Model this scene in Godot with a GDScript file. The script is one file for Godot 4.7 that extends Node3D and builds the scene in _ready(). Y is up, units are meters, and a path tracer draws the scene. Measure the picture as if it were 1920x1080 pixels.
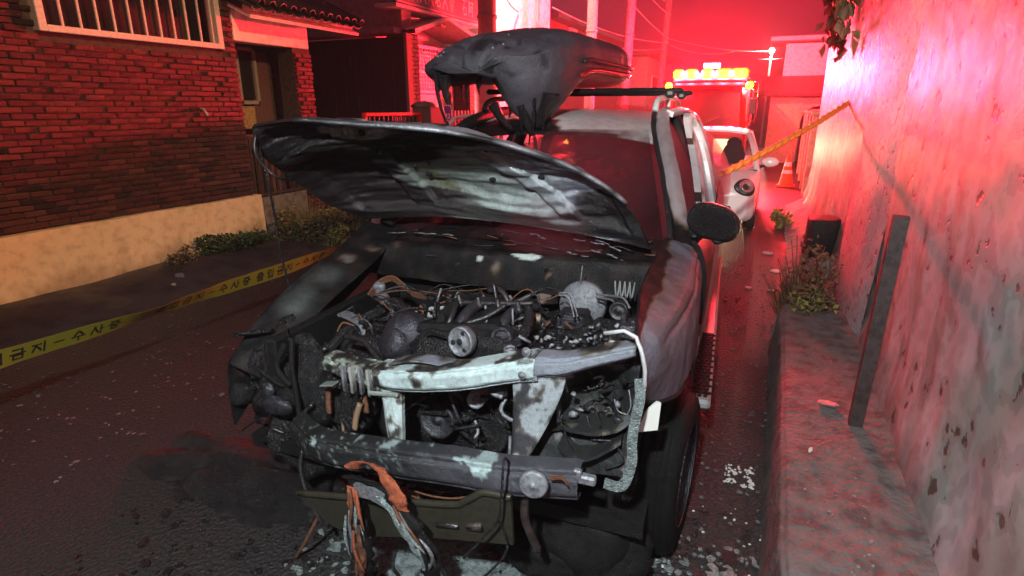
extends Node3D
# A burnt-out SUV in a narrow alley at night, a fire engine behind it.

var M := {}            # materials
var rng := RandomNumberGenerator.new()
var nz := FastNoiseLite.new()
var used := {}

# ---------------------------------------------------------------- naming and tagging
func numbered(n: String) -> String:
	var k: int = used.get(n, 0)
	used[n] = k + 1
	return n if k == 0 else "%s_%03d" % [n, k]

func thing(called: String, label: String, category: String, at := Vector3.ZERO, turn := 0.0, group := "") -> Node3D:
	var o := Node3D.new()
	o.name = numbered(called)
	add_child(o)
	o.position = at
	o.rotation.y = turn
	tag(o, label, category, group)
	return o

func tag(o: Node3D, label: String, category: String, group := "") -> Node3D:
	o.set_meta("label", label)
	o.set_meta("category", category)
	if group != "":
		o.set_meta("group", group)
	return o

func obj(called: String, st: SurfaceTool, m: Material, parent: Node = null) -> MeshInstance3D:
	st.generate_normals()
	return put(called, st.commit(), m, parent)

func put(called: String, mesh: Mesh, m: Material, parent: Node = null) -> MeshInstance3D:
	var o := MeshInstance3D.new()
	o.mesh = mesh
	o.material_override = m
	if parent == null:
		o.name = numbered(called)
		add_child(o)
	else:
		o.name = called
		parent.add_child(o, true)
	return o

func struct(called: String, st: SurfaceTool, m: Material) -> MeshInstance3D:
	var o := obj(called, st, m)
	o.set_meta("kind", "structure")
	return o

func stuff(o: Node3D) -> Node3D:
	o.set_meta("kind", "stuff")
	return o

# ---------------------------------------------------------------- shapes
func smooth() -> SurfaceTool:
	var st := SurfaceTool.new()
	st.begin(Mesh.PRIMITIVE_TRIANGLES)
	st.set_smooth_group(0)
	st.set_color(Color.WHITE)
	st.set_uv(Vector2.ZERO)
	return st

func flat() -> SurfaceTool:
	var st := SurfaceTool.new()
	st.begin(Mesh.PRIMITIVE_TRIANGLES)
	st.set_smooth_group(-1)
	st.set_color(Color.WHITE)
	st.set_uv(Vector2.ZERO)
	return st

func quad(st: SurfaceTool, a: Vector3, b: Vector3, c: Vector3, d: Vector3) -> void:
	for p in [a, b, c, a, c, d]:
		st.add_vertex(p)

func quad_uv(st: SurfaceTool, a: Vector3, b: Vector3, c: Vector3, d: Vector3) -> void:
	# a top left, b top right, c bottom right, d bottom left as seen from the front
	var uv = [Vector2(0, 0), Vector2(1, 0), Vector2(1, 1), Vector2(0, 1)]
	var p = [a, b, c, d]
	for i in [0, 1, 2, 0, 2, 3]:
		st.set_uv(uv[i])
		st.add_vertex(p[i])

func box(st: SurfaceTool, c: Vector3, s: Vector3, b := 0.0, turn := Basis()) -> void:
	# a box with chamfered edges
	var h := s / 2
	b = minf(b, minf(h.x, minf(h.y, h.z)) * 0.9)
	if b <= 0.0:
		var v = []
		for i in 8:
			v.append(c + turn * Vector3(h.x if i & 1 else -h.x, h.y if i & 2 else -h.y, h.z if i & 4 else -h.z))
		for f in [[0, 1, 3, 2], [5, 4, 6, 7], [4, 0, 2, 6], [1, 5, 7, 3], [2, 3, 7, 6], [4, 5, 1, 0]]:
			quad(st, v[f[3]], v[f[2]], v[f[1]], v[f[0]])
		return
	# vertex for each corner and each axis it belongs to
	var q = func(sx, sy, sz, axis):
		var p := Vector3(sx * (h.x - b), sy * (h.y - b), sz * (h.z - b))
		p[axis] = [sx * h.x, sy * h.y, sz * h.z][axis]
		return c + turn * p
	for axis in 3:
		var u := (axis + 1) % 3
		var w := (axis + 2) % 3
		for s1 in [-1, 1]:
			var cor = []
			for k in [[-1, -1], [1, -1], [1, 1], [-1, 1]]:
				var sg = [0, 0, 0]
				sg[axis] = s1
				sg[u] = k[0]
				sg[w] = k[1]
				cor.append(q.call(sg[0], sg[1], sg[2], axis))
			if s1 > 0:
				quad(st, cor[3], cor[2], cor[1], cor[0])
			else:
				quad(st, cor[0], cor[1], cor[2], cor[3])
	for axis in 3:   # edges along the axis
		var u := (axis + 1) % 3
		var w := (axis + 2) % 3
		for su in [-1, 1]:
			for sw in [-1, 1]:
				var sg0 = [0, 0, 0]
				sg0[axis] = -1
				sg0[u] = su
				sg0[w] = sw
				var sg1 = sg0.duplicate()
				sg1[axis] = 1
				var a = q.call(sg0[0], sg0[1], sg0[2], u)
				var e = q.call(sg1[0], sg1[1], sg1[2], u)
				var f = q.call(sg1[0], sg1[1], sg1[2], w)
				var g = q.call(sg0[0], sg0[1], sg0[2], w)
				if su * sw > 0:
					quad(st, g, f, e, a)
				else:
					quad(st, a, e, f, g)
	for sx in [-1, 1]:
		for sy in [-1, 1]:
			for sz in [-1, 1]:
				var t = [q.call(sx, sy, sz, 0), q.call(sx, sy, sz, 1), q.call(sx, sy, sz, 2)]
				if sx * sy * sz > 0:
					t.reverse()
				for p in t:
					st.add_vertex(p)

func grid(st: SurfaceTool, nu: int, nv: int, f: Callable, col = null, flip := false) -> void:
	var P := []
	var C := []
	for j in nv + 1:
		for i in nu + 1:
			var p: Vector3 = f.call(float(i) / nu, float(j) / nv)
			P.append(p)
			C.append(col.call(float(i) / nu, float(j) / nv, p) if col != null else Color.WHITE)
	for j in nv:
		for i in nu:
			var a := j * (nu + 1) + i
			var k = [a, a + 1, a + nu + 2, a, a + nu + 2, a + nu + 1]
			if flip:
				k.reverse()
			for n in k:
				st.set_color(C[n])
				st.set_uv(Vector2(float(n % (nu + 1)) / nu, float(n / (nu + 1)) / nv))
				st.add_vertex(P[n])
	st.set_color(Color.WHITE)

func sheet(st: SurfaceTool, nu: int, nv: int, f: Callable, t: Vector3, col = null) -> void:
	# a curved sheet of the thickness t, with its rim
	grid(st, nu, nv, f, col)
	grid(st, nu, nv, func(u, v): return f.call(u, v) + t, col, true)
	var rim = []
	for i in nu:
		rim.append([Vector2(float(i) / nu, 0), Vector2(float(i + 1) / nu, 0)])
		rim.append([Vector2(float(i + 1) / nu, 1), Vector2(float(i) / nu, 1)])
	for j in nv:
		rim.append([Vector2(0, float(j + 1) / nv), Vector2(0, float(j) / nv)])
		rim.append([Vector2(1, float(j) / nv), Vector2(1, float(j + 1) / nv)])
	st.set_smooth_group(-1)
	for r in rim:
		var a: Vector3 = f.call(r[0].x, r[0].y)
		var b: Vector3 = f.call(r[1].x, r[1].y)
		if col != null:
			st.set_color(col.call(r[0].x, r[0].y, a))
		quad(st, b, a, a + t, b + t)
	st.set_smooth_group(0)
	st.set_color(Color.WHITE)

func tube(st: SurfaceTool, pts: Array, r, sides := 8, sq := 1.0, col = null) -> void:
	# a round bar along points; r is a radius or one for each point; sq squashes it along the second axis
	var n := pts.size()
	var side := Vector3.ZERO
	var rings := []
	for i in n:
		var d: Vector3 = (pts[mini(i + 1, n - 1)] - pts[maxi(i - 1, 0)]).normalized()
		if i == 0:
			side = d.cross(Vector3.UP if absf(d.y) < 0.9 else Vector3.RIGHT).normalized()
		side = (side - d * side.dot(d)).normalized()
		var up := side.cross(d)
		var rr: float = r[i] if r is Array else r
		var ring := []
		for k in sides:
			var a := TAU * k / sides
			ring.append(pts[i] + (side * cos(a) + up * sin(a) * sq) * rr)
		rings.append(ring)
	for i in n - 1:
		for k in sides:
			var k2 := (k + 1) % sides
			if col == null:
				quad(st, rings[i][k], rings[i][k2], rings[i + 1][k2], rings[i + 1][k])
				continue
			for e in [[i, k], [i, k2], [i + 1, k2], [i, k], [i + 1, k2], [i + 1, k]]:
				st.set_color(col.call(float(e[0]) / n, float(e[1]) / sides, rings[e[0]][e[1]]))
				st.add_vertex(rings[e[0]][e[1]])
	for e in [0, n - 1]:
		for k in range(1, sides - 1):
			var t = [rings[e][0], rings[e][k], rings[e][k + 1]]
			if e == 0:
				t.reverse()
			for p in t:
				st.add_vertex(p)
	st.set_color(Color.WHITE)

func bar(st: SurfaceTool, pts: Array, w: float, h: float, up := Vector3.UP) -> void:
	# a flat-sided bar of width w and height h along points
	var rings := []
	var n := pts.size()
	for i in n:
		var d: Vector3 = (pts[mini(i + 1, n - 1)] - pts[maxi(i - 1, 0)]).normalized()
		var s := d.cross(up).normalized()
		var u := s.cross(d)
		rings.append([pts[i] + s * w / 2 + u * h / 2, pts[i] - s * w / 2 + u * h / 2, pts[i] - s * w / 2 - u * h / 2, pts[i] + s * w / 2 - u * h / 2])
	for i in n - 1:
		for k in 4:
			quad(st, rings[i][k], rings[i][(k + 1) % 4], rings[i + 1][(k + 1) % 4], rings[i + 1][k])
	quad(st, rings[0][3], rings[0][2], rings[0][1], rings[0][0])
	quad(st, rings[n - 1][0], rings[n - 1][1], rings[n - 1][2], rings[n - 1][3])

func lathe(st: SurfaceTool, prof: Array, at: Transform3D, segs := 24, wob := 0.0) -> void:
	# prof: [radius, height] pairs turned round the local y axis
	for i in prof.size() - 1:
		for k in segs:
			var pts := []
			for e in [[i, k], [i, k + 1], [i + 1, k + 1], [i + 1, k]]:
				var a: float = TAU * (e[1] % segs) / segs
				var r: float = prof[e[0]][0] * (1.0 + wob * sin(a * 3.0 + prof[e[0]][1] * 9.0))
				pts.append(at * Vector3(r * cos(a), prof[e[0]][1], r * sin(a)))
			quad(st, pts[0], pts[1], pts[2], pts[3])

func plate(st: SurfaceTool, outline: PackedVector2Array, at: Transform3D, thick: float) -> void:
	# an outline in the local xy plane, thick along local z
	var tri := Geometry2D.triangulate_polygon(outline)
	for z in [thick / 2, -thick / 2]:
		for i in range(0, tri.size(), 3):
			var k = [tri[i], tri[i + 1], tri[i + 2]]
			var a2 = (outline[k[1]] - outline[k[0]]).cross(outline[k[2]] - outline[k[0]])
			if (a2 > 0) == (z > 0):
				k.reverse()
			for n in k:
				st.add_vertex(at * Vector3(outline[n].x, outline[n].y, z))
	var n := outline.size()
	var turn := Geometry2D.is_polygon_clockwise(outline)
	for i in n:
		var a := outline[i]
		var b := outline[(i + 1) % n]
		var q = [at * Vector3(a.x, a.y, -thick / 2), at * Vector3(b.x, b.y, -thick / 2), at * Vector3(b.x, b.y, thick / 2), at * Vector3(a.x, a.y, thick / 2)]
		if not turn:
			q.reverse()
		quad(st, q[0], q[1], q[2], q[3])

func lump(st: SurfaceTool, c: Vector3, r: Vector3, seed_v: float, rough := 0.35, n := 10) -> void:
	# an uneven lump
	var f = func(u, v):
		var a: float = u * TAU
		var b: float = (v - 0.5) * PI
		var d := Vector3(cos(a) * cos(b), sin(b), sin(a) * cos(b))
		var k := 1.0 + rough * nz.get_noise_3dv((d + Vector3.ONE * seed_v) * 90.0)
		return c + d * r * k
	grid(st, n * 2, n, f, null, true)

func curve(pts: Array, n: int) -> Array:
	# a smooth line through the points (Catmull-Rom)
	var out := []
	var m := pts.size()
	for i in m - 1:
		for k in n:
			var t := float(k) / n
			out.append(pts[i].cubic_interpolate(pts[i + 1], pts[maxi(i - 1, 0)], pts[mini(i + 2, m - 1)], t))
	out.append(pts[m - 1])
	return out

func along(pts: Array, t: float) -> Vector3:
	# the point at share t of a line of points, smooth
	var m := pts.size() - 1
	var x := clampf(t, 0, 1) * m
	var i := mini(int(x), m - 1)
	return pts[i].cubic_interpolate(pts[i + 1], pts[maxi(i - 1, 0)], pts[mini(i + 2, m)], x - i)

func poly(pts: Array, t: float) -> Vector3:
	# the point at share t of a line of points, with sharp corners
	var m := pts.size() - 1
	var x := clampf(t, 0, 1) * m
	var i := mini(int(x), m - 1)
	return pts[i].lerp(pts[i + 1], x - i)

func rr(a: float, b: float) -> float:
	return rng.randf_range(a, b)

func noise(p: Vector3, f: float) -> float:
	return nz.get_noise_3dv(p * f * 100.0)   # nz runs at frequency 0.01

# ---------------------------------------------------------------- materials
func lin(r: float, g: float, b: float, a := 1.0) -> Color:
	var c := Color(r, g, b, a).linear_to_srgb()
	c.a = a
	return c

func noise_tex(freq: float, oct: int, ramp: Array, size := 512, kind := FastNoiseLite.TYPE_SIMPLEX_SMOOTH, seed_n := 1) -> NoiseTexture2D:
	var n := FastNoiseLite.new()
	n.noise_type = kind
	n.seed = seed_n
	n.frequency = freq
	n.fractal_octaves = oct
	var t := NoiseTexture2D.new()
	t.width = size
	t.height = size
	t.seamless = true
	t.noise = n
	t.generate_mipmaps = false
	var g := Gradient.new()
	g.offsets = PackedFloat32Array(ramp.map(func(e): return e[0]))
	g.colors = PackedColorArray(ramp.map(func(e): return lin(e[1], e[2], e[3])))
	t.color_ramp = g
	return t

func grey_ramp(lo: float, hi: float, a := 0.0, b := 1.0) -> Array:
	return [[a, lo, lo, lo], [b, hi, hi, hi]]

func mat(called: String, c: Color, rough := 0.7, metal := 0.0) -> StandardMaterial3D:
	var m := StandardMaterial3D.new()
	m.resource_name = called
	m.albedo_color = c
	m.roughness = rough
	m.metallic = metal
	m.vertex_color_use_as_albedo = true
	M[called] = m
	return m

func textured(m: StandardMaterial3D, albedo, scale: float, bump = null, cm := 0.2, world := true) -> StandardMaterial3D:
	m.uv1_triplanar = true
	m.uv1_world_triplanar = world
	m.uv1_scale = Vector3.ONE * scale
	m.uv1_triplanar_sharpness = 4.0
	if albedo:
		m.albedo_texture = albedo
	if bump:
		m.heightmap_enabled = true
		m.heightmap_texture = bump
		m.heightmap_scale = cm
	return m

func glow(called: String, r: float, g: float, b: float, energy: float) -> StandardMaterial3D:
	var m := mat(called, lin(0.8, 0.8, 0.8), 0.4)
	m.emission_enabled = true
	m.emission = lin(r, g, b)
	m.emission_energy_multiplier = energy
	return m

func make_materials() -> void:
	var fine := noise_tex(0.09, 4, grey_ramp(0.0, 1.0), 512)
	var coarse := noise_tex(0.015, 5, grey_ramp(0.0, 1.0), 512)
	var speck := noise_tex(0.085, 3, [[0.0, 0.35, 0.35, 0.35], [0.50, 0.75, 0.75, 0.73], [0.62, 1.1, 1.08, 1.05], [0.70, 3.2, 3.1, 3.0], [1.0, 9, 9, 9]], 1024)
	var blot := noise_tex(0.012, 5, [[0.2, 0.5, 0.48, 0.47], [0.5, 0.85, 0.84, 0.82], [0.8, 1.0, 1.0, 1.0]], 512, FastNoiseLite.TYPE_SIMPLEX_SMOOTH, 4)
	var mild := noise_tex(0.02, 5, [[0.2, 0.78, 0.77, 0.76], [0.5, 0.95, 0.95, 0.94], [0.8, 1.0, 1.0, 1.0]], 512, FastNoiseLite.TYPE_SIMPLEX_SMOOTH, 9)
	var peel := noise_tex(0.010, 6, [[0.12, 0.22, 0.18, 0.16], [0.19, 0.46, 0.41, 0.39], [0.21, 0.74, 0.74, 0.73], [0.42, 0.80, 0.79, 0.79], [0.43, 0.93, 0.92, 0.92], [0.60, 1.0, 0.99, 0.98], [0.75, 0.84, 0.84, 0.84]], 1024, FastNoiseLite.TYPE_SIMPLEX_SMOOTH, 12)
	var peel_h := noise_tex(0.010, 6, [[0.0, 0.0, 0.0, 0.0], [0.19, 0.25, 0.25, 0.25], [0.21, 0.75, 0.75, 0.75], [0.42, 0.80, 0.80, 0.80], [0.43, 0.95, 0.95, 0.95], [1.0, 1.0, 1.0, 1.0]], 1024, FastNoiseLite.TYPE_SIMPLEX_SMOOTH, 12)
	var lumps := noise_tex(0.05, 5, grey_ramp(0.0, 1.0), 512, FastNoiseLite.TYPE_CELLULAR, 3)
	var ply := noise_tex(0.03, 3, grey_ramp(0.0, 1.0), 512, FastNoiseLite.TYPE_VALUE_CUBIC, 6)
	# ground
	textured(mat("asphalt", lin(0.040, 0.037, 0.036), 0.46), speck, 0.8, fine, 0.9)
	textured(mat("earth", lin(0.075, 0.06, 0.05), 0.9), blot, 0.5, fine, 1.2)
	textured(mat("ground", lin(0.05, 0.045, 0.04), 0.95), blot, 0.1)
	textured(mat("concrete", lin(0.26, 0.24, 0.22), 0.8), blot, 0.9, fine, 0.5)
	textured(mat("old_concrete", lin(0.15, 0.135, 0.125), 0.8), blot, 1.1, lumps, 0.8)
	textured(mat("plaster", lin(0.60, 0.58, 0.58), 0.45), peel, 0.5, peel_h, 0.35)
	textured(mat("pilaster", lin(0.50, 0.49, 0.51), 0.5), peel, 0.9, peel_h, 0.9)
	textured(mat("rubble", lin(0.2, 0.17, 0.16), 0.9), blot, 2.0, fine, 1.0)
	# houses
	for k in 4:
		var c = [lin(0.105, 0.034, 0.030), lin(0.070, 0.026, 0.024), lin(0.15, 0.050, 0.043), lin(0.035, 0.018, 0.018)][k]
		textured(mat("brick_%d" % k, c, 0.36), mild, 4.0, fine, 1.3)
	textured(mat("mortar", lin(0.06, 0.045, 0.04), 0.9), blot, 2.0, fine, 0.4)
	textured(mat("cream_paint", lin(0.58, 0.43, 0.29), 0.8), mild, 0.8, fine, 0.25)
	textured(mat("white_paint", lin(0.80, 0.76, 0.75), 0.7), mild, 0.7, fine, 0.15)
	textured(mat("grey_render", lin(0.34, 0.31, 0.31), 0.8), mild, 0.5, fine, 0.2)
	textured(mat("white_render", lin(0.82, 0.82, 0.8), 0.8), mild, 0.4)
	textured(mat("tile_roof", lin(0.05, 0.055, 0.06), 0.4), mild, 2.0, fine, 0.4)
	textured(mat("dark_sheet", lin(0.014, 0.014, 0.017), 0.6, 0.0), mild, 0.5)
	textured(mat("pink_brick", lin(0.40, 0.20, 0.19), 0.7), mild, 3.0, fine, 0.5)
	textured(mat("dark_brick", lin(0.13, 0.06, 0.06), 0.8), mild, 2.0)
	mat("sign_blue", lin(0.09, 0.11, 0.14), 0.4)
	textured(mat("frame_white", lin(0.62, 0.60, 0.60), 0.45), mild, 3.0)
	textured(mat("frame_grey", lin(0.30, 0.29, 0.28), 0.45), mild, 3.0)
	mat("door_pink", lin(0.60, 0.42, 0.40), 0.5)
	mat("dark_room", lin(0.012, 0.011, 0.011), 0.9)
	textured(mat("board_yellow", lin(0.35, 0.26, 0.11), 0.7), blot, 3.0)
	mat("plate_blue", lin(0.03, 0.05, 0.30), 0.35)
	textured(mat("pole_concrete", lin(0.30, 0.29, 0.27), 0.8), mild, 0.8, fine, 0.3)
	mat("wire", lin(0.34, 0.33, 0.32), 0.5)
	var gl := mat("glass", lin(0.03, 0.03, 0.03, 0.25), 0.05)
	gl.transparency = BaseMaterial3D.TRANSPARENCY_ALPHA
	gl.metallic_specular = 0.6
	var dg := mat("dark_glass", lin(0.012, 0.014, 0.016), 0.08)
	dg.metallic_specular = 0.6
	# burnt car
	textured(mat("soot", lin(1, 1, 1), 0.45, 0.0), mild, 3.0, fine, 0.25, false).metallic_specular = 0.32
	textured(mat("soot_rough", lin(0.013, 0.011, 0.0115), 0.6), blot, 4.0, fine, 0.5, false).metallic_specular = 0.35
	var char_m := textured(mat("char", lin(0.012, 0.0105, 0.011), 0.30), null, 3.0, fine, 1.0, false)
	char_m.metallic_specular = 0.5
	textured(mat("burnt_metal", lin(1, 1, 1), 0.36, 0.55), mild, 3.0, fine, 0.30, false)
	textured(mat("ash_metal", lin(1, 1, 1), 0.46, 0.3), mild, 5.0, fine, 0.3, false)
	textured(mat("bare_alloy", lin(0.34, 0.34, 0.37), 0.42, 0.5), blot, 8.0, fine, 0.15, false)
	textured(mat("dark_alloy", lin(0.060, 0.055, 0.066), 0.36, 0.5), blot, 6.0, lumps, 0.3, false)
	textured(mat("steel_dull", lin(0.09, 0.082, 0.085), 0.34, 0.7), blot, 6.0, fine, 0.1, false)
	textured(mat("rust", lin(0.20, 0.075, 0.035), 0.75), blot, 6.0, fine, 0.3, false)
	textured(mat("orange_scale", lin(0.55, 0.13, 0.055), 0.6), blot, 9.0, fine, 0.4, false)
	textured(mat("olive_skid", lin(0.060, 0.054, 0.038), 0.36, 0.4), mild, 3.0, fine, 0.05, false)
	textured(mat("burnt_rubber", lin(0.008, 0.0075, 0.0075), 0.6), blot, 5.0, fine, 0.5, false).metallic_specular = 0.3
	textured(mat("car_white", lin(1, 1, 1), 0.30), mild, 1.5, null, 0.0, false)
	textured(mat("melted_plastic", lin(1, 1, 1), 0.5), mild, 2.5, fine, 0.35, false)
	mat("brown_plastic", lin(0.24, 0.15, 0.09), 0.5)
	textured(mat("melted_alloy", lin(0.42, 0.49, 0.49), 0.35, 0.4), blot, 6.0, lumps, 1.2)
	# vehicles
	var wp := mat("paint_white", lin(0.72, 0.70, 0.69), 0.25)
	wp.clearcoat_enabled = true
	wp.clearcoat = 0.6
	wp.clearcoat_roughness = 0.05
	mat("paint_silver", lin(0.55, 0.57, 0.60), 0.35, 0.0)
	mat("paint_red", lin(0.42, 0.015, 0.012), 0.25)
	mat("rubber", lin(0.018, 0.017, 0.017), 0.7)
	mat("black_plastic", lin(0.02, 0.02, 0.02), 0.45)
	mat("seat_cloth", lin(0.04, 0.035, 0.035), 0.9)
	mat("chrome", lin(0.6, 0.6, 0.6), 0.12, 1.0)
	mat("reflector", lin(0.55, 0.52, 0.52), 0.15, 0.8)
	mat("orange_plastic", lin(0.72, 0.10, 0.02), 0.45)
	mat("band_white", lin(0.75, 0.72, 0.66), 0.4)
	textured(mat("orange_webbing", lin(0.80, 0.22, 0.03), 0.5), null, 40.0, ply, 0.3, false)
	# plants
	for e in [["leaf_green", 0.05, 0.09, 0.025], ["leaf_olive", 0.13, 0.11, 0.035], ["leaf_dry", 0.17, 0.10, 0.055], ["leaf_yellow", 0.30, 0.27, 0.06], ["leaf_dark", 0.022, 0.045, 0.018]]:
		var l := mat(e[0], lin(e[1], e[2], e[3]), 0.6)
		l.backlight_enabled = true
		l.backlight = lin(0.25, 0.25, 0.25)
	mat("twig", lin(0.14, 0.09, 0.055), 0.85)
	textured(mat("rusty_steel", lin(0.065, 0.042, 0.040), 0.5, 0.2), blot, 3.0, fine, 0.2)
	# lamps
	glow("lamp_core", 1.0, 0.62, 0.003, 75.0)
	M.lamp_core.albedo_color = lin(0.01, 0.01, 0.01)
	glow("lamp_orange", 1.0, 0.22, 0.01, 3.0)
	glow("lamp_red", 1.0, 0.05, 0.06, 6.0)
	glow("lamp_white", 1.0, 0.86, 0.7, 9.0)
	M.lamp_orange.albedo_color = lin(0.03, 0.01, 0.0)
	glow("lamp_amber", 1.0, 0.55, 0.2, 12.0)
	glow("lamp_flood", 1.0, 0.72, 0.30, 3.5)
	glow("lamp_cool", 0.8, 1.0, 0.95, 12.0)

# ---------------------------------------------------------------- the scene
func _ready() -> void:
	# camera
	var cam := Camera3D.new()
	cam.name = "camera"
	cam.fov = 53.0
	cam.near = 0.05
	cam.far = 600.0
	cam.position = Vector3(0, 1.76, 0)
	cam.rotation_degrees = Vector3(-17.4, 24.0, 0)
	cam.current = true
	add_child(cam)
	# night sky, air and exposure
	var env := Environment.new()
	env.background_mode = Environment.BG_SKY
	var sm := ProceduralSkyMaterial.new()
	sm.sky_top_color = lin(0.10, 0.018, 0.040)
	sm.sky_horizon_color = lin(0.20, 0.016, 0.050)
	sm.sky_curve = 0.25
	sm.ground_bottom_color = lin(0.02, 0.006, 0.01)
	sm.ground_horizon_color = lin(0.05, 0.008, 0.016)
	sm.sun_angle_max = 1.0
	env.sky = Sky.new()
	env.sky.sky_material = sm
	env.background_energy_multiplier = 0.55
	env.tonemap_mode = Environment.TONE_MAPPER_LINEAR
	env.tonemap_exposure = 1.0
	env.fog_enabled = true
	env.fog_density = 0.0012
	env.fog_light_color = Color(1.0, 0.93, 0.93)
	env.volumetric_fog_enabled = true
	env.volumetric_fog_density = 0.0
	env.sdfgi_enabled = true
	env.ssao_enabled = true
	env.ssil_enabled = true
	var we := WorldEnvironment.new()
	we.name = "world_environment"
	we.environment = env
	add_child(we)
	# faint moonlight
	var sun := DirectionalLight3D.new()
	sun.name = "moon"
	sun.light_energy = 0.012
	sun.light_color = Color(1.0, 0.96, 0.92)
	sun.light_angular_distance = 0.5
	sun.shadow_enabled = true
	sun.rotation_degrees = Vector3(-55, 30, 0)
	add_child(sun)

	# smoke that drifts in the alley round the fire engine
	var smoke := FogVolume.new()
	smoke.name = "smoke"
	smoke.shape = RenderingServer.FOG_VOLUME_SHAPE_BOX
	smoke.size = Vector3(22.0, 16.0, 46.0)
	smoke.position = Vector3(-3.0, 6.0, -31.0)
	var fm := FogMaterial.new()
	fm.albedo = Color(1.0, 0.72, 0.80)
	fm.density = 0.0031
	smoke.material = fm
	add_child(smoke)
	smoke.set_meta("kind", "stuff")
	smoke.set_meta("label", "thin smoke hanging in the alley round the fire engine")
	# smoke that still comes out of the burnt cabin
	var fume := FogVolume.new()
	fume.name = "cabin_smoke"
	fume.shape = RenderingServer.FOG_VOLUME_SHAPE_ELLIPSOID
	fume.size = Vector3(1.5, 1.25, 3.8)
	fume.position = Vector3(-1.02, 1.15, -4.5)
	var fm2 := FogMaterial.new()
	fm2.albedo = Color(0.97, 0.42, 0.46)
	fm2.density = 1.5
	fume.material = fm2
	add_child(fume)
	fume.set_meta("kind", "stuff")
	fume.set_meta("label", "smoke hanging in the burnt cabin behind the windscreen opening")

	rng.seed = 77
	nz.seed = 5
	nz.frequency = 0.01
	nz.fractal_octaves = 4
	make_materials()
	ground()
	brick_house()
	shutter_house()
	sign_house()
	gate_wall()
	far_buildings()
	plaster_wall()
	far_right()
	poles_and_wires()
	street_lamps()
	fire_truck()
	white_car()
	silver_car()
	burnt_car()
	roof_box()
	tapes_and_cone()
	plants()
	debris()

func lamp_light(called: String, at: Vector3, c: Color, energy: float, parent: Node, size := 0.06, spot := 0.0, aim := Vector3.ZERO) -> Light3D:
	var l: Light3D
	if spot > 0.0:
		var s := SpotLight3D.new()
		s.spot_angle = spot
		s.spot_angle_attenuation = 0.6
		s.spot_range = 80.0
		s.spot_attenuation = 2.0
		l = s
	else:
		var o := OmniLight3D.new()
		o.omni_range = 80.0
		o.omni_attenuation = 2.0
		l = o
	l.name = called
	l.light_color = c
	l.light_energy = energy
	l.light_size = size
	l.shadow_enabled = true
	parent.add_child(l, true)
	l.position = at
	if spot > 0.0:
		l.transform = Transform3D(Basis.looking_at(aim - at, Vector3.UP if absf((aim - at).normalized().y) < 0.98 else Vector3.RIGHT), at)
	return l

# ---------------------------------------------------------------- ground
func ground() -> void:
	var st := smooth()
	quad(st, Vector3(-300, -0.03, -300), Vector3(300, -0.03, -300), Vector3(300, -0.03, 300), Vector3(-300, -0.03, 300))
	struct("ground", st, M.ground)
	st = smooth()
	var f = func(u, v):
		var x: float = lerpf(-4.85, 0.62, u)
		var z: float = lerpf(5.0, -70.0, v * v)
		if u < 0.001:
			x += 0.12 * noise(Vector3(0, 0, z), 0.6)
		return Vector3(x, 0.012 * noise(Vector3(x, 0, z), 0.5) - 0.004, z)
	grid(st, 40, 220, f)
	struct("road", st, M.asphalt)
	st = smooth()
	f = func(u, v):
		var x: float = lerpf(-6.3, -4.7, u)
		var z: float = lerpf(5.0, -40.0, v)
		return Vector3(x, lerpf(0.07, -0.012, u) + 0.035 * noise(Vector3(x, 0, z), 1.1), z)
	grid(st, 16, 220, f)
	struct("dirt_verge", st, M.earth)
	# the raised concrete ledge along the plaster wall
	st = smooth()
	f = func(u, v):
		var z: float = lerpf(3.0, -4.75, v)
		var pr = [Vector3(0.14, -0.02, z), Vector3(0.175, 0.24, z), Vector3(0.20, 0.285, z), Vector3(0.24, 0.30, z), Vector3(0.42, 0.305, z), Vector3(0.72, 0.31, z)]
		var p := along(pr, u)
		var w := noise(Vector3(0, 0, z), 1.3) * 0.03
		return p + Vector3(w * (1.0 - u), 0.016 * noise(p, 3.0), 0)
	grid(st, 24, 120, f, null, true)
	var e := [Vector3(0.14, -0.02, -4.75), Vector3(0.175, 0.24, -4.75), Vector3(0.24, 0.30, -4.75), Vector3(0.72, 0.31, -4.75), Vector3(0.72, -0.02, -4.75)]
	for k in range(1, 4):
		for p in [e[0], e[k + 1], e[k]]:
			st.add_vertex(p)
	var lg := obj("concrete_ledge", st, M.old_concrete)
	tag(lg, "low raised concrete ledge with a worn rounded edge at the foot of the peeling wall", "ledge")

# ---------------------------------------------------------------- houses on the left
const HX := -6.3

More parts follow.
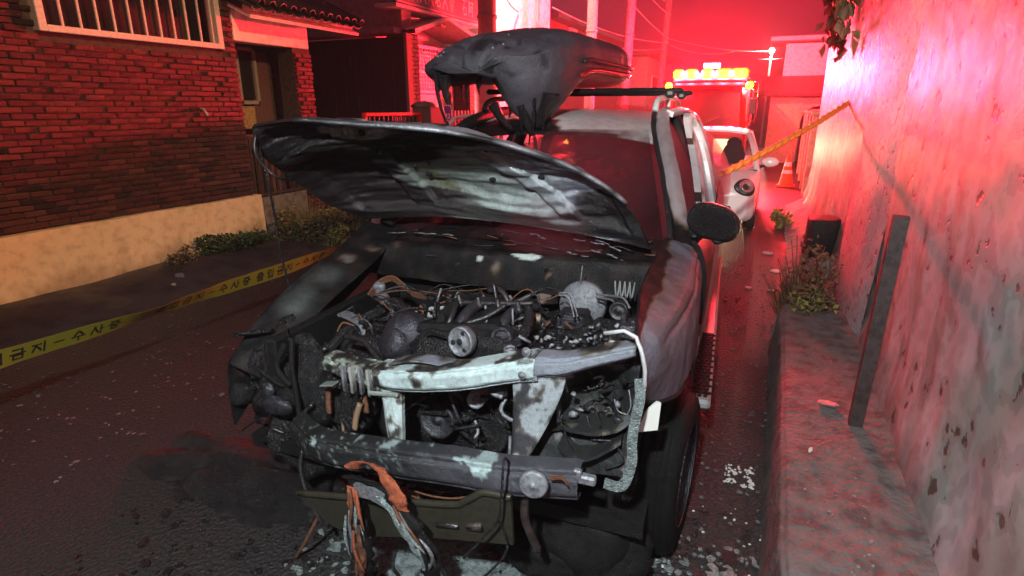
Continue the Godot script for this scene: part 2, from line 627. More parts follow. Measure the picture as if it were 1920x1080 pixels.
func brick_field(parent: Node, z0: float, z1: float, y0: float, y1: float, holes: Array, variants: Array, limit: int, x := HX) -> void:
	# rough bricks on a wall that faces +x; the nearest ones as parts, the rest joined
	var L := 0.190
	var Hb := 0.058
	var all := []
	var row := 0
	var y := y0
	while y + Hb * 0.8 < y1:
		var z := z0 - (L / 2 if row % 2 else 0.0)
		while z < z1:
			var a := maxf(z, z0)
			var b := minf(z + L - 0.012, z1)
			if b - a > 0.03:
				var c := Vector3(x + 0.012, y + Hb / 2, (a + b) / 2)
				var ok := true
				for h in holes:
					if c.z > h[0] and c.z < h[1] and c.y > h[2] and c.y < h[3]:
						ok = false
				if ok:
					all.append([c, b - a])
			z += L
		y += Hb
		row += 1
	all.sort_custom(func(p, q): return (p[0] - Vector3(-1, 1.2, 0)).length_squared() + (60.0 if p[0].z > -3.3 else 0.0) < (q[0] - Vector3(-1, 1.2, 0)).length_squared() + (60.0 if q[0].z > -3.3 else 0.0))
	var joined := {}
	for i in all.size():
		var c: Vector3 = all[i][0]
		var w: float = all[i][1]
		var out_by := rr(-0.012, 0.016)
		var t := Basis(Vector3.UP, rr(-0.09, 0.09)) * Basis(Vector3.BACK, rr(-0.12, 0.12)) * Basis(Vector3.RIGHT, rr(-0.025, 0.025))
		var v: int = [0, 0, 0, 1, 1, 2, 3][rng.randi() % 7]
		if i < limit and w > 0.17:
			var o := put("brick", variants[rng.randi() % variants.size()], M["brick_%d" % v], parent)
			o.transform = Transform3D(t, c + Vector3(out_by, 0, 0))
		else:
			if not joined.has(v):
				joined[v] = flat()
			box(joined[v], c + Vector3(out_by, 0, 0), Vector3(0.05, Hb - 0.012, w), 0.006, t)
	for v in joined:
		stuff(obj("brick_courses", joined[v], M["brick_%d" % v], parent))

func brick_variants() -> Array:
	var out := []
	for k in 4:
		var st := flat()
		var h := Vector3(0.025, 0.0235, 0.089)
		# the outer face of a rough brick is a bumpy grid
		var f = func(u, v):
			var ed: float = minf(minf(u, 1 - u) * 5.0, minf(v, 1 - v) * 3.0)
			var x := h.x - 0.010 * (1.0 - clampf(ed, 0, 1)) + 0.006 * noise(Vector3(u * 0.2, v * 0.06, k * 3.1), 30.0)
			return Vector3(x, lerpf(-h.y, h.y, v), lerpf(h.z, -h.z, u))
		grid(st, 5, 3, f, null, true)
		box(st, Vector3(-0.010, 0, 0), Vector3(0.05, h.y * 2, h.z * 2))
		st.generate_normals()
		out.append(st.commit())
	return out

func brick_house() -> void:
	var t := thing("brick_house", "dark red brick house with a cream plinth, barred window and tiled porch eave", "house")
	# wall behind the bricks, with the window opening cut out by building it of pieces
	var st := flat()
	var wz0 := -5.44
	var wz1 := -3.45
	for r in [[-5.65, 2.2, 0.0, 2.42], [-5.65, wz0, 2.42, 4.2], [wz1, 2.2, 2.42, 4.2], [wz0, wz1, 3.7, 4.2]]:
		box(st, Vector3(HX - 0.14, (r[2] + r[3]) / 2, (r[0] + r[1]) / 2), Vector3(0.28, r[3] - r[2], r[1] - r[0]))
	obj("wall", st, M.mortar, t)
	st = flat()
	box(st, Vector3(HX - 0.14, 1.28, -6.81), Vector3(0.28, 2.56, 0.33))
	box(st, Vector3(HX - 1.4, 1.5, -6.9), Vector3(2.2, 3.0, 0.14))
	box(st, Vector3(HX - 1.35, 1.5, -5.72), Vector3(2.1, 3.0, 0.14))
	obj("porch_wall", st, M.mortar, t)
	var vs := brick_variants()
	brick_field(t, -5.65, 1.4, 0.66, 4.1, [[wz0 - 0.05, wz1 + 0.05, 2.36, 3.75]], vs, 270)
	brick_field(t, -6.97, -6.65, 0.1, 2.52, [], vs, 0)
	# cream plinth, a little proud
	st = smooth()
	var f = func(u, v):
		var z: float = lerpf(2.0, -5.72, u)
		var pr = [Vector3(HX + 0.10, -0.1, z), Vector3(HX + 0.09, 0.3, z), Vector3(HX + 0.085, 0.61, z), Vector3(HX + 0.06, 0.64, z), Vector3(HX - 0.1, 0.645, z)]
		var p := along(pr, v)
		return p + Vector3(0.012 * noise(p, 1.5) + 0.004 * noise(p, 9.0), 0.012 * noise(p, 2.0), 0)
	grid(st, 200, 24, f, func(_u, _v, p):
		var grime: float = smoothstep(0.30, 0.02, p.y + 0.22 * noise(p, 1.6) + 0.1 * noise(p, 6.0))
		var run: float = smoothstep(0.12, 0.35, noise(Vector3(p.z, p.y * 0.12, 3.0), 2.2)) * smoothstep(0.7, 0.3, p.y)
		return Color(1, 1, 1).lerp(Color(0.34, 0.30, 0.26), clampf(grime * 0.7 + run * 0.25, 0, 1)))
	st.set_smooth_group(-1)
	var e := -5.72
	quad(st, Vector3(HX + 0.10, -0.1, e), Vector3(HX - 0.1, -0.1, e), Vector3(HX - 0.1, 0.645, e), Vector3(HX + 0.07, 0.63, e))
	obj("plinth", st, M.cream_paint, t)
	# barred window
	var w := obj("window", window_frame(wz0, wz1, 2.42, 3.7), M.frame_white, t)
	st = flat()
	box(st, Vector3(HX - 0.2, 3.05, (wz0 + wz1) / 2), Vector3(0.01, 1.2, wz1 - wz0 - 0.06))
	obj("pane", st, M.dark_glass, w)
	var z := wz0 + 0.12
	while z < wz1 - 0.05:
		st = flat()
		box(st, Vector3(HX + 0.07, 3.06, z), Vector3(0.022, 1.24, 0.022), 0.004)
		obj("window_bar", st, M.frame_white, w)
		z += 0.165
	# plaster band above the porch, its board ceiling and the beam
	st = flat()
	box(st, Vector3(HX - 0.10, 2.73, -6.31), Vector3(0.24, 0.37, 1.30), 0.01)
	obj("fascia", st, M.white_paint, t)
	st = flat()
	box(st, Vector3(HX - 1.2, 2.60, -6.31), Vector3(1.9, 0.05, 1.1))
	obj("porch_ceiling", st, M.frame_grey, t)
	# porch back: window with two sashes, boards, a dark door
	st = flat()
	box(st, Vector3(HX - 0.62, 1.2, -6.2), Vector3(0.08, 2.4, 1.2))
	obj("porch_back", st, M.mortar, t)
	var pw := obj("window", sash_frame(), M.frame_grey, t)
	for k in 2:
		st = flat()
		box(st, Vector3(HX - 0.53, 2.17, -5.93 - k * 0.33), Vector3(0.012, 0.62, 0.27))
		obj("pane", st, M.dark_glass, pw)
	st = flat()
	box(st, Vector3(HX - 0.55, 1.25, -6.53), Vector3(0.05, 2.5, 0.34), 0.01)
	obj("door", st, M.dark_brick, t)
	st = flat()
	box(st, Vector3(HX - 0.40, 1.62, -5.98), Vector3(0.04, 0.30, 0.50), 0.008)
	box(st, Vector3(HX - 0.375, 1.64, -5.90), Vector3(0.01, 0.10, 0.09), 0.004)
	obj("board", st, M.board_yellow, t)
	# iron grille below the porch opening
	st = flat()
	for k in 9:
		box(st, Vector3(HX - 0.02, 1.0, -5.72 - k * 0.105), Vector3(0.018, 0.85, 0.018))
	for y in [0.62, 1.40]:
		box(st, Vector3(HX - 0.02, y, -6.15), Vector3(0.03, 0.03, 0.95))
	obj("grille", st, M.rusty_steel, t)
	st = flat()
	box(st, Vector3(HX - 0.1, 0.28, -6.2), Vector3(0.2, 0.6, 0.95), 0.01)
	obj("porch_step", st, M.old_concrete, t)
	# small fixings on the wall
	st = smooth()
	tube(st, [Vector3(HX + 0.02, 1.74, -5.02), Vector3(HX + 0.10, 1.73, -5.02), Vector3(HX + 0.13, 1.66, -5.03)], 0.018, 6)
	obj("pipe_stub", st, M.frame_grey, t)
	# tiled eave: pan tiles running down towards the alley
	var tiles := []
	for k in 2:
		st = smooth()
		tile_shape(st, k)
		st.generate_normals()
		tiles.append(st.commit())
	var slope := Basis(Vector3.BACK, -0.42)
	for i in 12:
		for j in 5:
			for k in 2:
				var o := put("roof_tile", tiles[k], M.tile_roof, t)
				var zz := -5.62 - i * 0.17 - k * 0.085
				o.transform = Transform3D(slope * Basis(Vector3.RIGHT, rr(-0.03, 0.03)), Vector3(HX + 0.36 - j * 0.27, 2.96 + j * 0.121 + k * 0.035 + rr(-0.006, 0.006), zz))
	st = flat()
	box(st, Vector3(HX - 0.30, 3.10, -6.63), Vector3(1.5, 0.04, 2.02), 0, slope)
	box(st, Vector3(HX + 0.30, 2.90, -6.60), Vector3(0.03, 0.06, 2.0), 0.006)
	obj("eave_board", st, M.white_paint, t)
	st = flat()
	box(st, Vector3(HX - 3.0, 4.4, -2.6), Vector3(5.6, 0.16, 9.0), 0.02)
	obj("roof", st, M.tile_roof, t)

func tile_shape(st: SurfaceTool, k: int) -> void:
	# k 0: hollow pan, k 1: round cover tile with a thick end
	var f = func(u, v):
		var a: float = PI * u
		var r := 0.075 if k == 0 else 0.052
		var y: float = -sin(a) * r * 0.45 if k == 0 else sin(a) * r * 1.1
		return Vector3(lerpf(-0.16, 0.16, v), y, cos(a) * r)
	sheet(st, 6, 1, f, Vector3(0, -0.016, 0))

func window_frame(z0: float, z1: float, y0: float, y1: float) -> SurfaceTool:
	var st := flat()
	var w := 0.07
	for e in [[z0, z0 + w, y0, y1], [z1 - w, z1, y0, y1], [z0 + w, z1 - w, y0, y0 + 0.06], [z0 + w, z1 - w, y1 - 0.06, y1]]:
		box(st, Vector3(HX + 0.02, (e[2] + e[3]) / 2, (e[0] + e[1]) / 2), Vector3(0.16, e[3] - e[2], e[1] - e[0]), 0.006)
	return st

func sash_frame() -> SurfaceTool:
	var st := flat()
	for z in [-5.78, -6.08, -6.13, -6.43]:
		box(st, Vector3(HX - 0.51, 2.17, z), Vector3(0.05, 0.76, 0.045), 0.005)
	for y in [1.82, 2.52]:
		box(st, Vector3(HX - 0.51, y, -6.1), Vector3(0.05, 0.05, 0.72), 0.005)
	return st

func shutter_house() -> void:
	var t := thing("grey_house", "grey rendered house front with a large dark metal shutter behind the burnt car", "house")
	var zf := -9.15
	var st := flat()
	box(st, Vector3(-8.1, 3.75, zf - 0.22), Vector3(3.8, 1.5, 0.3))
	box(st, Vector3(-8.1, 3.02, zf - 0.02), Vector3(3.8, 0.10, 0.4), 0.012)
	box(st, Vector3(-9.6, 1.5, zf - 0.2), Vector3(0.8, 3.0, 0.3))
	obj("wall", st, M.grey_render, t)
	var sh := Node3D.new()
	sh.name = "shutter"
	t.add_child(sh, true)
	for k in 11:
		st = flat()
		box(st, Vector3(-6.30 - k * 0.27, 1.47, zf - 0.10), Vector3(0.262, 2.94, 0.05 + 0.010 * (k % 2)), 0.008)
		obj("panel", st, M.dark_sheet, sh)
	st = flat()
	box(st, Vector3(-7.35, 2.55, zf - 0.05), Vector3(0.05, 0.16, 0.03), 0.006)
	obj("latch", st, M.dark_alloy, sh)
	st = flat()
	box(st, Vector3(-6.12, 1.5, zf - 0.1), Vector3(0.06, 3.0, 0.16), 0.006)
	obj("post", st, M.pink_brick, t)
	st = flat()
	box(st, Vector3(-8.2, 4.6, zf - 1.6), Vector3(4.4, 0.16, 3.2), 0.02)
	obj("roof", st, M.tile_roof, t)

func stroke(im: Image, a: Vector2, b: Vector2, w: float, c: Color) -> void:
	var n := int(a.distance_to(b) / (w * 0.35)) + 1
	for i in n + 1:
		var p := a.lerp(b, float(i) / n)
		im.fill_rect(Rect2i(int(p.x - w / 2), int(p.y - w / 2), maxi(1, int(w)), maxi(1, int(w))), c)

func glyph(im: Image, g: Array, at: Vector2, size: Vector2, w: float, c: Color) -> void:
	for s in g:
		for i in s.size() - 1:
			stroke(im, at + s[i] * size, at + s[i + 1] * size, w, c)

func v2(a: Array) -> Array:
	# [x, y, x, y ...] to points
	var out := []
	for i in range(0, a.size(), 2):
		out.append(Vector2(a[i], a[i + 1]))
	return out

func ring(c: Vector2, r: Vector2) -> Array:
	var out := []
	for i in 17:
		out.append(c + r * Vector2(cos(TAU * i / 16), sin(TAU * i / 16)))
	return out

func sign_print() -> ImageTexture:
	var im := Image.create(1024, 200, false, Image.FORMAT_RGB8)
	im.fill(lin(0.09, 0.11, 0.135))
	im.fill_rect(Rect2i(0, 190, 1024, 10), lin(0.4, 0.3, 0.3))
	var white := lin(0.75, 0.72, 0.72)
	var G := {
		"da": [v2([0.5, 0.1, 0.45, 0.45, 0.1, 0.95]), v2([0.5, 0.35, 0.9, 0.95]), v2([0.08, 0.38, 0.92, 0.38])],
		"ro": [v2([0.2, 0.22, 0.8, 0.22]), v2([0.5, 0.05, 0.5, 0.42]), v2([0.05, 0.44, 0.95, 0.44]), v2([0.82, 0.1, 0.12, 0.74]), v2([0.75, 0.55, 0.36, 0.70]), v2([0.36, 0.56, 0.36, 0.90, 0.82, 0.90, 0.84, 0.76])],
		"in": [v2([0.5, 0.05, 0.42, 0.5, 0.08, 0.95]), v2([0.46, 0.32, 0.92, 0.95])],
		"hoe": [v2([0.5, 0.02, 0.05, 0.35]), v2([0.5, 0.02, 0.95, 0.35]), v2([0.3, 0.33, 0.7, 0.33]), v2([0.2, 0.42, 0.8, 0.42, 0.8, 0.62, 0.2, 0.62, 0.2, 0.42]), v2([0.5, 0.42, 0.5, 0.62]), v2([0.3, 0.7, 0.7, 0.7, 0.7, 0.96, 0.3, 0.96, 0.3, 0.7]), v2([0.3, 0.83, 0.7, 0.83])],
		"seok": [v2([0.1, 0.1, 0.92, 0.1]), v2([0.5, 0.1, 0.35, 0.45, 0.08, 0.7]), v2([0.34, 0.52, 0.82, 0.52, 0.82, 0.93, 0.34, 0.93, 0.34, 0.52])],
		"a": [v2([0.12, 0.1, 0.12, 0.95]), v2([0.12, 0.1, 0.36, 0.16, 0.2, 0.45, 0.38, 0.6, 0.16, 0.7]), v2([0.45, 0.14, 0.97, 0.14]), v2([0.86, 0.14, 0.86, 0.94, 0.74, 0.88]), v2([0.5, 0.38, 0.72, 0.38, 0.72, 0.68, 0.5, 0.68, 0.5, 0.38])],
	}
	var x := 70.0
	for e in [["da", white], ["da", white], ["in", white], ["in", lin(0.7, 0.12, 0.14)], ["ro", white], ["in", white], ["hoe", lin(0.7, 0.5, 0.4)], ["", white], ["seok", white], ["a", white]]:
		if e[0] != "":
			glyph(im, G[e[0]], Vector2(x, 78), Vector2(76, 98), 9.0, e[1])
		x += 90.0
	return ImageTexture.create_from_image(im)

func sign_house() -> void:
	var t := thing("sign_house", "pale house with a gabled porch, lattice door and blue sign board above", "house")
	var st := flat()
	box(st, Vector3(HX - 1.2, 2.2, -12.6), Vector3(2.4, 4.6, 0.3))
	box(st, Vector3(HX - 1.0, 3.25, -10.9), Vector3(0.3, 0.55, 3.3))
	box(st, Vector3(HX - 0.35, 1.5, -12.05), Vector3(0.5, 3.0, 0.9))
	obj("wall", st, M.white_paint, t)
	# brick pillars
	for z in [[-9.43, 0.40], [-11.68, 0.22]]:
		st = flat()
		box(st, Vector3(HX - 0.05, 1.5, z[0]), Vector3(0.4, 3.0, z[1] * 0.96), 0.0)
		var pl := obj("pillar", st, M.mortar, t)
		var y := 0.03
		var row := 0
		st = flat()
		while y < 2.96:
			for k in 2:
				var w: float = z[1] * (0.62 if (k + row) % 2 else 0.36)
				var c: float = z[0] + (k - 0.5) * (z[1] - w)
				box(st, Vector3(HX + 0.15, y + 0.035, c), Vector3(0.03, 0.06, w - 0.012), 0.005)
			y += 0.072
			row += 1
		stuff(obj("brick_courses", st, M.pink_brick, pl))
	# lattice screen with a door
	st = flat()
	for z in [-9.68, -10.02, -11.0, -11.5]:
		box(st, Vector3(HX - 0.25, 1.45, z), Vector3(0.06, 2.9, 0.06), 0.005)
	for y in [2.88, 2.42, 2.05]:
		box(st, Vector3(HX - 0.25, y, -10.6), Vector3(0.055, 0.06, 1.86), 0.005)
	var fr := obj("door_frame", st, M.frame_white, t)
	st = flat()
	for k in 9:
		box(st, Vector3(HX - 0.25, 2.4, -10.09 - k * 0.098), Vector3(0.02, 0.9, 0.02))
	for k in 12:
		box(st, Vector3(HX - 0.25, 2.0 + k * 0.072, -10.51), Vector3(0.018, 0.016, 0.92))
	for k in 3:
		box(st, Vector3(HX - 0.25, 1.6, -9.77 - k * 0.085), Vector3(0.02, 2.5, 0.018))
		box(st, Vector3(HX - 0.25, 1.6, -11.12 - k * 0.11), Vector3(0.02, 2.5, 0.018))
	for k in 30:
		box(st, Vector3(HX - 0.25, 0.5 + k * 0.08, -9.85), Vector3(0.018, 0.014, 0.3))
		box(st, Vector3(HX - 0.25, 0.5 + k * 0.08, -11.25), Vector3(0.018, 0.014, 0.44))
	obj("lattice", st, M.frame_white, fr)
	st = flat()
	box(st, Vector3(HX - 0.32, 1.4, -10.6), Vector3(0.02, 2.8, 1.8))
	obj("backing_pane", st, M.door_pink, fr)
	var d := obj("door", door_leaf(), M.door_pink, t)
	st = flat()
	for k in 2:
		box(st, Vector3(HX - 0.18, 1.35, -10.28 - k * 0.46), Vector3(0.02, 0.9, 0.30), 0.004)
	obj("door_panel", st, M.frame_white, d)
	# sloping gable ceiling of the porch
	for e in [[Vector3(0, 2.98, -9.25), Vector3(0, 3.32, -10.45)], [Vector3(0, 3.32, -10.45), Vector3(0, 3.05, -11.75)]]:
		st = flat()
		var a: Vector3 = e[0]
		var b: Vector3 = e[1]
		var x0 := HX + 0.35
		var x1 := HX - 0.9
		for off in [0.0, 0.07]:
			var q = [Vector3(x0, a.y + off, a.z), Vector3(x1, a.y + off, a.z), Vector3(x1, b.y + off, b.z), Vector3(x0, b.y + off, b.z)]
			if off > 0:
				q.reverse()
			quad(st, q[0], q[1], q[2], q[3])
		quad(st, Vector3(x0, a.y, a.z), Vector3(x0, b.y, b.z), Vector3(x0, b.y + 0.07, b.z), Vector3(x0, a.y + 0.07, a.z))
		obj("porch_roof", st, M.white_paint, t)
	st = flat()
	box(st, Vector3(HX + 0.1, 3.27, -10.55), Vector3(0.12, 0.08, 0.18), 0.01)
	obj("porch_light_box", st, M.board_yellow, t)
	st = flat()
	plate(st, PackedVector2Array([Vector2(-9.3, 3.05), Vector2(-10.45, 3.30), Vector2(-11.7, 3.04), Vector2(-11.7, 2.95), Vector2(-9.3, 2.95)]), Transform3D(Basis(Vector3(0, 0, 1), Vector3(0, 1, 0), Vector3(-1, 0, 0)), Vector3(HX - 0.55, 0, 0)), 0.06)
	obj("gable_wall", st, M.white_paint, t)
	# sign board and the soffit under it
	st = flat()
	box(st, Vector3(HX + 0.0, 3.40, -10.45), Vector3(0.45, 0.06, 3.1), 0.01)
	obj("sign_soffit", st, M.white_paint, t)
	st = flat()
	box(st, Vector3(HX + 0.15, 3.77, -10.43), Vector3(0.10, 0.66, 3.0), 0.01)
	var sb := obj("sign_board", st, M.sign_blue, t)
	st = flat()
	var sx := HX + 0.203
	quad_uv(st, Vector3(sx, 4.09, -8.95), Vector3(sx, 4.09, -11.91), Vector3(sx, 3.45, -11.91), Vector3(sx, 3.45, -8.95))
	var m := mat("sign_print", Color.WHITE, 0.4)
	m.albedo_texture = sign_print()
	obj("lettering", st, m, sb)
	st = flat()
	box(st, Vector3(HX - 0.02, 2.78, -12.05), Vector3(0.05, 0.62, 0.85), 0.01)
	obj("notice_panel", st, M.frame_grey, t)

func door_leaf() -> SurfaceTool:
	var st := flat()
	box(st, Vector3(HX - 0.22, 1.0, -10.51), Vector3(0.05, 2.0, 0.92), 0.01)
	return st

func gate_wall() -> void:
	var t := thing("gate_wall", "low wall with a barred gate and dark post carrying a blue number plate", "wall")
	var st := flat()
	box(st, Vector3(-5.2, 0.68, -6.80), Vector3(0.14, 1.36, 0.24), 0.01)
	box(st, Vector3(-5.2, 0.55, -9.6), Vector3(0.14, 1.1, 1.3), 0.01)
	obj("wall", st, M.pink_brick, t)
	st = flat()
	box(st, Vector3(-5.2, 1.66, -7.40), Vector3(0.08, 0.05, 1.4), 0.008)
	box(st, Vector3(-5.2, 1.45, -7.40), Vector3(0.05, 0.04, 1.4), 0.008)
	for z in [-6.72, -8.08]:
		box(st, Vector3(-5.2, 0.84, z), Vector3(0.06, 1.68, 0.06), 0.006)
	var g := obj("gate", st, M.paint_red, t)
	for k in 12:
		st = flat()
		box(st, Vector3(-5.2, 0.85, -6.82 - k * 0.108), Vector3(0.02, 1.6, 0.02), 0.003)
		obj("gate_bar", st, M.rusty_steel, g)
	st = flat()
	box(st, Vector3(-5.23, 0.85, -7.75), Vector3(0.02, 1.55, 0.6))
	obj("gate_sheet", st, M.dark_sheet, g)
	st = flat()
	box(st, Vector3(-5.2, 0.88, -8.35), Vector3(0.34, 1.76, 0.40), 0.015)
	obj("post", st, M.dark_brick, t)
	st = smooth()
	lump(st, Vector3(-5.25, 1.78, -8.32), Vector3(0.2, 0.07, 0.2), 2.0)
	obj("post_cap", st, M.old_concrete, t)
	st = flat()
	box(st, Vector3(-5.2, 0.86, -8.68), Vector3(0.30, 1.72, 0.22), 0.01)
	obj("post", st, M.dark_brick, t)
	for k in 10:
		st = flat()
		box(st, Vector3(-5.2, 1.35, -8.86 - k * 0.12), Vector3(0.03, 0.7, 0.05), 0.004)
		obj("picket", st, M.pink_brick, t)
	# house-shaped number plate
	st = flat()
	var at := Transform3D(Basis(Vector3.UP, PI / 2 - 0.35), Vector3(-5.03, 1.66, -8.66))
	plate(st, PackedVector2Array([Vector2(-0.095, -0.12), Vector2(0.095, -0.12), Vector2(0.095, 0.08), Vector2(0.05, 0.13), Vector2(-0.05, 0.13), Vector2(-0.095, 0.08)]), at, 0.012)
	var p := obj("number_plate", st, M.band_white, t)
	st = flat()
	plate(st, PackedVector2Array([Vector2(-0.083, -0.108), Vector2(0.083, -0.108), Vector2(0.083, 0.075), Vector2(0.045, 0.118), Vector2(-0.045, 0.118), Vector2(-0.083, 0.075)]), at * Transform3D(Basis(), Vector3(0, 0, 0.006)), 0.008)
	obj("plate_face", st, M.plate_blue, p)
	var tm := TextMesh.new()
	tm.text = "22"
	var sf := SystemFont.new()
	sf.font_names = PackedStringArray(["Droid Sans"])
	sf.font_weight = 700
	tm.font = sf
	tm.font_size = 32
	tm.pixel_size = 0.0034
	tm.depth = 0.003
	var o := put("digits", tm, M.band_white, p)
	o.transform = at * Transform3D(Basis(), Vector3(0, -0.045, 0.0125))

func far_buildings() -> void:
	# white overexposed house behind the big pole
	var t := thing("white_house", "brightly lit white house wall behind the thick concrete pole", "house")
	var st := flat()
	box(st, Vector3(-8.3, 3.0, -16.3), Vector3(3.0, 6.0, 3.7), 0.02)
	obj("wall", st, M.white_render, t)
	st = flat()
	box(st, Vector3(-6.66, 3.55, -15.7), Vector3(0.22, 0.14, 1.5), 0.02)
	box(st, Vector3(-6.70, 5.4, -16.2), Vector3(0.35, 0.12, 3.6), 0.02)
	obj("sill", st, M.white_paint, t)
	st = smooth()
	tube(st, [Vector3(-6.72, 0, -16.9), Vector3(-6.72, 5.4, -16.9)], 0.05, 8)
	obj("drainpipe", st, M.frame_grey, t)
	st = flat()
	box(st, Vector3(-8.3, 6.1, -16.3), Vector3(3.4, 0.2, 4.1), 0.02)
	obj("roof", st, M.tile_roof, t)
	# dark brick house
	t = thing("dark_brick_house", "dark brick house with small white framed windows behind the two slim poles", "house")
	st = flat()
	box(st, Vector3(-9.0, 2.3, -24.9), Vector3(3.0, 4.6, 9.6), 0.02)
	obj("wall", st, M.dark_brick, t)
	for e in [[-22.3, 4.0], [-26.6, 3.7]]:
		st = flat()
		for k in [-0.36, 0.36]:
			box(st, Vector3(-7.46, e[1], e[0] + k), Vector3(0.1, 1.0, 0.09), 0.006)
		for k in [-0.5, 0.5]:
			box(st, Vector3(-7.46, e[1] + k, e[0]), Vector3(0.12, 0.09, 0.84), 0.006)
		var w := obj("window", st, M.frame_white, t)
		st = flat()
		box(st, Vector3(-7.485, e[1], e[0]), Vector3(0.02, 0.9, 0.64))
		obj("pane", st, M.dark_glass, w)
	st = flat()
	box(st, Vector3(-8.9, 4.7, -24.9), Vector3(3.6, 0.2, 10.0), 0.03)
	obj("roof", st, M.tile_roof, t)
	# farther pale house seen between the slim poles
	t = thing("far_house", "hazy pale house at the end of the row left of the fire engine", "house")
	st = flat()
	box(st, Vector3(-9.5, 2.2, -38.0), Vector3(5.0, 4.4, 8.0), 0.03)
	obj("wall", st, M.grey_render, t)
	for z in [-36.0, -39.0]:
		st = flat()
		box(st, Vector3(-6.97, 2.9, z), Vector3(0.08, 1.2, 1.5), 0.01)
		var w := obj("window", st, M.frame_white, t)
		st = flat()
		box(st, Vector3(-6.925, 2.9, z), Vector3(0.02, 1.0, 1.3))
		obj("pane", st, M.dark_glass, w)
	st = flat()
	box(st, Vector3(-9.2, 4.55, -38.0), Vector3(6.0, 0.24, 8.8), 0.03)
	obj("roof", st, M.tile_roof, t)
	# what closes the street
	t = thing("end_house", "dark house closing the alley far behind the fire engine", "house")
	st = flat()
	box(st, Vector3(-4.0, 2.0, -52.0), Vector3(9.0, 4.0, 5.0), 0.03)
	obj("wall", st, M.dark_brick, t)
	st = flat()
	plate(st, PackedVector2Array([Vector2(-5.2, 0), Vector2(5.2, 0), Vector2(0, 1.7)]), Transform3D(Basis(), Vector3(-4.0, 4.0, -52.0)), 6.0)
	obj("roof", st, M.tile_roof, t)

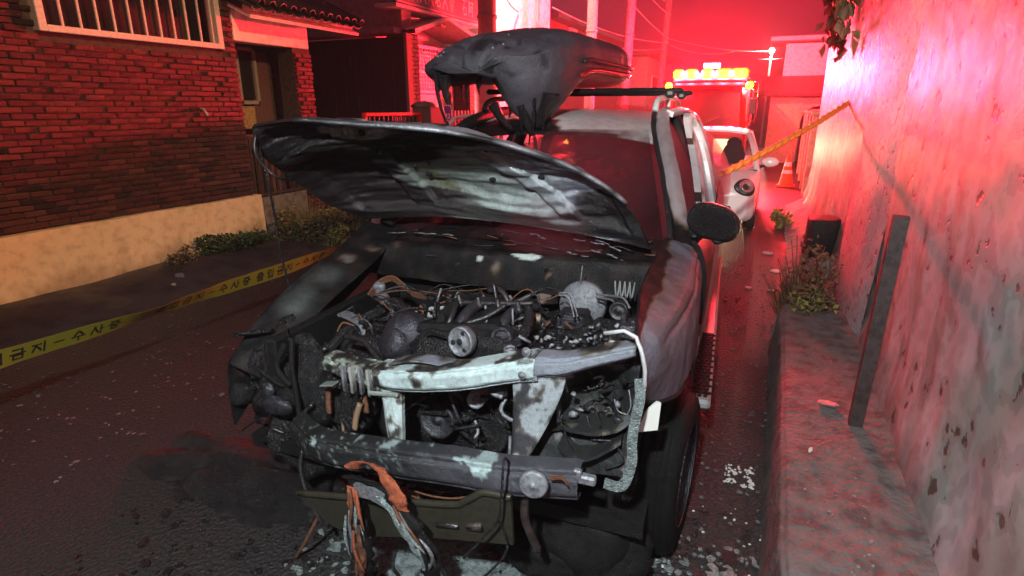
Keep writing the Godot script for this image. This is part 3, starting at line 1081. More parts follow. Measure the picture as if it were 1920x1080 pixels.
# ---------------------------------------------------------------- the right side
func plaster_wall() -> void:
	var t := thing("plaster_wall", "tall whitewashed wall with peeling paint and a buttress on the right", "wall")
	var st := smooth()
	var wx = func(z): return 0.685 + 0.003 * (z + 2.0)
	var f = func(u, v):
		var z: float = lerpf(2.5, -12.5, u)
		var y: float = lerpf(-0.05, 3.9, v)
		var x: float = wx.call(z) + 0.014 * noise(Vector3(0, y, z), 0.9) + 0.006 * noise(Vector3(3, y, z), 5.0)
		x -= 0.16 * pow(1.0 - clampf(y / 0.75, 0, 1), 2.0) * (0.7 + 0.8 * noise(Vector3(9, y, z), 1.2))
		return Vector3(x, y, z)
	var wc = func(_u, _v, p):
		var a: float = noise(Vector3(0, p.y * 0.5, p.z), 1.1) + 0.5 * noise(Vector3(4, p.y * 0.35, p.z), 3.0)
		var c := Color(0.78, 0.75, 0.75).lerp(Color(1.0, 1.0, 1.0), smoothstep(-0.25, 0.15, a))
		c = c.lerp(Color(0.62, 0.50, 0.46), smoothstep(0.18, 0.42, noise(Vector3(8, p.y * 0.3, p.z), 1.7)) * 0.7)
		var drip: float = noise(Vector3(16, p.y * 0.10, p.z), 4.5) + 0.5 * noise(Vector3(19, p.y * 0.2, p.z), 11.0)
		c = c.lerp(Color(0.42, 0.34, 0.32), smoothstep(0.10, 0.42, drip) * (0.55 + 0.3 * noise(Vector3(3, p.y, p.z), 0.8)))
		c = c.lerp(Color(0.60, 0.80, 0.68), smoothstep(0.05, 0.25, noise(Vector3(12, p.y * 0.7, p.z), 1.8)) * 0.7)
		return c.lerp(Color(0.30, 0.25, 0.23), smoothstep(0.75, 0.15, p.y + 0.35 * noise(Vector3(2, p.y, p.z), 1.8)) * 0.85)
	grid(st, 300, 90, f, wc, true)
	st.set_smooth_group(-1)
	box(st, Vector3(0.80, 1.9, -5.0), Vector3(0.16, 3.9, 14.96))
	obj("wall", st, M.plaster, t)
	# buttress running down the wall, rough and stained
	st = smooth()
	f = func(u, v):
		var y: float = lerpf(0.28, 3.9, v)
		var pr = [Vector3(0.70, y, -4.15), Vector3(0.672, y, -4.35), Vector3(0.652, y, -4.6), Vector3(0.645, y, -5.2), Vector3(0.655, y, -5.6), Vector3(0.70, y, -5.75)]
		var p := along(pr, u)
		p.x -= 0.05 * pow(1.0 - v, 3.0)
		return p + Vector3(0.012 * noise(p, 3.0), 0, 0.02 * noise(p, 2.0))
	grid(st, 16, 60, f)
	obj("buttress", st, M.pilaster, t)
	# cap stones
	for k in 9:
		st = flat()
		box(st, Vector3(0.74, 3.95, 2.0 - k * 1.65), Vector3(0.34, 0.12, 1.6), 0.02)
		obj("cap_stone", st, M.old_concrete, t)
	# steel post beside the wall
	st = flat()
	bar(st, [Vector3(0.505, 0.29, -2.90), Vector3(0.520, 1.32, -2.885)], 0.058, 0.05, Vector3.BACK)
	tag(obj("steel_post", st, M.rusty_steel), "dark rusty steel post standing on the concrete ledge by the wall", "post")
	# dark block of concrete at the foot of the wall
	st = smooth()
	f = func(u, v):
		var a: float = u * TAU
		var sx := signf(cos(a)) * pow(absf(cos(a)), 0.5)
		var sz := signf(sin(a)) * pow(absf(sin(a)), 0.5)
		var y: float = 0.34 * minf(v * 1.25, 1.0)
		var k: float = 1.0 if v < 0.75 else sqrt(maxf(0.0, 1.0 - pow((v - 0.75) / 0.25, 2.0)))
		k *= 1.0 - 0.12 * v
		var p := Vector3(0.53 + 0.15 * sx * k, 0.34 + y + 0.05 * (1.0 - k) , -6.6 + 0.30 * sz * k)
		return p + Vector3.ONE * 0.025 * noise(p, 2.0)
	grid(st, 32, 16, f, null, true)
	tag(obj("concrete_block", st, M.soot_rough), "dark rounded concrete block against the wall past the weeds", "block")
	st = smooth()
	lump(st, Vector3(0.56, 0.16, -6.6), Vector3(0.20, 0.20, 0.42), 3.0, 0.25, 14)
	tag(obj("footing_rock", st, M.concrete), "pale rough rock under the dark concrete block", "rock")
	# sloping mortar strip between block and road
	st = smooth()
	f = func(u, v):
		var z: float = lerpf(-5.2, -12.0, v)
		var p := Vector3(lerpf(0.26, 0.68, u), lerpf(0.0, 0.22, u) + 0.06 * noise(Vector3(u, 0, z), 0.9), z)
		return p + Vector3(0.05 * noise(Vector3(0, 0, z), 1.0), 0, 0)
	grid(st, 8, 60, f)
	var k2 := struct("kerb_strip", st, M.concrete)
	k2.set_meta("label", "sloping mortar strip at the foot of the wall")

func far_right() -> void:
	var t := thing("yard_wall", "far rendered yard wall with beige gate pillars behind the traffic cone", "wall")
	var st := flat()
	box(st, Vector3(0.95, 0.85, -20.0), Vector3(0.2, 1.7, 14.0), 0.02)
	obj("wall", st, M.concrete, t)
	for z in [-13.4, -14.6, -16.2, -18.0]:
		st = flat()
		box(st, Vector3(0.72, 0.8, z), Vector3(0.26, 1.6, 0.26), 0.02)
		box(st, Vector3(0.72, 1.64, z), Vector3(0.32, 0.08, 0.32), 0.02)
		obj("gate_pillar", st, M.cream_paint, t)
	# house with an arched doorway
	t = thing("arch_house", "pale house with an arched doorway and sloping roof right of the fire engine", "house")
	st = flat()
	var c := PackedVector2Array([Vector2(-1.5, 0), Vector2(-0.55, 0), Vector2(-0.55, 1.3)])
	for k in 9:
		var a := PI - PI * k / 8
		c.append(Vector2(-0.05 + 0.5 * cos(a), 1.3 + 0.5 * sin(a)))
	c.append_array(PackedVector2Array([Vector2(0.45, 1.3), Vector2(0.45, 0), Vector2(1.6, 0), Vector2(1.6, 2.25), Vector2(-1.5, 2.25)]))
	plate(st, c, Transform3D(Basis(), Vector3(1.15, 0, -21.5)), 0.2)
	obj("front_wall", st, M.cream_paint, t)
	st = flat()
	box(st, Vector3(1.2, 1.1, -22.4), Vector3(3.0, 2.2, 0.1))
	obj("inner_wall", st, M.pink_brick, t)
	st = flat()
	box(st, Vector3(1.2, 2.42, -21.9), Vector3(3.6, 0.10, 1.9), 0.01, Basis(Vector3.RIGHT, 0.32))
	obj("roof", st, M.tile_roof, t)
	st = flat()
	box(st, Vector3(1.3, 3.0, -24.0), Vector3(2.8, 1.6, 2.0), 0.02)
	obj("upper_wall", st, M.white_paint, t)
	st = flat()
	box(st, Vector3(1.1, 3.95, -24.0), Vector3(3.4, 0.14, 2.4), 0.02)
	obj("upper_roof", st, M.frame_white, t)
	# purple banner on the corner
	st = flat()
	box(st, Vector3(0.98, 2.9, -16.0), Vector3(0.05, 1.1, 0.5), 0.006)
	box(st, Vector3(0.98, 1.8, -16.0), Vector3(0.05, 3.6, 0.05), 0.006)
	tag(obj("banner", st, mat("purple_cloth", lin(0.12, 0.03, 0.35), 0.7)), "small purple banner on a pole beyond the end of the peeling wall", "banner")

func poles_and_wires() -> void:
	var P := [
		[Vector3(-5.43, 0, -11.0), Vector3(-5.43, 9, -11.0), 0.19, "thick round concrete utility pole in front of the white house", "utility pole"],
		[Vector3(-5.0, 0, -16.6), Vector3(-5.0, 8.5, -16.6), 0.15, "greenish concrete pole standing before the dark brick house", "utility pole"],
		[Vector3(-4.85, 0, -20.0), Vector3(-4.66, 9, -20.0), 0.15, "white lit pole leaning slightly right of the roof box", "utility pole"],
		[Vector3(-4.72, 0, -25.2), Vector3(-4.40, 8.5, -25.2), 0.13, "farthest slim pole with wires fanning out left of the fire engine", "utility pole"],
	]
	for e in P:
		var t := thing("utility_pole", e[3], e[4], Vector3.ZERO, 0.0, "utility poles along the left houses")
		var st := smooth()
		tube(st, [e[0], (e[0] + e[1]) / 2, e[1]], [e[2], e[2] * 0.92, e[2] * 0.8], 20)
		obj("shaft", st, M.pole_concrete, t)
		st = flat()
		var top: Vector3 = e[0].lerp(e[1], 0.86)
		box(st, top, Vector3(1.3, 0.08, 0.08), 0.01)
		obj("crossarm", st, M.frame_grey, t)
		for k in [0.38, 0.44]:
			st = smooth()
			var c: Vector3 = e[0].lerp(e[1], k)
			lathe(st, [[e[2] * 0.98, -0.03], [e[2] * 1.05, -0.03], [e[2] * 1.05, 0.03], [e[2] * 0.98, 0.03]], Transform3D(Basis(), c), 20)
			obj("band", st, M.frame_grey, t)
		for s in [-0.55, 0.0, 0.55]:
			st = smooth()
			lathe(st, [[0.0, 0.0], [0.035, 0.0], [0.05, 0.06], [0.03, 0.09], [0.045, 0.13], [0.0, 0.16]], Transform3D(Basis(), top + Vector3(s, 0.04, 0)), 10)
			obj("insulator", st, M.band_white, t)
	var W := [
		[Vector3(-4.43, 4.35, -25.2), Vector3(-5.0, 5.6, -16.6), "sagging cable from the farthest slim pole to the greenish pole"], [Vector3(-4.43, 4.2, -25.2), Vector3(-6.6, 4.6, -17.8), "sagging cable from the farthest slim pole to the bright white house"], [Vector3(-4.45, 4.0, -25.2), Vector3(-7.4, 4.3, -21.0), "lowest cable from the farthest slim pole to the dark brick house"],
		[Vector3(-4.43, 4.35, -25.2), Vector3(-0.6, 4.3, -32.0), "cable from the farthest slim pole towards the far street lamp"], [Vector3(-4.43, 4.15, -25.2), Vector3(-2.2, 4.1, -29.0), "short cable leaving the farthest slim pole over the fire engine"], [Vector3(-4.5, 5.6, -25.2), Vector3(-5.43, 6.8, -11.0), "long cable between the farthest slim pole and the thick concrete pole"],
		[Vector3(-4.4, 5.2, -25.2), Vector3(-4.72, 5.8, -20.0), "cable between the farthest slim pole and the white lit pole"], [Vector3(-6.75, 4.2, -15.6), Vector3(-5.43, 4.6, -11.0), "cable from the thick concrete pole to the white house"],
	]
	for i in W.size():
		var a: Vector3 = W[i][0]
		var b: Vector3 = W[i][1]
		var pts := []
		for k in 17:
			var u := k / 16.0
			pts.append(a.lerp(b, u) - Vector3(0, 4.0 * u * (1 - u) * (0.18 + 0.05 * (i % 3)), 0))
		var st := smooth()
		tube(st, pts, 0.017, 5)
		tag(obj("overhead_wire", st, M.wire), W[i][2], "cable", "overhead cables")
	# coil of cable on the white house
	var st := smooth()
	for k in 3:
		var pts := []
		for j in 13:
			var a := PI + PI * j / 12
			pts.append(Vector3(-6.64, 4.15 + (0.26 + 0.08 * k) * sin(a), -16.9 - 0.12 * k + 0.34 * cos(a)))
		tube(st, pts, 0.016, 5)
	tag(obj("cable_loop", st, M.wire), "loops of black cable hanging on the bright white house", "cable")

func street_lamps() -> void:
	# amber street lamp beyond the wall on the right: its light falls over the wall top onto the left side
	var t := thing("street_lamp", "amber street lamp on a tall post behind the peeling wall", "street lamp")
	var st := smooth()
	tube(st, [Vector3(4.4, 0, -1.6), Vector3(4.4, 5.4, -1.6), Vector3(4.3, 6.0, -1.6), Vector3(3.9, 6.15, -1.6)], 0.05, 10)
	obj("post", st, M.frame_grey, t)
	st = smooth()
	lathe(st, [[0.0, 0.12], [0.14, 0.08], [0.18, 0.0], [0.16, 0.0], [0.0, 0.03]], Transform3D(Basis(), Vector3(3.85, 6.12, -1.6)), 16)
	obj("lamp_shade", st, M.frame_grey, t)
	st = smooth()
	lump(st, Vector3(3.85, 6.06, -1.6), Vector3(0.09, 0.06, 0.09), 1.0, 0.0, 8)
	obj("lamp_bulb", st, M.lamp_amber, t)
	lamp_light("lamp_light", Vector3(3.85, 5.98, -1.6), Color(1.0, 0.77, 0.53), 125.0, t, 0.07, 29.0, Vector3(-5.4, -1.3, -3.6))
	# work lamp of the fire crew on a tripod behind the camera
	t = thing("work_lamp", "white work lamp on a tripod in front of the burnt car", "lamp")
	st = smooth()
	var top := Vector3(-0.15, 3.1, 0.9)
	tube(st, [Vector3(-0.15, 0.5, 0.9), top], 0.016, 8)
	for k in 3:
		var a := TAU * k / 3
		tube(st, [Vector3(-0.15, 0.75, 0.9), Vector3(-0.15 + 0.4 * cos(a), 0, 0.9 + 0.4 * sin(a))], 0.012, 6)
	obj("tripod", st, M.black_plastic, t)
	st = flat()
	var turn := Basis.looking_at(Vector3(-0.9, 0.75, -1.6) - top)
	box(st, top + turn * Vector3(0, 0, 0.06), Vector3(0.22, 0.16, 0.08), 0.01, turn)
	obj("lamp_housing", st, M.black_plastic, t)
	st = flat()
	box(st, top + turn * Vector3(0, 0, 0.012), Vector3(0.19, 0.13, 0.01), 0.002, turn)
	obj("lamp_glass", st, M.lamp_cool, t)
	lamp_light("lamp_light", top + turn * Vector3(0, 0, -0.03), Color(0.93, 0.985, 1.0), 21.0, t, 0.07, 46.0, Vector3(-0.8, 0.75, -1.6))
	# its second head points down the alley
	top += Vector3(0.34, 0.05, 0.0)
	var far := Vector3(-0.15, 1.0, -9.6)
	turn = Basis.looking_at(far - top)
	st = smooth()
	tube(st, [top - Vector3(0.34, 0.05, 0.0), top], 0.014, 6)
	obj("lamp_bracket", st, M.black_plastic, t)
	st = flat()
	box(st, top + turn * Vector3(0, 0, 0.06), Vector3(0.22, 0.16, 0.08), 0.01, turn)
	obj("lamp_housing", st, M.black_plastic, t)
	st = flat()
	box(st, top + turn * Vector3(0, 0, 0.012), Vector3(0.19, 0.13, 0.01), 0.002, turn)
	obj("lamp_glass", st, M.lamp_cool, t)
	lamp_light("lamp_light", top + turn * Vector3(0, 0, -0.03), Color(1.0, 0.96, 0.93), 60.0, t, 0.07, 11.0, far)
	# lamp on the thick pole that lights the white house
	t = thing("wall_lamp", "white street lamp fixed on the thick concrete pole", "street lamp")
	st = smooth()
	tube(st, [Vector3(-5.43, 6.6, -11.2), Vector3(-5.3, 6.9, -12.0), Vector3(-5.25, 6.9, -12.6)], 0.03, 8)
	obj("arm", st, M.frame_grey, t)
	st = flat()
	box(st, Vector3(-5.25, 6.9, -12.8), Vector3(0.24, 0.08, 0.5), 0.02)
	obj("lamp_head", st, M.frame_grey, t)
	st = flat()
	box(st, Vector3(-5.25, 6.85, -12.8), Vector3(0.2, 0.02, 0.42), 0.004)
	obj("lamp_glass", st, M.lamp_cool, t)
	lamp_light("lamp_light", Vector3(-5.25, 6.8, -12.8), Color(0.95, 1.0, 0.95), 60.0, t, 0.1, 62.0, Vector3(-6.6, 2.4, -16.6))
	# far street lamp: the small white star above the truck
	t = thing("street_lamp", "small far street lamp shining white right above the fire engine", "street lamp")
	st = smooth()
	tube(st, [Vector3(-0.72, 0, -31.0), Vector3(-0.72, 4.1, -31.0)], 0.05, 8)
	tube(st, [Vector3(-1.25, 3.85, -31.0), Vector3(-0.2, 3.85, -31.0)], 0.035, 6)
	obj("post", st, M.frame_grey, t)
	st = smooth()
	lump(st, Vector3(-0.72, 4.24, -31.0), Vector3(0.13, 0.13, 0.13), 1.0, 0.0, 8)
	obj("lamp_bulb", st, M.lamp_white, t)
	lamp_light("lamp_light", Vector3(-0.72, 4.24, -31.0), Color(1.0, 0.85, 0.8), 14.0, t, 0.1)

# ---------------------------------------------------------------- other vehicles
func wheel(t: Node3D, at: Vector3, r: float, w: float, rim_m: Material) -> void:
	var turn := Transform3D(Basis(Vector3.BACK, PI / 2), at)
	var st := smooth()
	lathe(st, [[r * 0.62, -w / 2], [r * 0.9, -w / 2], [r * 0.985, -w * 0.4], [r, -w * 0.2], [r, w * 0.2], [r * 0.985, w * 0.4], [r * 0.9, w / 2], [r * 0.62, w / 2]], turn, 28)
	var ty := obj("tyre", st, M.rubber, t)
	st = smooth()
	lathe(st, [[0.0, -w * 0.36], [r * 0.15, -w * 0.36], [r * 0.2, -w * 0.28], [r * 0.56, -w * 0.3], [r * 0.63, -w * 0.46], [r * 0.63, w * 0.46], [r * 0.56, w * 0.3], [r * 0.2, w * 0.28], [r * 0.15, w * 0.36], [0.0, w * 0.36]], turn, 20)
	obj("rim", st, rim_m, ty)

func small_car(t: Node3D, L: float, W: float, H: float, paint: Material) -> void:
	# front faces +z at z 0
	var belt := H * 0.60
	var S := [
		[0.02, 0.66, 0.30, 0.52, 0.60, 0.62], [-0.02, 0.80, 0.22, 0.50, 0.64, 0.68], [-0.16, 0.92, 0.18, 0.52, 0.70, 0.76], [-0.45, 0.98, 0.18, 0.56, 0.78, 0.86],
		[-0.85, 1.0, 0.18, 0.60, belt, belt + 0.04], [-1.6, 1.0, 0.18, 0.62, belt, belt], [L * -0.75, 1.0, 0.18, 0.62, belt + 0.02, belt + 0.02], [-L + 0.12, 0.94, 0.22, 0.6, belt, belt], [-L, 0.80, 0.3, 0.55, belt - 0.1, belt - 0.1],
	]
	var f = func(u, v):
		var x: float = v * (S.size() - 1)
		var i := mini(int(x), S.size() - 2)
		var s := []
		for k in 6:
			s.append(lerpf(S[i][k], S[i + 1][k], x - i))
		var w: float = s[1] * W / 2
		var pr := [Vector3(-w * 0.9, s[2], s[0]), Vector3(-w, s[2] + 0.08, s[0]), Vector3(-w, s[3], s[0]), Vector3(-w * 0.94, s[4], s[0]), Vector3(-w * 0.5, s[5], s[0]), Vector3(0, s[5] + 0.015, s[0]), Vector3(w * 0.5, s[5], s[0]), Vector3(w * 0.94, s[4], s[0]), Vector3(w, s[3], s[0]), Vector3(w, s[2] + 0.08, s[0]), Vector3(w * 0.9, s[2], s[0])]
		return along(pr, u)
	var st := smooth()
	grid(st, 40, 40, f)
	var fr = func(u, v):
		var p: Vector3 = f.call(u, 0.0)
		return Vector3(p.x * v, lerpf(0.46, p.y, v), 0.02 + 0.06 * (1 - v))
	grid(st, 40, 6, fr)
	var bk = func(u, v):
		var p: Vector3 = f.call(u, 1.0)
		return Vector3(p.x * v, lerpf(0.5, p.y, v), -L - 0.04 * (1 - v))
	grid(st, 40, 4, bk, null, true)
	obj("body", st, paint, t)
	# roof and pillars
	var hw := W / 2 * 0.92
	var tw := W / 2 * 0.70
	var zA := -0.80
	var zT := -1.45
	var zR := -L + 0.45
	var roof = func(u, v):
		var z: float = lerpf(zT, zR, v)
		var c: float = sin(PI * u)
		return Vector3(lerpf(-tw, tw, u), H - 0.07 + 0.06 * pow(c, 0.6) + 0.02 * sin(PI * v), z + 0.05 * c * (1 - 2 * v))
	st = smooth()
	sheet(st, 14, 10, roof, Vector3(0, -0.035, 0))
	obj("roof", st, paint, t)
	for s in [-1, 1]:
		for e in [[Vector3(s * hw, belt - 0.03, zA + 0.02), Vector3(s * (hw + tw) * 0.5, lerpf(belt, H, 0.52), (zA + zT) * 0.5 + 0.03), Vector3(s * tw, H - 0.09, zT)], [Vector3(s * hw, belt, -1.75), Vector3(s * tw, H - 0.09, -1.85)], [Vector3(s * hw, belt, -L + 0.16), Vector3(s * tw, H - 0.09, zR)]]:
			st = smooth()
			tube(st, curve(e, 6), 0.045, 8, 0.7)
			obj("pillar", st, paint, t)
		st = flat()
		quad(st, Vector3(s * hw, belt, zA - 0.05), Vector3(s * tw, H - 0.10, zT - 0.02), Vector3(s * tw, H - 0.10, zR), Vector3(s * hw, belt, -L + 0.2))
		obj("side_window", st, M.glass, t)
		# mirror
		st = smooth()
		lump(st, Vector3(s * (hw + 0.17), belt + 0.10, zA - 0.22), Vector3(0.12, 0.075, 0.06), 3.0, 0.1, 10)
		var mi := obj("mirror", st, paint, t)
		st = smooth()
		tube(st, [Vector3(s * hw, belt + 0.02, zA - 0.2), Vector3(s * (hw + 0.10), belt + 0.05, zA - 0.22)], 0.025, 8)
		obj("arm", st, M.black_plastic, mi)
		# headlight
		st = smooth()
		var hp := Vector3(s * W * 0.36, 0.66, -0.09)
		var tilt := Basis(Vector3.UP, s * 0.55) * Basis(Vector3.RIGHT, -0.5)
		grid(st, 20, 6, func(u, v): return hp + tilt * Vector3(cos(TAU * u) * 0.16 * sin(v * PI / 2), sin(TAU * u) * 0.13 * sin(v * PI / 2) * (1.0 + 0.2 * cos(TAU * u) * s), 0.05 * cos(v * PI / 2) + 0.03))
		var hl := obj("headlight", st, M.black_plastic, t)
		st = smooth()
		lathe(st, [[0.0, 0.02], [0.04, 0.02], [0.085, 0.075], [0.095, 0.07], [0.095, 0.0]], Transform3D(tilt * Basis(Vector3.RIGHT, PI / 2), hp + tilt * Vector3(-s * 0.01, -0.01, 0.05)), 20)
		obj("reflector", st, M.reflector, hl)
		for z in [-0.62, -L + 0.62]:
			wheel(t, Vector3(s * (W / 2 - 0.10), 0.29, z), 0.29, 0.17, M.frame_grey)
	# windscreen and rear window
	st = smooth()
	grid(st, 10, 4, func(u, v): return Vector3(lerpf(-hw, hw, u) * lerpf(1.0, tw / hw, v), lerpf(belt, H - 0.08, v), lerpf(zA, zT, v) + 0.10 * sin(PI * u) * (1 - 0.5 * v)))
	obj("windscreen", st, M.glass, t)
	st = smooth()
	grid(st, 8, 2, func(u, v): return Vector3(lerpf(-hw, hw, u) * lerpf(1.0, tw / hw, v), lerpf(belt, H - 0.10, v), lerpf(-L + 0.14, zR, v)))
	obj("rear_window", st, M.glass, t)
	st = flat()
	bar(st, [Vector3(-hw, belt + 0.0, zA + 0.10), Vector3(hw, belt + 0.0, zA + 0.10)], 0.03, 0.02)
	obj("wiper", st, M.black_plastic, t)
	for s in [-1, 1]:
		st = smooth()
		lump(st, Vector3(s * 0.33, belt + 0.02, -1.75), Vector3(0.2, 0.36, 0.10), 5.0, 0.05, 8)
		var se := obj("seat", st, M.seat_cloth, t)
		st = smooth()
		lump(st, Vector3(s * 0.33, belt + 0.33, -1.78), Vector3(0.12, 0.10, 0.06), 6.0, 0.05, 8)
		obj("headrest", st, M.seat_cloth, se)
	st = flat()
	box(st, Vector3(0, 0.36, 0.045), Vector3(W * 0.55, 0.12, 0.05), 0.02)
	box(st, Vector3(0, 0.25, 0.03), Vector3(W * 0.7, 0.05, 0.06), 0.02)
	obj("grille", st, M.black_plastic, t)
	st = flat()
	box(st, Vector3(0, 0.46, 0.085), Vector3(0.33, 0.16, 0.012), 0.004)
	obj("blank_plate", st, M.band_white, t)
	for s in [-1, 1]:
		st = smooth()
		lump(st, Vector3(s * W * 0.36, belt - 0.16, -L + 0.02), Vector3(0.09, 0.14, 0.05), 7.0, 0.05, 8)
		obj("tail_lamp_glass", st, M.paint_red, t)

func white_car() -> void:
	var t := thing("parked_car", "small white hatchback parked nose to the burnt car with its headlight showing", "car", Vector3(-0.92, 0, -8.75), 0.03)
	small_car(t, 3.45, 1.58, 1.43, M.paint_white)

func silver_car() -> void:
	var t := thing("parked_car", "silver car beside the left houses, mostly hidden behind the burnt car", "car", Vector3(-4.1, 0, -6.75), -0.02)
	small_car(t, 3.6, 1.62, 1.68, M.paint_silver)

func fire_truck() -> void:
	var t := thing("fire_truck", "red fire engine with its light bar flashing at the end of the alley", "fire engine", Vector3(-1.85, 0, -17.0), 0.02)
	var W := 2.05
	var st := smooth()
	# cab shell: front frame, sides, roof
	st = flat()
	box(st, Vector3(0, 0.86, -0.12), Vector3(W, 0.72, 0.26), 0.05)
	obj("front_panel", st, M.paint_red, t)
	st = flat()
	for s in [-1, 1]:
		bar(st, [Vector3(s * (W / 2 - 0.06), 1.2, -0.02), Vector3(s * (W / 2 - 0.14), 2.24, -0.26)], 0.11, 0.10)
		box(st, Vector3(s * (W / 2 - 0.03), 0.95, -0.9), Vector3(0.06, 0.9, 1.4), 0.02)
		bar(st, [Vector3(s * (W / 2 - 0.03), 0.5, -1.62), Vector3(s * (W / 2 - 0.10), 2.26, -1.62)], 0.10, 0.16)
	box(st, Vector3(0, 2.31, -0.95), Vector3(W - 0.14, 0.14, 1.55), 0.06)
	obj("cab", st, M.paint_red, t)
	st = flat()
	quad(st, Vector3(-W / 2 + 0.1, 1.22, 0.0), Vector3(W / 2 - 0.1, 1.22, 0.0), Vector3(W / 2 - 0.17, 2.24, -0.24), Vector3(-W / 2 + 0.17, 2.24, -0.24))
	obj("windscreen", st, M.glass, t)
	for s in [-1, 1]:
		st = flat()
		quad(st, Vector3(s * (W / 2 - 0.03), 1.4, -0.16), Vector3(s * (W / 2 - 0.12), 2.24, -0.36), Vector3(s * (W / 2 - 0.12), 2.24, -1.55), Vector3(s * (W / 2 - 0.03), 1.4, -1.55))
		obj("side_window", st, M.glass, t)
		# wipers, mirrors with chrome arms
		st = smooth()
		tube(st, [Vector3(s * 0.2, 1.24, 0.03), Vector3(s * 0.2 + 0.55, 1.52, -0.03)], 0.012, 5)
		obj("wiper", st, M.black_plastic, t)
		st = smooth()
		tube(st, curve([Vector3(s * (W / 2 - 0.12), 2.2, -0.1), Vector3(s * (W / 2 + 0.10), 2.18, 0.12), Vector3(s * (W / 2 + 0.12), 1.8, 0.14), Vector3(s * (W / 2 + 0.10), 1.30, 0.12), Vector3(s * (W / 2 - 0.04), 1.18, 0.0)], 5), 0.017, 8)
		var ma := obj("mirror_arm", st, M.chrome, t)
		st = flat()
		box(st, Vector3(s * (W / 2 + 0.13), 1.78, 0.13), Vector3(0.20, 0.42, 0.06), 0.03)
		obj("mirror", st, M.black_plastic, ma)
		# headlights
		st = smooth()
		lathe(st, [[0.0, 0.0], [0.05, 0.0], [0.10, 0.06], [0.12, 0.07], [0.12, 0.0]], Transform3D(Basis(Vector3.RIGHT, PI / 2), Vector3(s * 0.72, 0.80, 0.02)), 18)
		var hl := obj("headlight", st, M.reflector, t)
		st = smooth()
		lathe(st, [[0.0, 0.075], [0.06, 0.072], [0.10, 0.062]], Transform3D(Basis(Vector3.RIGHT, PI / 2), Vector3(s * 0.72, 0.80, 0.02)), 18)
		obj("lamp_lens", st, M.lamp_white, hl)
		lamp_light("headlight_lamp", Vector3(s * 0.72, 0.80, 0.14), Color(1.0, 0.80, 0.62), 5.0, t, 0.08, 50.0, Vector3(s * 0.72, 0.0, 9.0))
		wheel(t, Vector3(s * (W / 2 - 0.16), 0.42, -0.95), 0.42, 0.24, M.frame_grey)
		wheel(t, Vector3(s * (W / 2 - 0.16), 0.42, -4.2), 0.42, 0.24, M.frame_grey)
		# marker lamps at the roof corners
		st = smooth()
		lump(st, Vector3(s * (W / 2 + 0.0), 2.30, 0.02), Vector3(0.09, 0.09, 0.07), 1.0, 0.0, 8)
		obj("marker_lamp", st, M.lamp_core, t)
		lamp_light("marker_light", Vector3(s * (W / 2 + 0.0), 2.30, 0.02), Color(1.0, 0.11, 0.25), 20.0, t, 0.03)
	# flood lamp under the windscreen, seen through the windows of the white car
	st = flat()
	box(st, Vector3(0.62, 0.72, 0.06), Vector3(0.74, 0.50, 0.05), 0.03)
	var fl := obj("flood_lamp", st, M.black_plastic, t)
	st = flat()
	box(st, Vector3(0.62, 0.72, 0.09), Vector3(0.68, 0.44, 0.02), 0.01)
	obj("lamp_lens", st, M.lamp_flood, fl)
	# visor, bumper, grille
	st = flat()
	bar(st, [Vector3(-W / 2 + 0.15, 2.30, -0.04), Vector3(W / 2 - 0.15, 2.30, -0.04)], 0.22, 0.03)
	obj("sun_visor", st, M.paint_red, t)
	st = flat()
	box(st, Vector3(0, 0.42, 0.05), Vector3(W + 0.06, 0.30, 0.26), 0.05)
	obj("bumper", st, M.frame_white, t)
	for k in 4:
		st = flat()
		box(st, Vector3(0, 0.74 + k * 0.07, 0.025), Vector3(1.05, 0.035, 0.03), 0.008)
		obj("grille_slat", st, M.chrome, t)
	# body with lockers and ladder
	st = flat()
	box(st, Vector3(0, 1.45, -3.6), Vector3(W + 0.06, 1.9, 3.6), 0.04)
	obj("body", st, M.paint_red, t)
	for s in [-1, 1]:
		for k in 3:
			st = flat()
			box(st, Vector3(s * (W / 2 + 0.035), 1.5, -2.5 - k * 1.1), Vector3(0.02, 1.3, 1.0), 0.006)
			obj("locker_shutter", st, M.frame_grey, t)
	st = smooth()
	for s in [0.62, 0.95]:
		tube(st, [Vector3(s, 2.55, -1.9), Vector3(s, 2.55, -5.4)], 0.028, 8)
	for k in 11:
		tube(st, [Vector3(0.62, 2.55, -2.0 - k * 0.33), Vector3(0.95, 2.55, -2.0 - k * 0.33)], 0.016, 6)
	obj("ladder", st, M.chrome, t)
	st = smooth()
	tube(st, [Vector3(W / 2 + 0.22, 1.3, -0.6), Vector3(W / 2 + 0.22, 2.5, -0.6)], 0.025, 8)
	for k in 5:
		tube(st, [Vector3(W / 2 + 0.02, 1.4 + k * 0.25, -0.6), Vector3(W / 2 + 0.22, 1.4 + k * 0.25, -0.6)], 0.018, 6)
	obj("hand_rail", st, M.chrome, t)
	# light bar: base, siren box and lamps
	var lb := Node3D.new()
	lb.name = "light_bar"
	t.add_child(lb, true)
	st = flat()
	box(st, Vector3(0, 2.44, -0.45), Vector3(1.95, 0.10, 0.32), 0.03)
	obj("base", st, M.black_plastic, lb)
	st = flat()
	box(st, Vector3(0.0, 2.84, -0.55), Vector3(0.44, 0.15, 0.14), 0.03)
	box(st, Vector3(0.0, 2.74, -0.55), Vector3(0.05, 0.12, 0.06), 0.01)
	obj("siren_box", st, M.frame_white, lb)
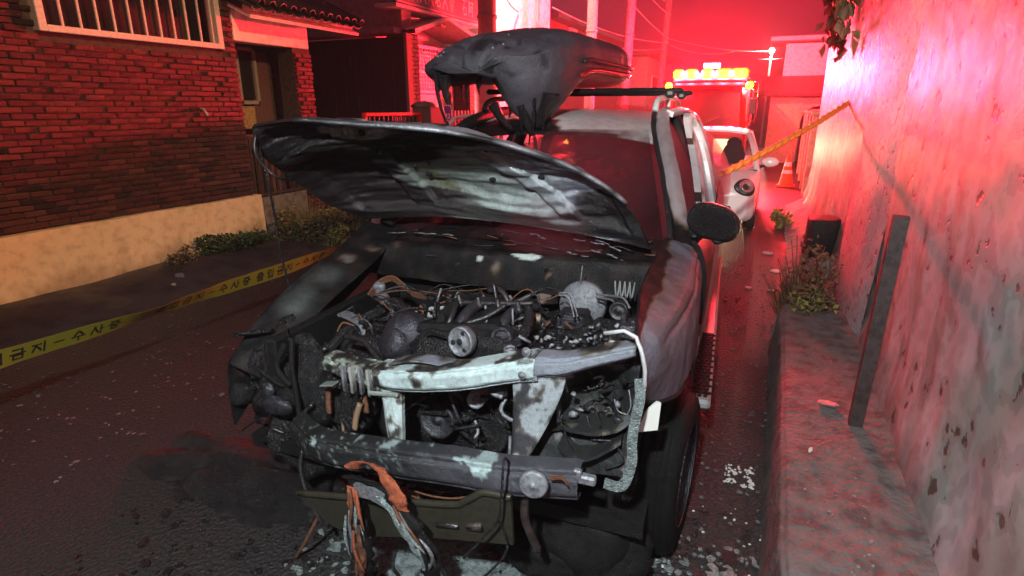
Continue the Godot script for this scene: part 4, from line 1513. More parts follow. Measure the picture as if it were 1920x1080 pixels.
	# lamp modules: the two broad ones at the right are nearly joined
	for e in [[-0.84, 0.13], [-0.50, 0.15], [-0.08, 0.15], [0.34, 0.20], [0.74, 0.20]]:
		st = flat()
		box(st, Vector3(e[0], 2.61, -0.45), Vector3(e[1] * 2.2, 0.28, 0.28), 0.05)
		var lm := obj("lamp_module", st, M.lamp_orange, lb)
		st = flat()
		box(st, Vector3(e[0], 2.61, -0.35), Vector3(e[1] * 1.7, 0.19, 0.16), 0.04)
		obj("lamp_core", st, M.lamp_core, lm)
		lamp_light("beacon_light", Vector3(e[0], 2.61, -0.33), Color(1.0, 0.09, 0.215), 84.0, lb, 0.05)
	st = flat()
	for e in [-0.68, -0.30, 0.14]:
		box(st, Vector3(e, 2.57, -0.43), Vector3(0.10, 0.14, 0.22), 0.02)
	obj("lamp_red_lens", st, M.lamp_red, lb)

# ---------------------------------------------------------------- the burnt car (its own axes: x right, z towards the camera, front axle at 0)
const CAR_AT := Vector3(-1.14, 0, -2.13)
const CAR_TURN := 0.0675

func soot(p: Vector3, keep: float, base: Color, f := 2.0) -> Color:
	# burnt paint: black soot, brown scale and what is left of the base colour (linear values); keep says how much is left
	var n := noise(p, f) * 0.9 + 0.5
	var n2 := noise(p + Vector3(7, 3, 1), f * 3.2) * 0.9 + 0.5
	var k := smoothstep(0.0, 0.35, keep + (n - 0.5) * 0.9 + (n2 - 0.5) * 0.35 - 0.5 + 0.12)
	var dark := Color(0.011, 0.009, 0.0095).lerp(Color(0.05, 0.036, 0.032), clampf(n2 * 1.4 - 0.5, 0, 1) * 0.7)
	var edge := Color(0.16, 0.10, 0.07)
	var c := dark.lerp(edge, smoothstep(0.0, 0.5, k))
	return c.lerp(base, smoothstep(0.35, 1.0, k))

func burnt_car() -> void:
	var t := thing("burnt_car", "burnt-out white SUV with its blackened bonnet raised over a gutted engine bay", "car", CAR_AT, CAR_TURN)
	car_shell(t)
	car_hood(t)
	car_side(t)
	car_cabin(t)
	engine_bay(t)
	car_front(t)
	car_wheels(t)

func car_hood(t: Node3D) -> void:
	# bonnet seen from below: buckled, high at the left and sunk at the right
	var rear := [Vector3(-0.96, 1.15, -0.66), Vector3(-0.5, 1.20, -0.62), Vector3(-0.1, 1.20, -0.60), Vector3(0.35, 1.17, -0.58), Vector3(0.68, 1.12, -0.60)]
	var front := [Vector3(-0.99, 1.69, 0.10), Vector3(-0.80, 1.715, 0.06), Vector3(-0.55, 1.70, 0.0), Vector3(-0.30, 1.685, -0.06), Vector3(-0.15, 1.67, -0.10)]
	var left := [Vector3(-0.96, 1.15, -0.66), Vector3(-1.08, 1.26, -0.48), Vector3(-1.085, 1.44, -0.2), Vector3(-1.06, 1.57, 0.0), Vector3(-0.99, 1.69, 0.10)]
	var right := [Vector3(0.68, 1.12, -0.60), Vector3(0.56, 1.34, -0.52), Vector3(0.32, 1.51, -0.40), Vector3(0.05, 1.62, -0.22), Vector3(-0.15, 1.67, -0.10)]
	var coons = func(u, v):
		var p: Vector3 = along(rear, u) * (1 - v) + along(front, u) * v + along(left, v) * (1 - u) + along(right, v) * u
		return p - (rear[0] * (1 - u) * (1 - v) + rear[4] * u * (1 - v) + front[0] * (1 - u) * v + front[4] * u * v)
	# stamped ribs and buckles run with the long flow lines from the left front to the right rear
	var relief = func(u, v):
		var s: float = v + 0.16 * sin(u * 3.0) * (1 - v)
		var n: float = noise(Vector3(u * 0.32 + 0.3, s * 1.15, 0.2), 1.15)
		var n2: float = noise(Vector3(u * 0.5, s * 2.9, 3.3), 1.2)
		var n3: float = noise(Vector3(u * 0.9, s * 5.0, 7.3), 1.5)
		var n4: float = noise(Vector3(u * 1.6, s * 2.0, 1.3), 6.0)
		var border: float = minf(minf(u * 1.5, (1 - u) * 1.5), minf(v, 1 - v))
		var edge: float = clampf(border * 9.0, 0, 1)
		# pressed frame: a raised border and ribs that fan out from the rear, pockets between them
		var rib: float = smoothstep(0.115, 0.085, border)
		for e in [[0.30, -0.10, 0.030], [0.62, 0.30, 0.026]]:
			rib = maxf(rib, smoothstep(e[2] + 0.016, e[2], absf(u - e[0] - e[1] * (0.5 - v) + 0.02 * n)))
		rib = maxf(rib, smoothstep(0.055, 0.035, absf(v - 0.56 - 0.10 * sin(u * 5.0))))
		var bowl: float = -0.035 * exp(-(pow((u - 0.17) / 0.11, 2.0) + pow((v - 0.40) / 0.16, 2.0)))
		return edge * (0.080 * n + 0.050 * n2 + 0.026 * n3 + 0.010 * n4 + bowl) + 0.026 * rib
	var nrm := Vector3(0.15, -0.55, 0.82).normalized()
	var f = func(u, v):
		var belly: float = -0.10 * sin(PI * u) * sin(PI * v)
		return coons.call(u, v) + nrm * (relief.call(u, v) + belly)
	var col = func(u, v, _p):
		var s: float = v + 0.18 * sin(u * 3.0) * (1 - v)
		var n: float = noise(Vector3(u * 0.30 + 5.0, s * 1.6, 1.0), 1.9) * 1.3 + noise(Vector3(u * 0.7, s * 4.5, 4.0), 1.9) * 0.7
		var bare: float = smoothstep(0.04, 0.26, n + 0.12 - 0.9 * smoothstep(0.40, 0.12, u) + 0.08 * sin(PI * v) - 0.2 * smoothstep(0.85, 1.0, u))
		bare = clampf(bare + 0.5 * noise(Vector3(u * 1.2, s * 9.0, 2.0), 2.2) * (0.25 + bare), 0, 1)
		var ash := Color(0.46, 0.52, 0.49).lerp(Color(0.40, 0.38, 0.46), smoothstep(0.5, 0.9, u))
		var dark := Color(0.026, 0.023, 0.023).lerp(Color(0.06, 0.042, 0.045), clampf(0.5 + n, 0, 1))
		var yel := Color(0.20, 0.17, 0.06)
		var c := dark.lerp(ash, bare)
		c = c.lerp(yel, bare * exp(-pow((u - 0.38) / 0.05, 2.0)) * 0.8)
		if v > 0.90 and u > 0.45:
			c = c.lerp(Color(0.42, 0.43, 0.45), smoothstep(0.90, 0.93, v) * smoothstep(0.45, 0.6, u) * 0.85)
		if u > 0.86:
			c = c.lerp(Color(0.42, 0.42, 0.46), smoothstep(0.86, 0.885, u) * smoothstep(0.25, 0.6, v) * 0.9)
		return c
	var st := smooth()
	sheet(st, 190, 120, f, -nrm * 0.022, col)
	var h := obj("bonnet", st, M.burnt_metal, t)
	# folded rim along the edge that faces the sky
	st = smooth()
	var pts := []
	for k in 22:
		var v := 0.25 + 0.75 * k / 21.0
		pts.append(f.call(1.0, v) + Vector3(0.004, 0.006, 0))
	for k in 12:
		pts.append(f.call(1.0 - 0.75 * (k + 1) / 12.0, 1.0) + Vector3(0, 0.006, 0))
	tube(st, pts, 0.020, 8, 0.6, func(u, _k, p): return Color(0.52, 0.53, 0.56).lerp(Color(0.05, 0.045, 0.045), clampf(noise(p, 6.0) * 1.5 + 0.35 + smoothstep(0.7, 1.0, u), 0, 1)))
	obj("rim_fold", st, M.burnt_metal, h)
	# bolts and holes in the frame of the bonnet
	for k in 9:
		st = smooth()
		var u := rr(0.3, 0.85)
		var v := rr(0.2, 0.85)
		lathe(st, [[0.0, 0.008], [0.010, 0.006], [0.012, 0.0]], Transform3D(Basis(Quaternion(Vector3.UP, nrm)), f.call(u, v) + nrm * 0.004), 8)
		obj("bolt", st, M.steel_dull, h)
	for e in [[0.38, 0.30], [0.40, 0.72], [0.57, 0.26], [0.58, 0.74], [0.73, 0.30], [0.22, 0.70], [0.30, 0.93], [0.55, 0.94], [0.08, 0.55]]:
		st = smooth()
		lathe(st, [[0.0, 0.001], [0.016, 0.001], [0.019, -0.004]], Transform3D(Basis(Quaternion(Vector3.UP, nrm)), f.call(e[0], e[1]) + nrm * 0.007), 14)
		obj("frame_hole", st, M.dark_room, h)
	# striker piece hanging from the left corner
	st = smooth()
	tube(st, curve([f.call(0.02, 0.9), f.call(0.0, 0.9) + Vector3(0.02, -0.08, 0.02), f.call(0.0, 0.9) + Vector3(0.12, -0.17, 0.03), f.call(0.02, 0.6) + Vector3(0.12, -0.06, 0.05)], 6), 0.006, 5)
	obj("hanging_seal", st, M.steel_dull, h)

func car_shell(t: Node3D) -> void:
	# floor of the engine bay, inner sides, firewall, cowl, left wing
	var st := flat()
	box(st, Vector3(0, 0.36, -0.05), Vector3(1.7, 0.06, 1.1))
	box(st, Vector3(0, 0.68, -0.62), Vector3(1.72, 0.68, 0.05))
	for s in [-1, 1]:
		box(st, Vector3(s * 0.73, 0.58, -0.05), Vector3(0.05, 0.5, 1.0), 0.01)
	obj("bay_panel", st, M.soot_rough, t)
	# cowl: a sloping trough with scraps of white paint at its front lip
	st = smooth()
	var f = func(u, v):
		var x: float = lerpf(-0.93, 0.76, u)
		var pr := [Vector3(x, 0.86, -0.46), Vector3(x, 1.00, -0.48), Vector3(x, 1.045, -0.52), Vector3(x, 1.035, -0.60), Vector3(x, 1.07, -0.66), Vector3(x, 1.12, -0.74)]
		var p := along(pr, v)
		p.z -= 0.06 * (1 - cos(x * 1.4))
		return p + Vector3(0, 0.010 * noise(p, 4.0), 0.014 * noise(p, 3.0))
	var col = func(u, v, p):
		var k := exp(-pow((u - 0.60) / 0.05, 2.0)) * exp(-pow((v - 0.32) / 0.07, 2.0)) + 0.8 * exp(-pow((u - 0.45) / 0.02, 2.0)) * exp(-pow((v - 0.22) / 0.06, 2.0))
		k = smoothstep(0.40, 0.5, k + 0.25 * noise(p, 8.0))
		return soot(p, -0.05, Color(0.3, 0.3, 0.3)).lerp(Color(0.62, 0.66, 0.62), k)
	grid(st, 110, 34, f, col, true)
	obj("cowl", st, M.soot, t)
	# left wing: a bent black panel with a dull grey inner ledge
	var top := [Vector3(-0.95, 1.14, -0.68), Vector3(-0.965, 1.03, -0.40), Vector3(-0.935, 0.955, 0.0), Vector3(-0.96, 0.84, 0.25), Vector3(-0.985, 0.70, 0.42)]
	st = smooth()
	f = func(u, v):
		var p := along(top, u)
		var o: Vector3
		if v < 0.4:
			o = Vector3(0.20 * (1 - v / 0.4), -0.02 - 0.05 * (1 - v / 0.4), 0.02)
		else:
			var k: float = (v - 0.4) / 0.6
			o = Vector3(-0.03 * sin(k * 2.6), -0.27 * k * k - 0.05 * k, 0.03 * k)
		return p + o + Vector3(0.03, 0.02, 0.02) * noise(p + o, 2.2)
	col = func(u, v, p):
		var k := exp(-pow((v - 0.22) / 0.14, 2.0)) * smoothstep(0.28, 0.4, u) * smoothstep(0.72, 0.6, u)
		return soot(p, 0.1, Color(0.2, 0.2, 0.2)).lerp(Color(0.10, 0.105, 0.10), k * (0.6 + 0.8 * noise(p, 4.0)))
	sheet(st, 60, 26, f, Vector3(0.008, -0.008, 0), col)
	obj("wing", st, M.soot, t)
	# black mass of the left wheel arch and hanging lamp parts
	st = smooth()
	for e in [[Vector3(-0.76, 0.54, 0.34), Vector3(0.14, 0.18, 0.14)], [Vector3(-0.68, 0.34, 0.28), Vector3(0.16, 0.22, 0.2)], [Vector3(-0.86, 0.62, 0.10), Vector3(0.08, 0.22, 0.3)], [Vector3(-0.60, 0.62, 0.38), Vector3(0.16, 0.18, 0.12)]]:
		lump(st, e[0], e[1], e[0].x * 5, 0.6, 14)
	stuff(obj("charred_arch_liner", st, M.char, t))
	st = smooth()
	lathe(st, [[0.0, 0.03], [0.03, 0.032], [0.05, 0.02], [0.055, 0.0], [0.045, -0.06], [0.0, -0.08]], Transform3D(Basis(Vector3.RIGHT, 1.2) * Basis(Vector3.BACK, 0.3), Vector3(-0.975, 0.52, 0.42)), 18)
	tube(st, [Vector3(-0.975, 0.50, 0.38), Vector3(-0.85, 0.50, 0.36)], 0.03, 8)
	obj("fog_lamp_shell", st, M.char, t)
	st = smooth()
	lump(st, Vector3(-0.68, 0.56, 0.50), Vector3(0.075, 0.045, 0.03), 4.0, 0.3, 10)
	lump(st, Vector3(-0.72, 0.62, 0.50), Vector3(0.03, 0.04, 0.02), 4.6, 0.4, 8)
	obj("melted_lamp_glass", st, M.dark_alloy, t)
	# bracket rods in front of the arch
	st = smooth()
	tube(st, curve([Vector3(-0.60, 0.86, 0.46), Vector3(-0.58, 0.76, 0.50), Vector3(-0.555, 0.6, 0.52), Vector3(-0.54, 0.46, 0.54)], 4), 0.011, 6)
	tube(st, curve([Vector3(-0.62, 0.84, 0.48), Vector3(-0.66, 0.74, 0.5), Vector3(-0.58, 0.68, 0.52)], 4), 0.014, 6)
	obj("bracket_rod", st, M.soot_rough, t)
	st = smooth()
	tube(st, curve([Vector3(-0.43, 0.50, 0.66), Vector3(-0.435, 0.42, 0.68), Vector3(-0.39, 0.30, 0.70), Vector3(-0.34, 0.21, 0.70)], 4), 0.008, 6)
	obj("bent_rod", st, M.steel_dull, t)
	for k in 26:
		st = smooth()
		var p := Vector3(rr(-0.9, -0.35), rr(0.4, 0.95), rr(0.2, 0.5))
		tube(st, curve([p, p + Vector3(rr(-0.08, 0.08), rr(-0.08, 0.06), rr(-0.05, 0.05)), p + Vector3(rr(-0.12, 0.12), rr(-0.2, 0.05), rr(-0.05, 0.08))], 4), rr(0.004, 0.012), 5)
		obj("charred_wire", st, [M.char, M.soot_rough, M.steel_dull][k % 3], t)

func car_side(t: Node3D) -> void:
	# right wing: scorched, pinkish grey, with a lip over the wheel
	var S := [
		[Vector3(0.80, 1.125, 0.62), Vector3(0.825, 1.06, 0.625), Vector3(0.83, 0.97, 0.60), Vector3(0.81, 0.865, 0.52)],
		[Vector3(0.775, 1.155, 0.42), Vector3(0.86, 1.09, 0.44), Vector3(0.885, 0.97, 0.44), Vector3(0.875, 0.835, 0.42)],
		[Vector3(0.765, 1.17, 0.2), Vector3(0.885, 1.10, 0.2), Vector3(0.925, 0.97, 0.22), Vector3(0.915, 0.80, 0.26)],
		[Vector3(0.76, 1.175, -0.1), Vector3(0.90, 1.10, -0.1), Vector3(0.945, 0.97, -0.1), Vector3(0.945, 0.80, 0.0)],
		[Vector3(0.755, 1.17, -0.4), Vector3(0.89, 1.11, -0.4), Vector3(0.94, 0.97, -0.4), Vector3(0.945, 0.72, -0.36)],
		[Vector3(0.75, 1.15, -0.66), Vector3(0.88, 1.11, -0.66), Vector3(0.93, 0.97, -0.66), Vector3(0.94, 0.42, -0.62)],
	]
	var f = func(u, v):
		var cs := []
		for s in S:
			cs.append(along(s, v).lerp(poly(s, v), 0.25))
		var p := along(cs, u)
		var dent: float = 0.010 * noise(p, 1.6) + 0.004 * noise(p, 7.0) + 0.003 * noise(p, 16.0)
		dent -= 0.007 * exp(-pow((v - 0.42 - 0.08 * u) / 0.03, 2.0)) * smoothstep(0.1, 0.3, u)
		return p + Vector3(1.0, 0.7, 0.25) * dent
	var col = func(u, v, p):
		var a := Color(0.150, 0.115, 0.122).lerp(Color(0.135, 0.120, 0.155), clampf(0.5 + noise(p, 1.3), 0, 1))
		var keep := 1.0 + 0.25 * noise(p, 1.1) - 0.7 * smoothstep(0.22, 0.0, v) - 0.12 * smoothstep(0.7, 1.0, v)
		a = a.lerp(Color(0.075, 0.050, 0.040), smoothstep(0.05, 0.4, noise(p, 2.6)) * 0.5).lerp(Color(0.22, 0.23, 0.28), smoothstep(0.15, 0.4, noise(p + Vector3(5, 5, 5), 2.3)) * 0.6)
		var c := soot(p, keep + 0.35 * smoothstep(0.05, 0.3, v) - 0.6 * smoothstep(0.06, 0.0, u) - 0.5 * smoothstep(0.9, 1.0, v), a, 1.4)
		c = c.lerp(Color(0.36, 0.31, 0.31), smoothstep(0.86, 1.0, u) * 0.7 * smoothstep(-0.15, 0.2, noise(p, 2.2)))
		return c
	var st := smooth()
	sheet(st, 90, 60, f, Vector3(-0.010, -0.004, 0), col)
	var w := obj("wing", st, M.soot, t)
	w.set_meta("label", "scorched front wing with pinkish grey paint")
	# bright folded front edge of the wing
	st = smooth()
	var pts := []
	for k in 13:
		pts.append(f.call(0.0, k / 12.0) + Vector3(-0.002, 0, 0.006))
	tube(st, [Vector3(0.70, 1.115, 0.60), Vector3(0.76, 1.135, 0.61)] + pts, 0.0065, 6)
	obj("edge_fold", st, M.frame_white, w)
	st = smooth()
	pts = []
	for k in 13:
		pts.append(f.call(0.02 + 0.42 * k / 12.0, 1.0) + Vector3(0.004, -0.002, 0))
	tube(st, pts, 0.007, 6)
	obj("arch_lip", st, M.soot_rough, w)
	# door skins: two panels with a shoulder line, still white, scorched towards the front
	for d in [[-0.70, -1.80], [-1.83, -2.75], [-2.78, -3.55]]:
		st = smooth()
		var fd = func(u, v):
			var z: float = lerpf(d[0], d[1], u)
			var pr := [Vector3(0.90, 0.38, z), Vector3(0.945, 0.52, z), Vector3(0.955, 0.80, z), Vector3(0.95, 1.0, z), Vector3(0.915, 1.10, z), Vector3(0.885, 1.135, z)]
			return along(pr, v) + Vector3(0.004 * noise(Vector3(0.9, v, z), 2.0) + 0.038 * (u if d[0] > -1.0 else 1.0), 0, 0)
		var cd = func(u, v, p):
			return soot(p, 1.0 - 0.55 * smoothstep(-1.3, -0.75, p.z) - 0.25 * smoothstep(0.75, 1.1, p.y) * smoothstep(-2.2, -1.0, p.z), Color(0.60, 0.55, 0.54), 1.6)
		sheet(st, 24, 24, fd, Vector3(-0.03, 0, 0), cd)
		var dp := obj("door", st, M.car_white, t)
		st = flat()
		box(st, Vector3(0.965, 0.98, d[1] + 0.2), Vector3(0.03, 0.04, 0.18), 0.012)
		obj("handle", st, M.soot_rough, dp)
	# pillars and window frames on the right side, bent outwards
	var outer := [Vector3(0.90, 1.00, -0.60), Vector3(0.865, 1.14, -0.70), Vector3(0.775, 1.38, -1.00), Vector3(0.665, 1.62, -1.38), Vector3(0.625, 1.72, -1.62), Vector3(0.62, 1.745, -1.80)]
	var inner := [Vector3(0.76, 0.99, -0.60), Vector3(0.745, 1.12, -0.66), Vector3(0.655, 1.39, -0.99), Vector3(0.545, 1.625, -1.36), Vector3(0.51, 1.715, -1.60), Vector3(0.50, 1.745, -1.80)]
	st = smooth()
	var pf = func(u, v):
		var p := along(outer, v).lerp(along(inner, v), u * 0.72)
		return p + Vector3(0, 0.012, 0.022) * sin(PI * u) + Vector3.ONE * 0.005 * noise(p, 5.0)
	sheet(st, 14, 60, pf, Vector3(-0.01, -0.02, -0.05), func(u, v, p): return soot(p, 1.25 - 1.6 * smoothstep(0.42, 0.08, v) - 0.5 * smoothstep(0.75, 1.0, u), Color(0.36, 0.29, 0.29), 1.8))
	obj("front_pillar", st, M.car_white, t)
	st = flat()
	var seal := []
	for k in 24:
		seal.append(pf.call(1.0, 0.10 + 0.72 * k / 23.0) + Vector3(-0.008, 0.004, 0.006))
	bar(st, seal, 0.024, 0.016, Vector3.BACK)
	obj("windscreen_seal", st, M.char, t)
	var railc := curve([Vector3(0.60, 1.745, -1.66), Vector3(0.635, 1.76, -2.2), Vector3(0.645, 1.735, -3.0), Vector3(0.66, 1.66, -3.4), Vector3(0.83, 1.2, -3.6)], 8)
	st = smooth()
	sheet(st, 6, 32, func(u, v): return along(railc, v) + Vector3(0.05 - 0.11 * u, -0.05 * absf(u - 0.35), 0), Vector3(-0.01, -0.03, 0), func(_u, _v, p): return soot(p, 1.0, Color(0.56, 0.50, 0.50), 2.0))
	obj("roof_rail", st, M.car_white, t)
	for e in [[-1.80, 0.62], [-2.72, 0.62]]:
		st = smooth()
		tube(st, [Vector3(0.88, 1.12, e[0]), Vector3(0.80, 1.40, e[0] - 0.02), Vector3(e[1], 1.72, e[0] - 0.08)], 0.045, 8, 0.7)
		obj("pillar", st, M.soot_rough, t)
	# door window frames sprung away from the body, with sooty panes
	for e in [[Vector3(0.925, 1.13, -0.92), Vector3(0.835, 1.44, -1.30), Vector3(0.735, 1.685, -1.76), Vector3(0.75, 1.70, -1.95), Vector3(0.85, 1.48, -2.02), Vector3(0.94, 1.14, -2.06)], [Vector3(0.945, 1.13, -1.86), Vector3(0.85, 1.46, -1.93), Vector3(0.735, 1.705, -2.08), Vector3(0.745, 1.69, -2.55), Vector3(0.84, 1.44, -2.80), Vector3(0.945, 1.14, -2.92)]]:
		var wc := curve(e, 8)
		st = smooth()
		sheet(st, 4, 40, func(u, v): return along(wc, v) + Vector3(0.016 * sin(PI * u), 0.0, 0.0) + (along(wc, v) - Vector3(0.90, 1.30, lerpf(e[0].z, e[5].z, 0.5))).normalized() * (-0.055 * u), Vector3(-0.035, 0, 0), func(_u, _v, p): return soot(p, 0.85, Color(0.52, 0.46, 0.46), 3.0))
		var wf := obj("window_frame", st, M.car_white, t)
		st = smooth()
		var mid := Vector3(0.90, 1.14, (e[0].z + e[5].z) / 2)
		for k in wc.size() - 1:
			for p in [mid, wc[k] + Vector3(-0.02, -0.01, 0), wc[k + 1] + Vector3(-0.02, -0.01, 0)]:
				st.add_vertex(p)
		obj("pane", st, M.dark_glass, wf)
	# cracked door glass standing up out of the sill
	st = smooth()
	for e in [[Vector3(0.94, 1.12, -1.42), Vector3(0.965, 1.33, -1.80), Vector3(0.95, 1.12, -2.3)], [Vector3(0.90, 1.12, -1.0), Vector3(0.84, 1.38, -1.35), Vector3(0.92, 1.12, -1.7)]]:
		for k in 3:
			st.add_vertex(e[k])
		for k in [2, 1, 0]:
			st.add_vertex(e[k] + Vector3(-0.006, 0, 0))
	obj("broken_window_shard", st, M.melted_alloy, t)
	# mirror: a fat melted oval on a stalk
	st = smooth()
	var mf = func(u, v):
		var a: float = u * TAU
		var b: float = (v - 0.5) * PI
		var q := Vector3(signf(cos(a)) * pow(absf(cos(a)), 0.8) * pow(cos(b), 0.75), signf(sin(b)) * pow(absf(sin(b)), 0.9), signf(sin(a)) * pow(absf(sin(a)), 0.55) * pow(cos(b), 0.7))
		var p := Vector3(0.955, 1.215, -0.80) + q * Vector3(0.125, 0.092, 0.07)
		p.y += -0.02 * q.x
		return p + Vector3.ONE * 0.010 * noise(p, 5.0)
	grid(st, 36, 20, mf, null, true)
	tube(st, [Vector3(0.80, 1.13, -0.78), Vector3(0.90, 1.16, -0.80)], 0.04, 8)
	var mr := obj("mirror", st, M.char, t)
	st = smooth()
	lump(st, Vector3(0.985, 1.125, -0.79), Vector3(0.03, 0.018, 0.03), 5.0, 0.4, 6)
	lump(st, Vector3(0.875, 1.15, -0.735), Vector3(0.014, 0.010, 0.01), 9.0, 0.4, 6)
	obj("melted_drip", st, M.dark_alloy, mr)
	# side step with a studded tread
	st = flat()
	box(st, Vector3(0.985, 0.385, -1.95), Vector3(0.10, 0.05, 3.0), 0.015)
	var sp := obj("side_step", st, M.frame_grey, t)
	st = flat()
	box(st, Vector3(0.985, 0.409, -0.95), Vector3(0.075, 0.006, 0.86), 0.0)
	obj("step_pad", st, M.burnt_rubber, sp)
	st = smooth()
	for i in 22:
		for j in 3:
			lathe(st, [[0.0, 0.006], [0.010, 0.005], [0.012, 0.0]], Transform3D(Basis(), Vector3(0.955 + j * 0.026 + (0.017 if i % 2 else 0.0), 0.411, -0.50 - i * 0.04)), 6)
	stuff(obj("tread_studs", st, M.burnt_rubber, sp))
	# left side, hardly seen
	st = smooth()
	var fl = func(u, v):
		var z: float = lerpf(-0.70, -3.55, u)
		var pr := [Vector3(-0.90, 0.38, z), Vector3(-0.95, 0.8, z), Vector3(-0.92, 1.10, z)]
		return along(pr, v)
	sheet(st, 20, 12, fl, Vector3(0.03, 0, 0), func(_u, _v, p): return soot(p, 0.3, Color(0.6, 0.57, 0.56)))
	obj("side_panel", st, M.car_white, t)
	st = smooth()
	tube(st, curve([Vector3(-0.86, 1.10, -0.70), Vector3(-0.74, 1.42, -1.08), Vector3(-0.64, 1.66, -1.45), Vector3(-0.66, 1.73, -2.4), Vector3(-0.66, 1.66, -3.4), Vector3(-0.85, 1.15, -3.6)], 8), 0.05, 10, 0.8)
	for z in [-1.85, -2.72]:
		tube(st, [Vector3(-0.90, 1.1, z), Vector3(-0.66, 1.72, z - 0.06)], 0.045, 8)
	obj("frame_rail", st, M.soot_rough, t)

func car_cabin(t: Node3D) -> void:
	# roof
	var st := smooth()
	var f = func(u, v):
		var x: float = lerpf(-0.66, 0.56, u)
		var pr := [Vector3(x, 1.615, -1.42), Vector3(x, 1.66, -1.50), Vector3(x, 1.705, -1.66), Vector3(x, 1.735, -1.95), Vector3(x, 1.745, -2.5), Vector3(x, 1.71, -3.2), Vector3(x, 1.66, -3.5)]
		var p := along(pr, v)
		p.y -= 0.05 * pow(absf(u - 0.5) * 2.0, 3.0)
		p.z += 0.07 * (1 - pow((u - 0.5) * 2.0, 2.0)) * (1 - v)
		return p + Vector3(0, 0.006 * noise(p, 1.5), 0)
	var col = func(u, v, p):
		var keep := 1.5 - 1.5 * smoothstep(0.66, 0.48, u + 0.1 * noise(p, 2.0)) * smoothstep(0.5, 0.1, v)
		keep = minf(keep, 0.4 + 2.0 * smoothstep(0.0, 0.03, v))
		return soot(p, keep, Color(0.74, 0.68, 0.64), 1.5)
	sheet(st, 60, 50, f, Vector3(0, -0.02, 0), col)
	obj("roof", st, M.car_white, t)
	# roof rails with feet
	for s in [-0.60, 0.54]:
		st = smooth()
		tube(st, curve([Vector3(s, 1.74, -1.60), Vector3(s, 1.80, -1.72), Vector3(s, 1.825, -2.2), Vector3(s, 1.82, -3.0), Vector3(s, 1.73, -3.4)], 6), 0.020, 8)
		tube(st, [Vector3(s, 1.73, -2.35), Vector3(s, 1.82, -2.35)], 0.018, 8)
		obj("roof_rack_rail", st, M.frame_white if s > 0 else M.soot_rough, t)
	for z in [-1.85, -2.75]:
		st = flat()
		box(st, Vector3(0.0, 1.862, z), Vector3(1.36, 0.035, 0.07), 0.014)
		var cb := obj("crossbar", st, M.soot_rough, t)
		st = flat()
		box(st, Vector3(0.60, 1.845, z), Vector3(0.07, 0.06, 0.08), 0.02)
		obj("clamp", st, M.black_plastic, cb)
	# windscreen: crazed and sooty, most of it still hanging in the frame
	st = smooth()
	var wf = func(u, v):
		var x: float = lerpf(lerpf(-0.84, -0.62, v), lerpf(0.74, 0.53, v), u)
		return Vector3(x, lerpf(1.08, 1.63, v), lerpf(-0.70, -1.42, v) + 0.08 * sin(PI * u)) + Vector3(0, 0.01, 0.015) * noise(Vector3(x, v, 0), 2.0)
	grid(st, 110, 70, wf, func(u, v, p):
		var n: float = noise(p, 1.8) + 0.5 * noise(p, 6.0)
		var thick: float = clampf(0.66 + 0.7 * n, 0.25, 1.0)
		var gap: float = smoothstep(0.14, 0.20, noise(p + Vector3(1, 0, 0), 2.6) + 0.35 * noise(p, 12.0) - 0.5 * absf(u - 0.45) + 0.12)
		return Color(1.0, 0.9, 0.9).lerp(Color(2.6, 2.0, 1.8), clampf(n, 0, 1)) * Color(1, 1, 1, thick * (1.0 - gap)), true)
	var wm := mat("sooty_glass", lin(0.03, 0.012, 0.013, 0.92), 0.3)
	wm.transparency = BaseMaterial3D.TRANSPARENCY_ALPHA
	obj("windscreen", st, wm, t)
	# inside: dashboard frame, wheel, burnt seats, rear parcel edge
	st = smooth()
	tube(st, [Vector3(-0.72, 1.0, -0.95), Vector3(0.70, 1.0, -0.95)], 0.05, 8)
	lump(st, Vector3(0, 0.9, -0.98), Vector3(0.65, 0.10, 0.14), 2.0, 0.4, 10)
	obj("dashboard", st, M.char, t)
	st = smooth()
	var ringp := []
	for k in 25:
		ringp.append(Vector3(0.36 + 0.18 * cos(TAU * k / 24), 1.06 + 0.17 * sin(TAU * k / 24), -1.15 - 0.06 * sin(TAU * k / 24)))
	tube(st, ringp, 0.012, 6)
	obj("steering_wheel", st, M.char, t)
	for s in [-0.38, 0.36]:
		st = smooth()
		lump(st, Vector3(s, 0.95, -1.75), Vector3(0.22, 0.36, 0.10), s, 0.3, 10)
		tube(st, [Vector3(s - 0.05, 1.25, -1.78), Vector3(s - 0.05, 1.42, -1.80)], 0.008, 5)
		tube(st, [Vector3(s + 0.05, 1.25, -1.78), Vector3(s + 0.05, 1.42, -1.80)], 0.008, 5)
		obj("seat_frame", st, M.soot_rough, t)
	st = flat()
	box(st, Vector3(0, 0.42, -2.1), Vector3(1.8, 0.06, 3.0))
	obj("floor_pan", st, M.soot_rough, t)
	st = flat()
	box(st, Vector3(0, 0.78, -3.58), Vector3(1.8, 0.76, 0.06), 0.02)
	obj("tailgate", st, M.car_white, t)

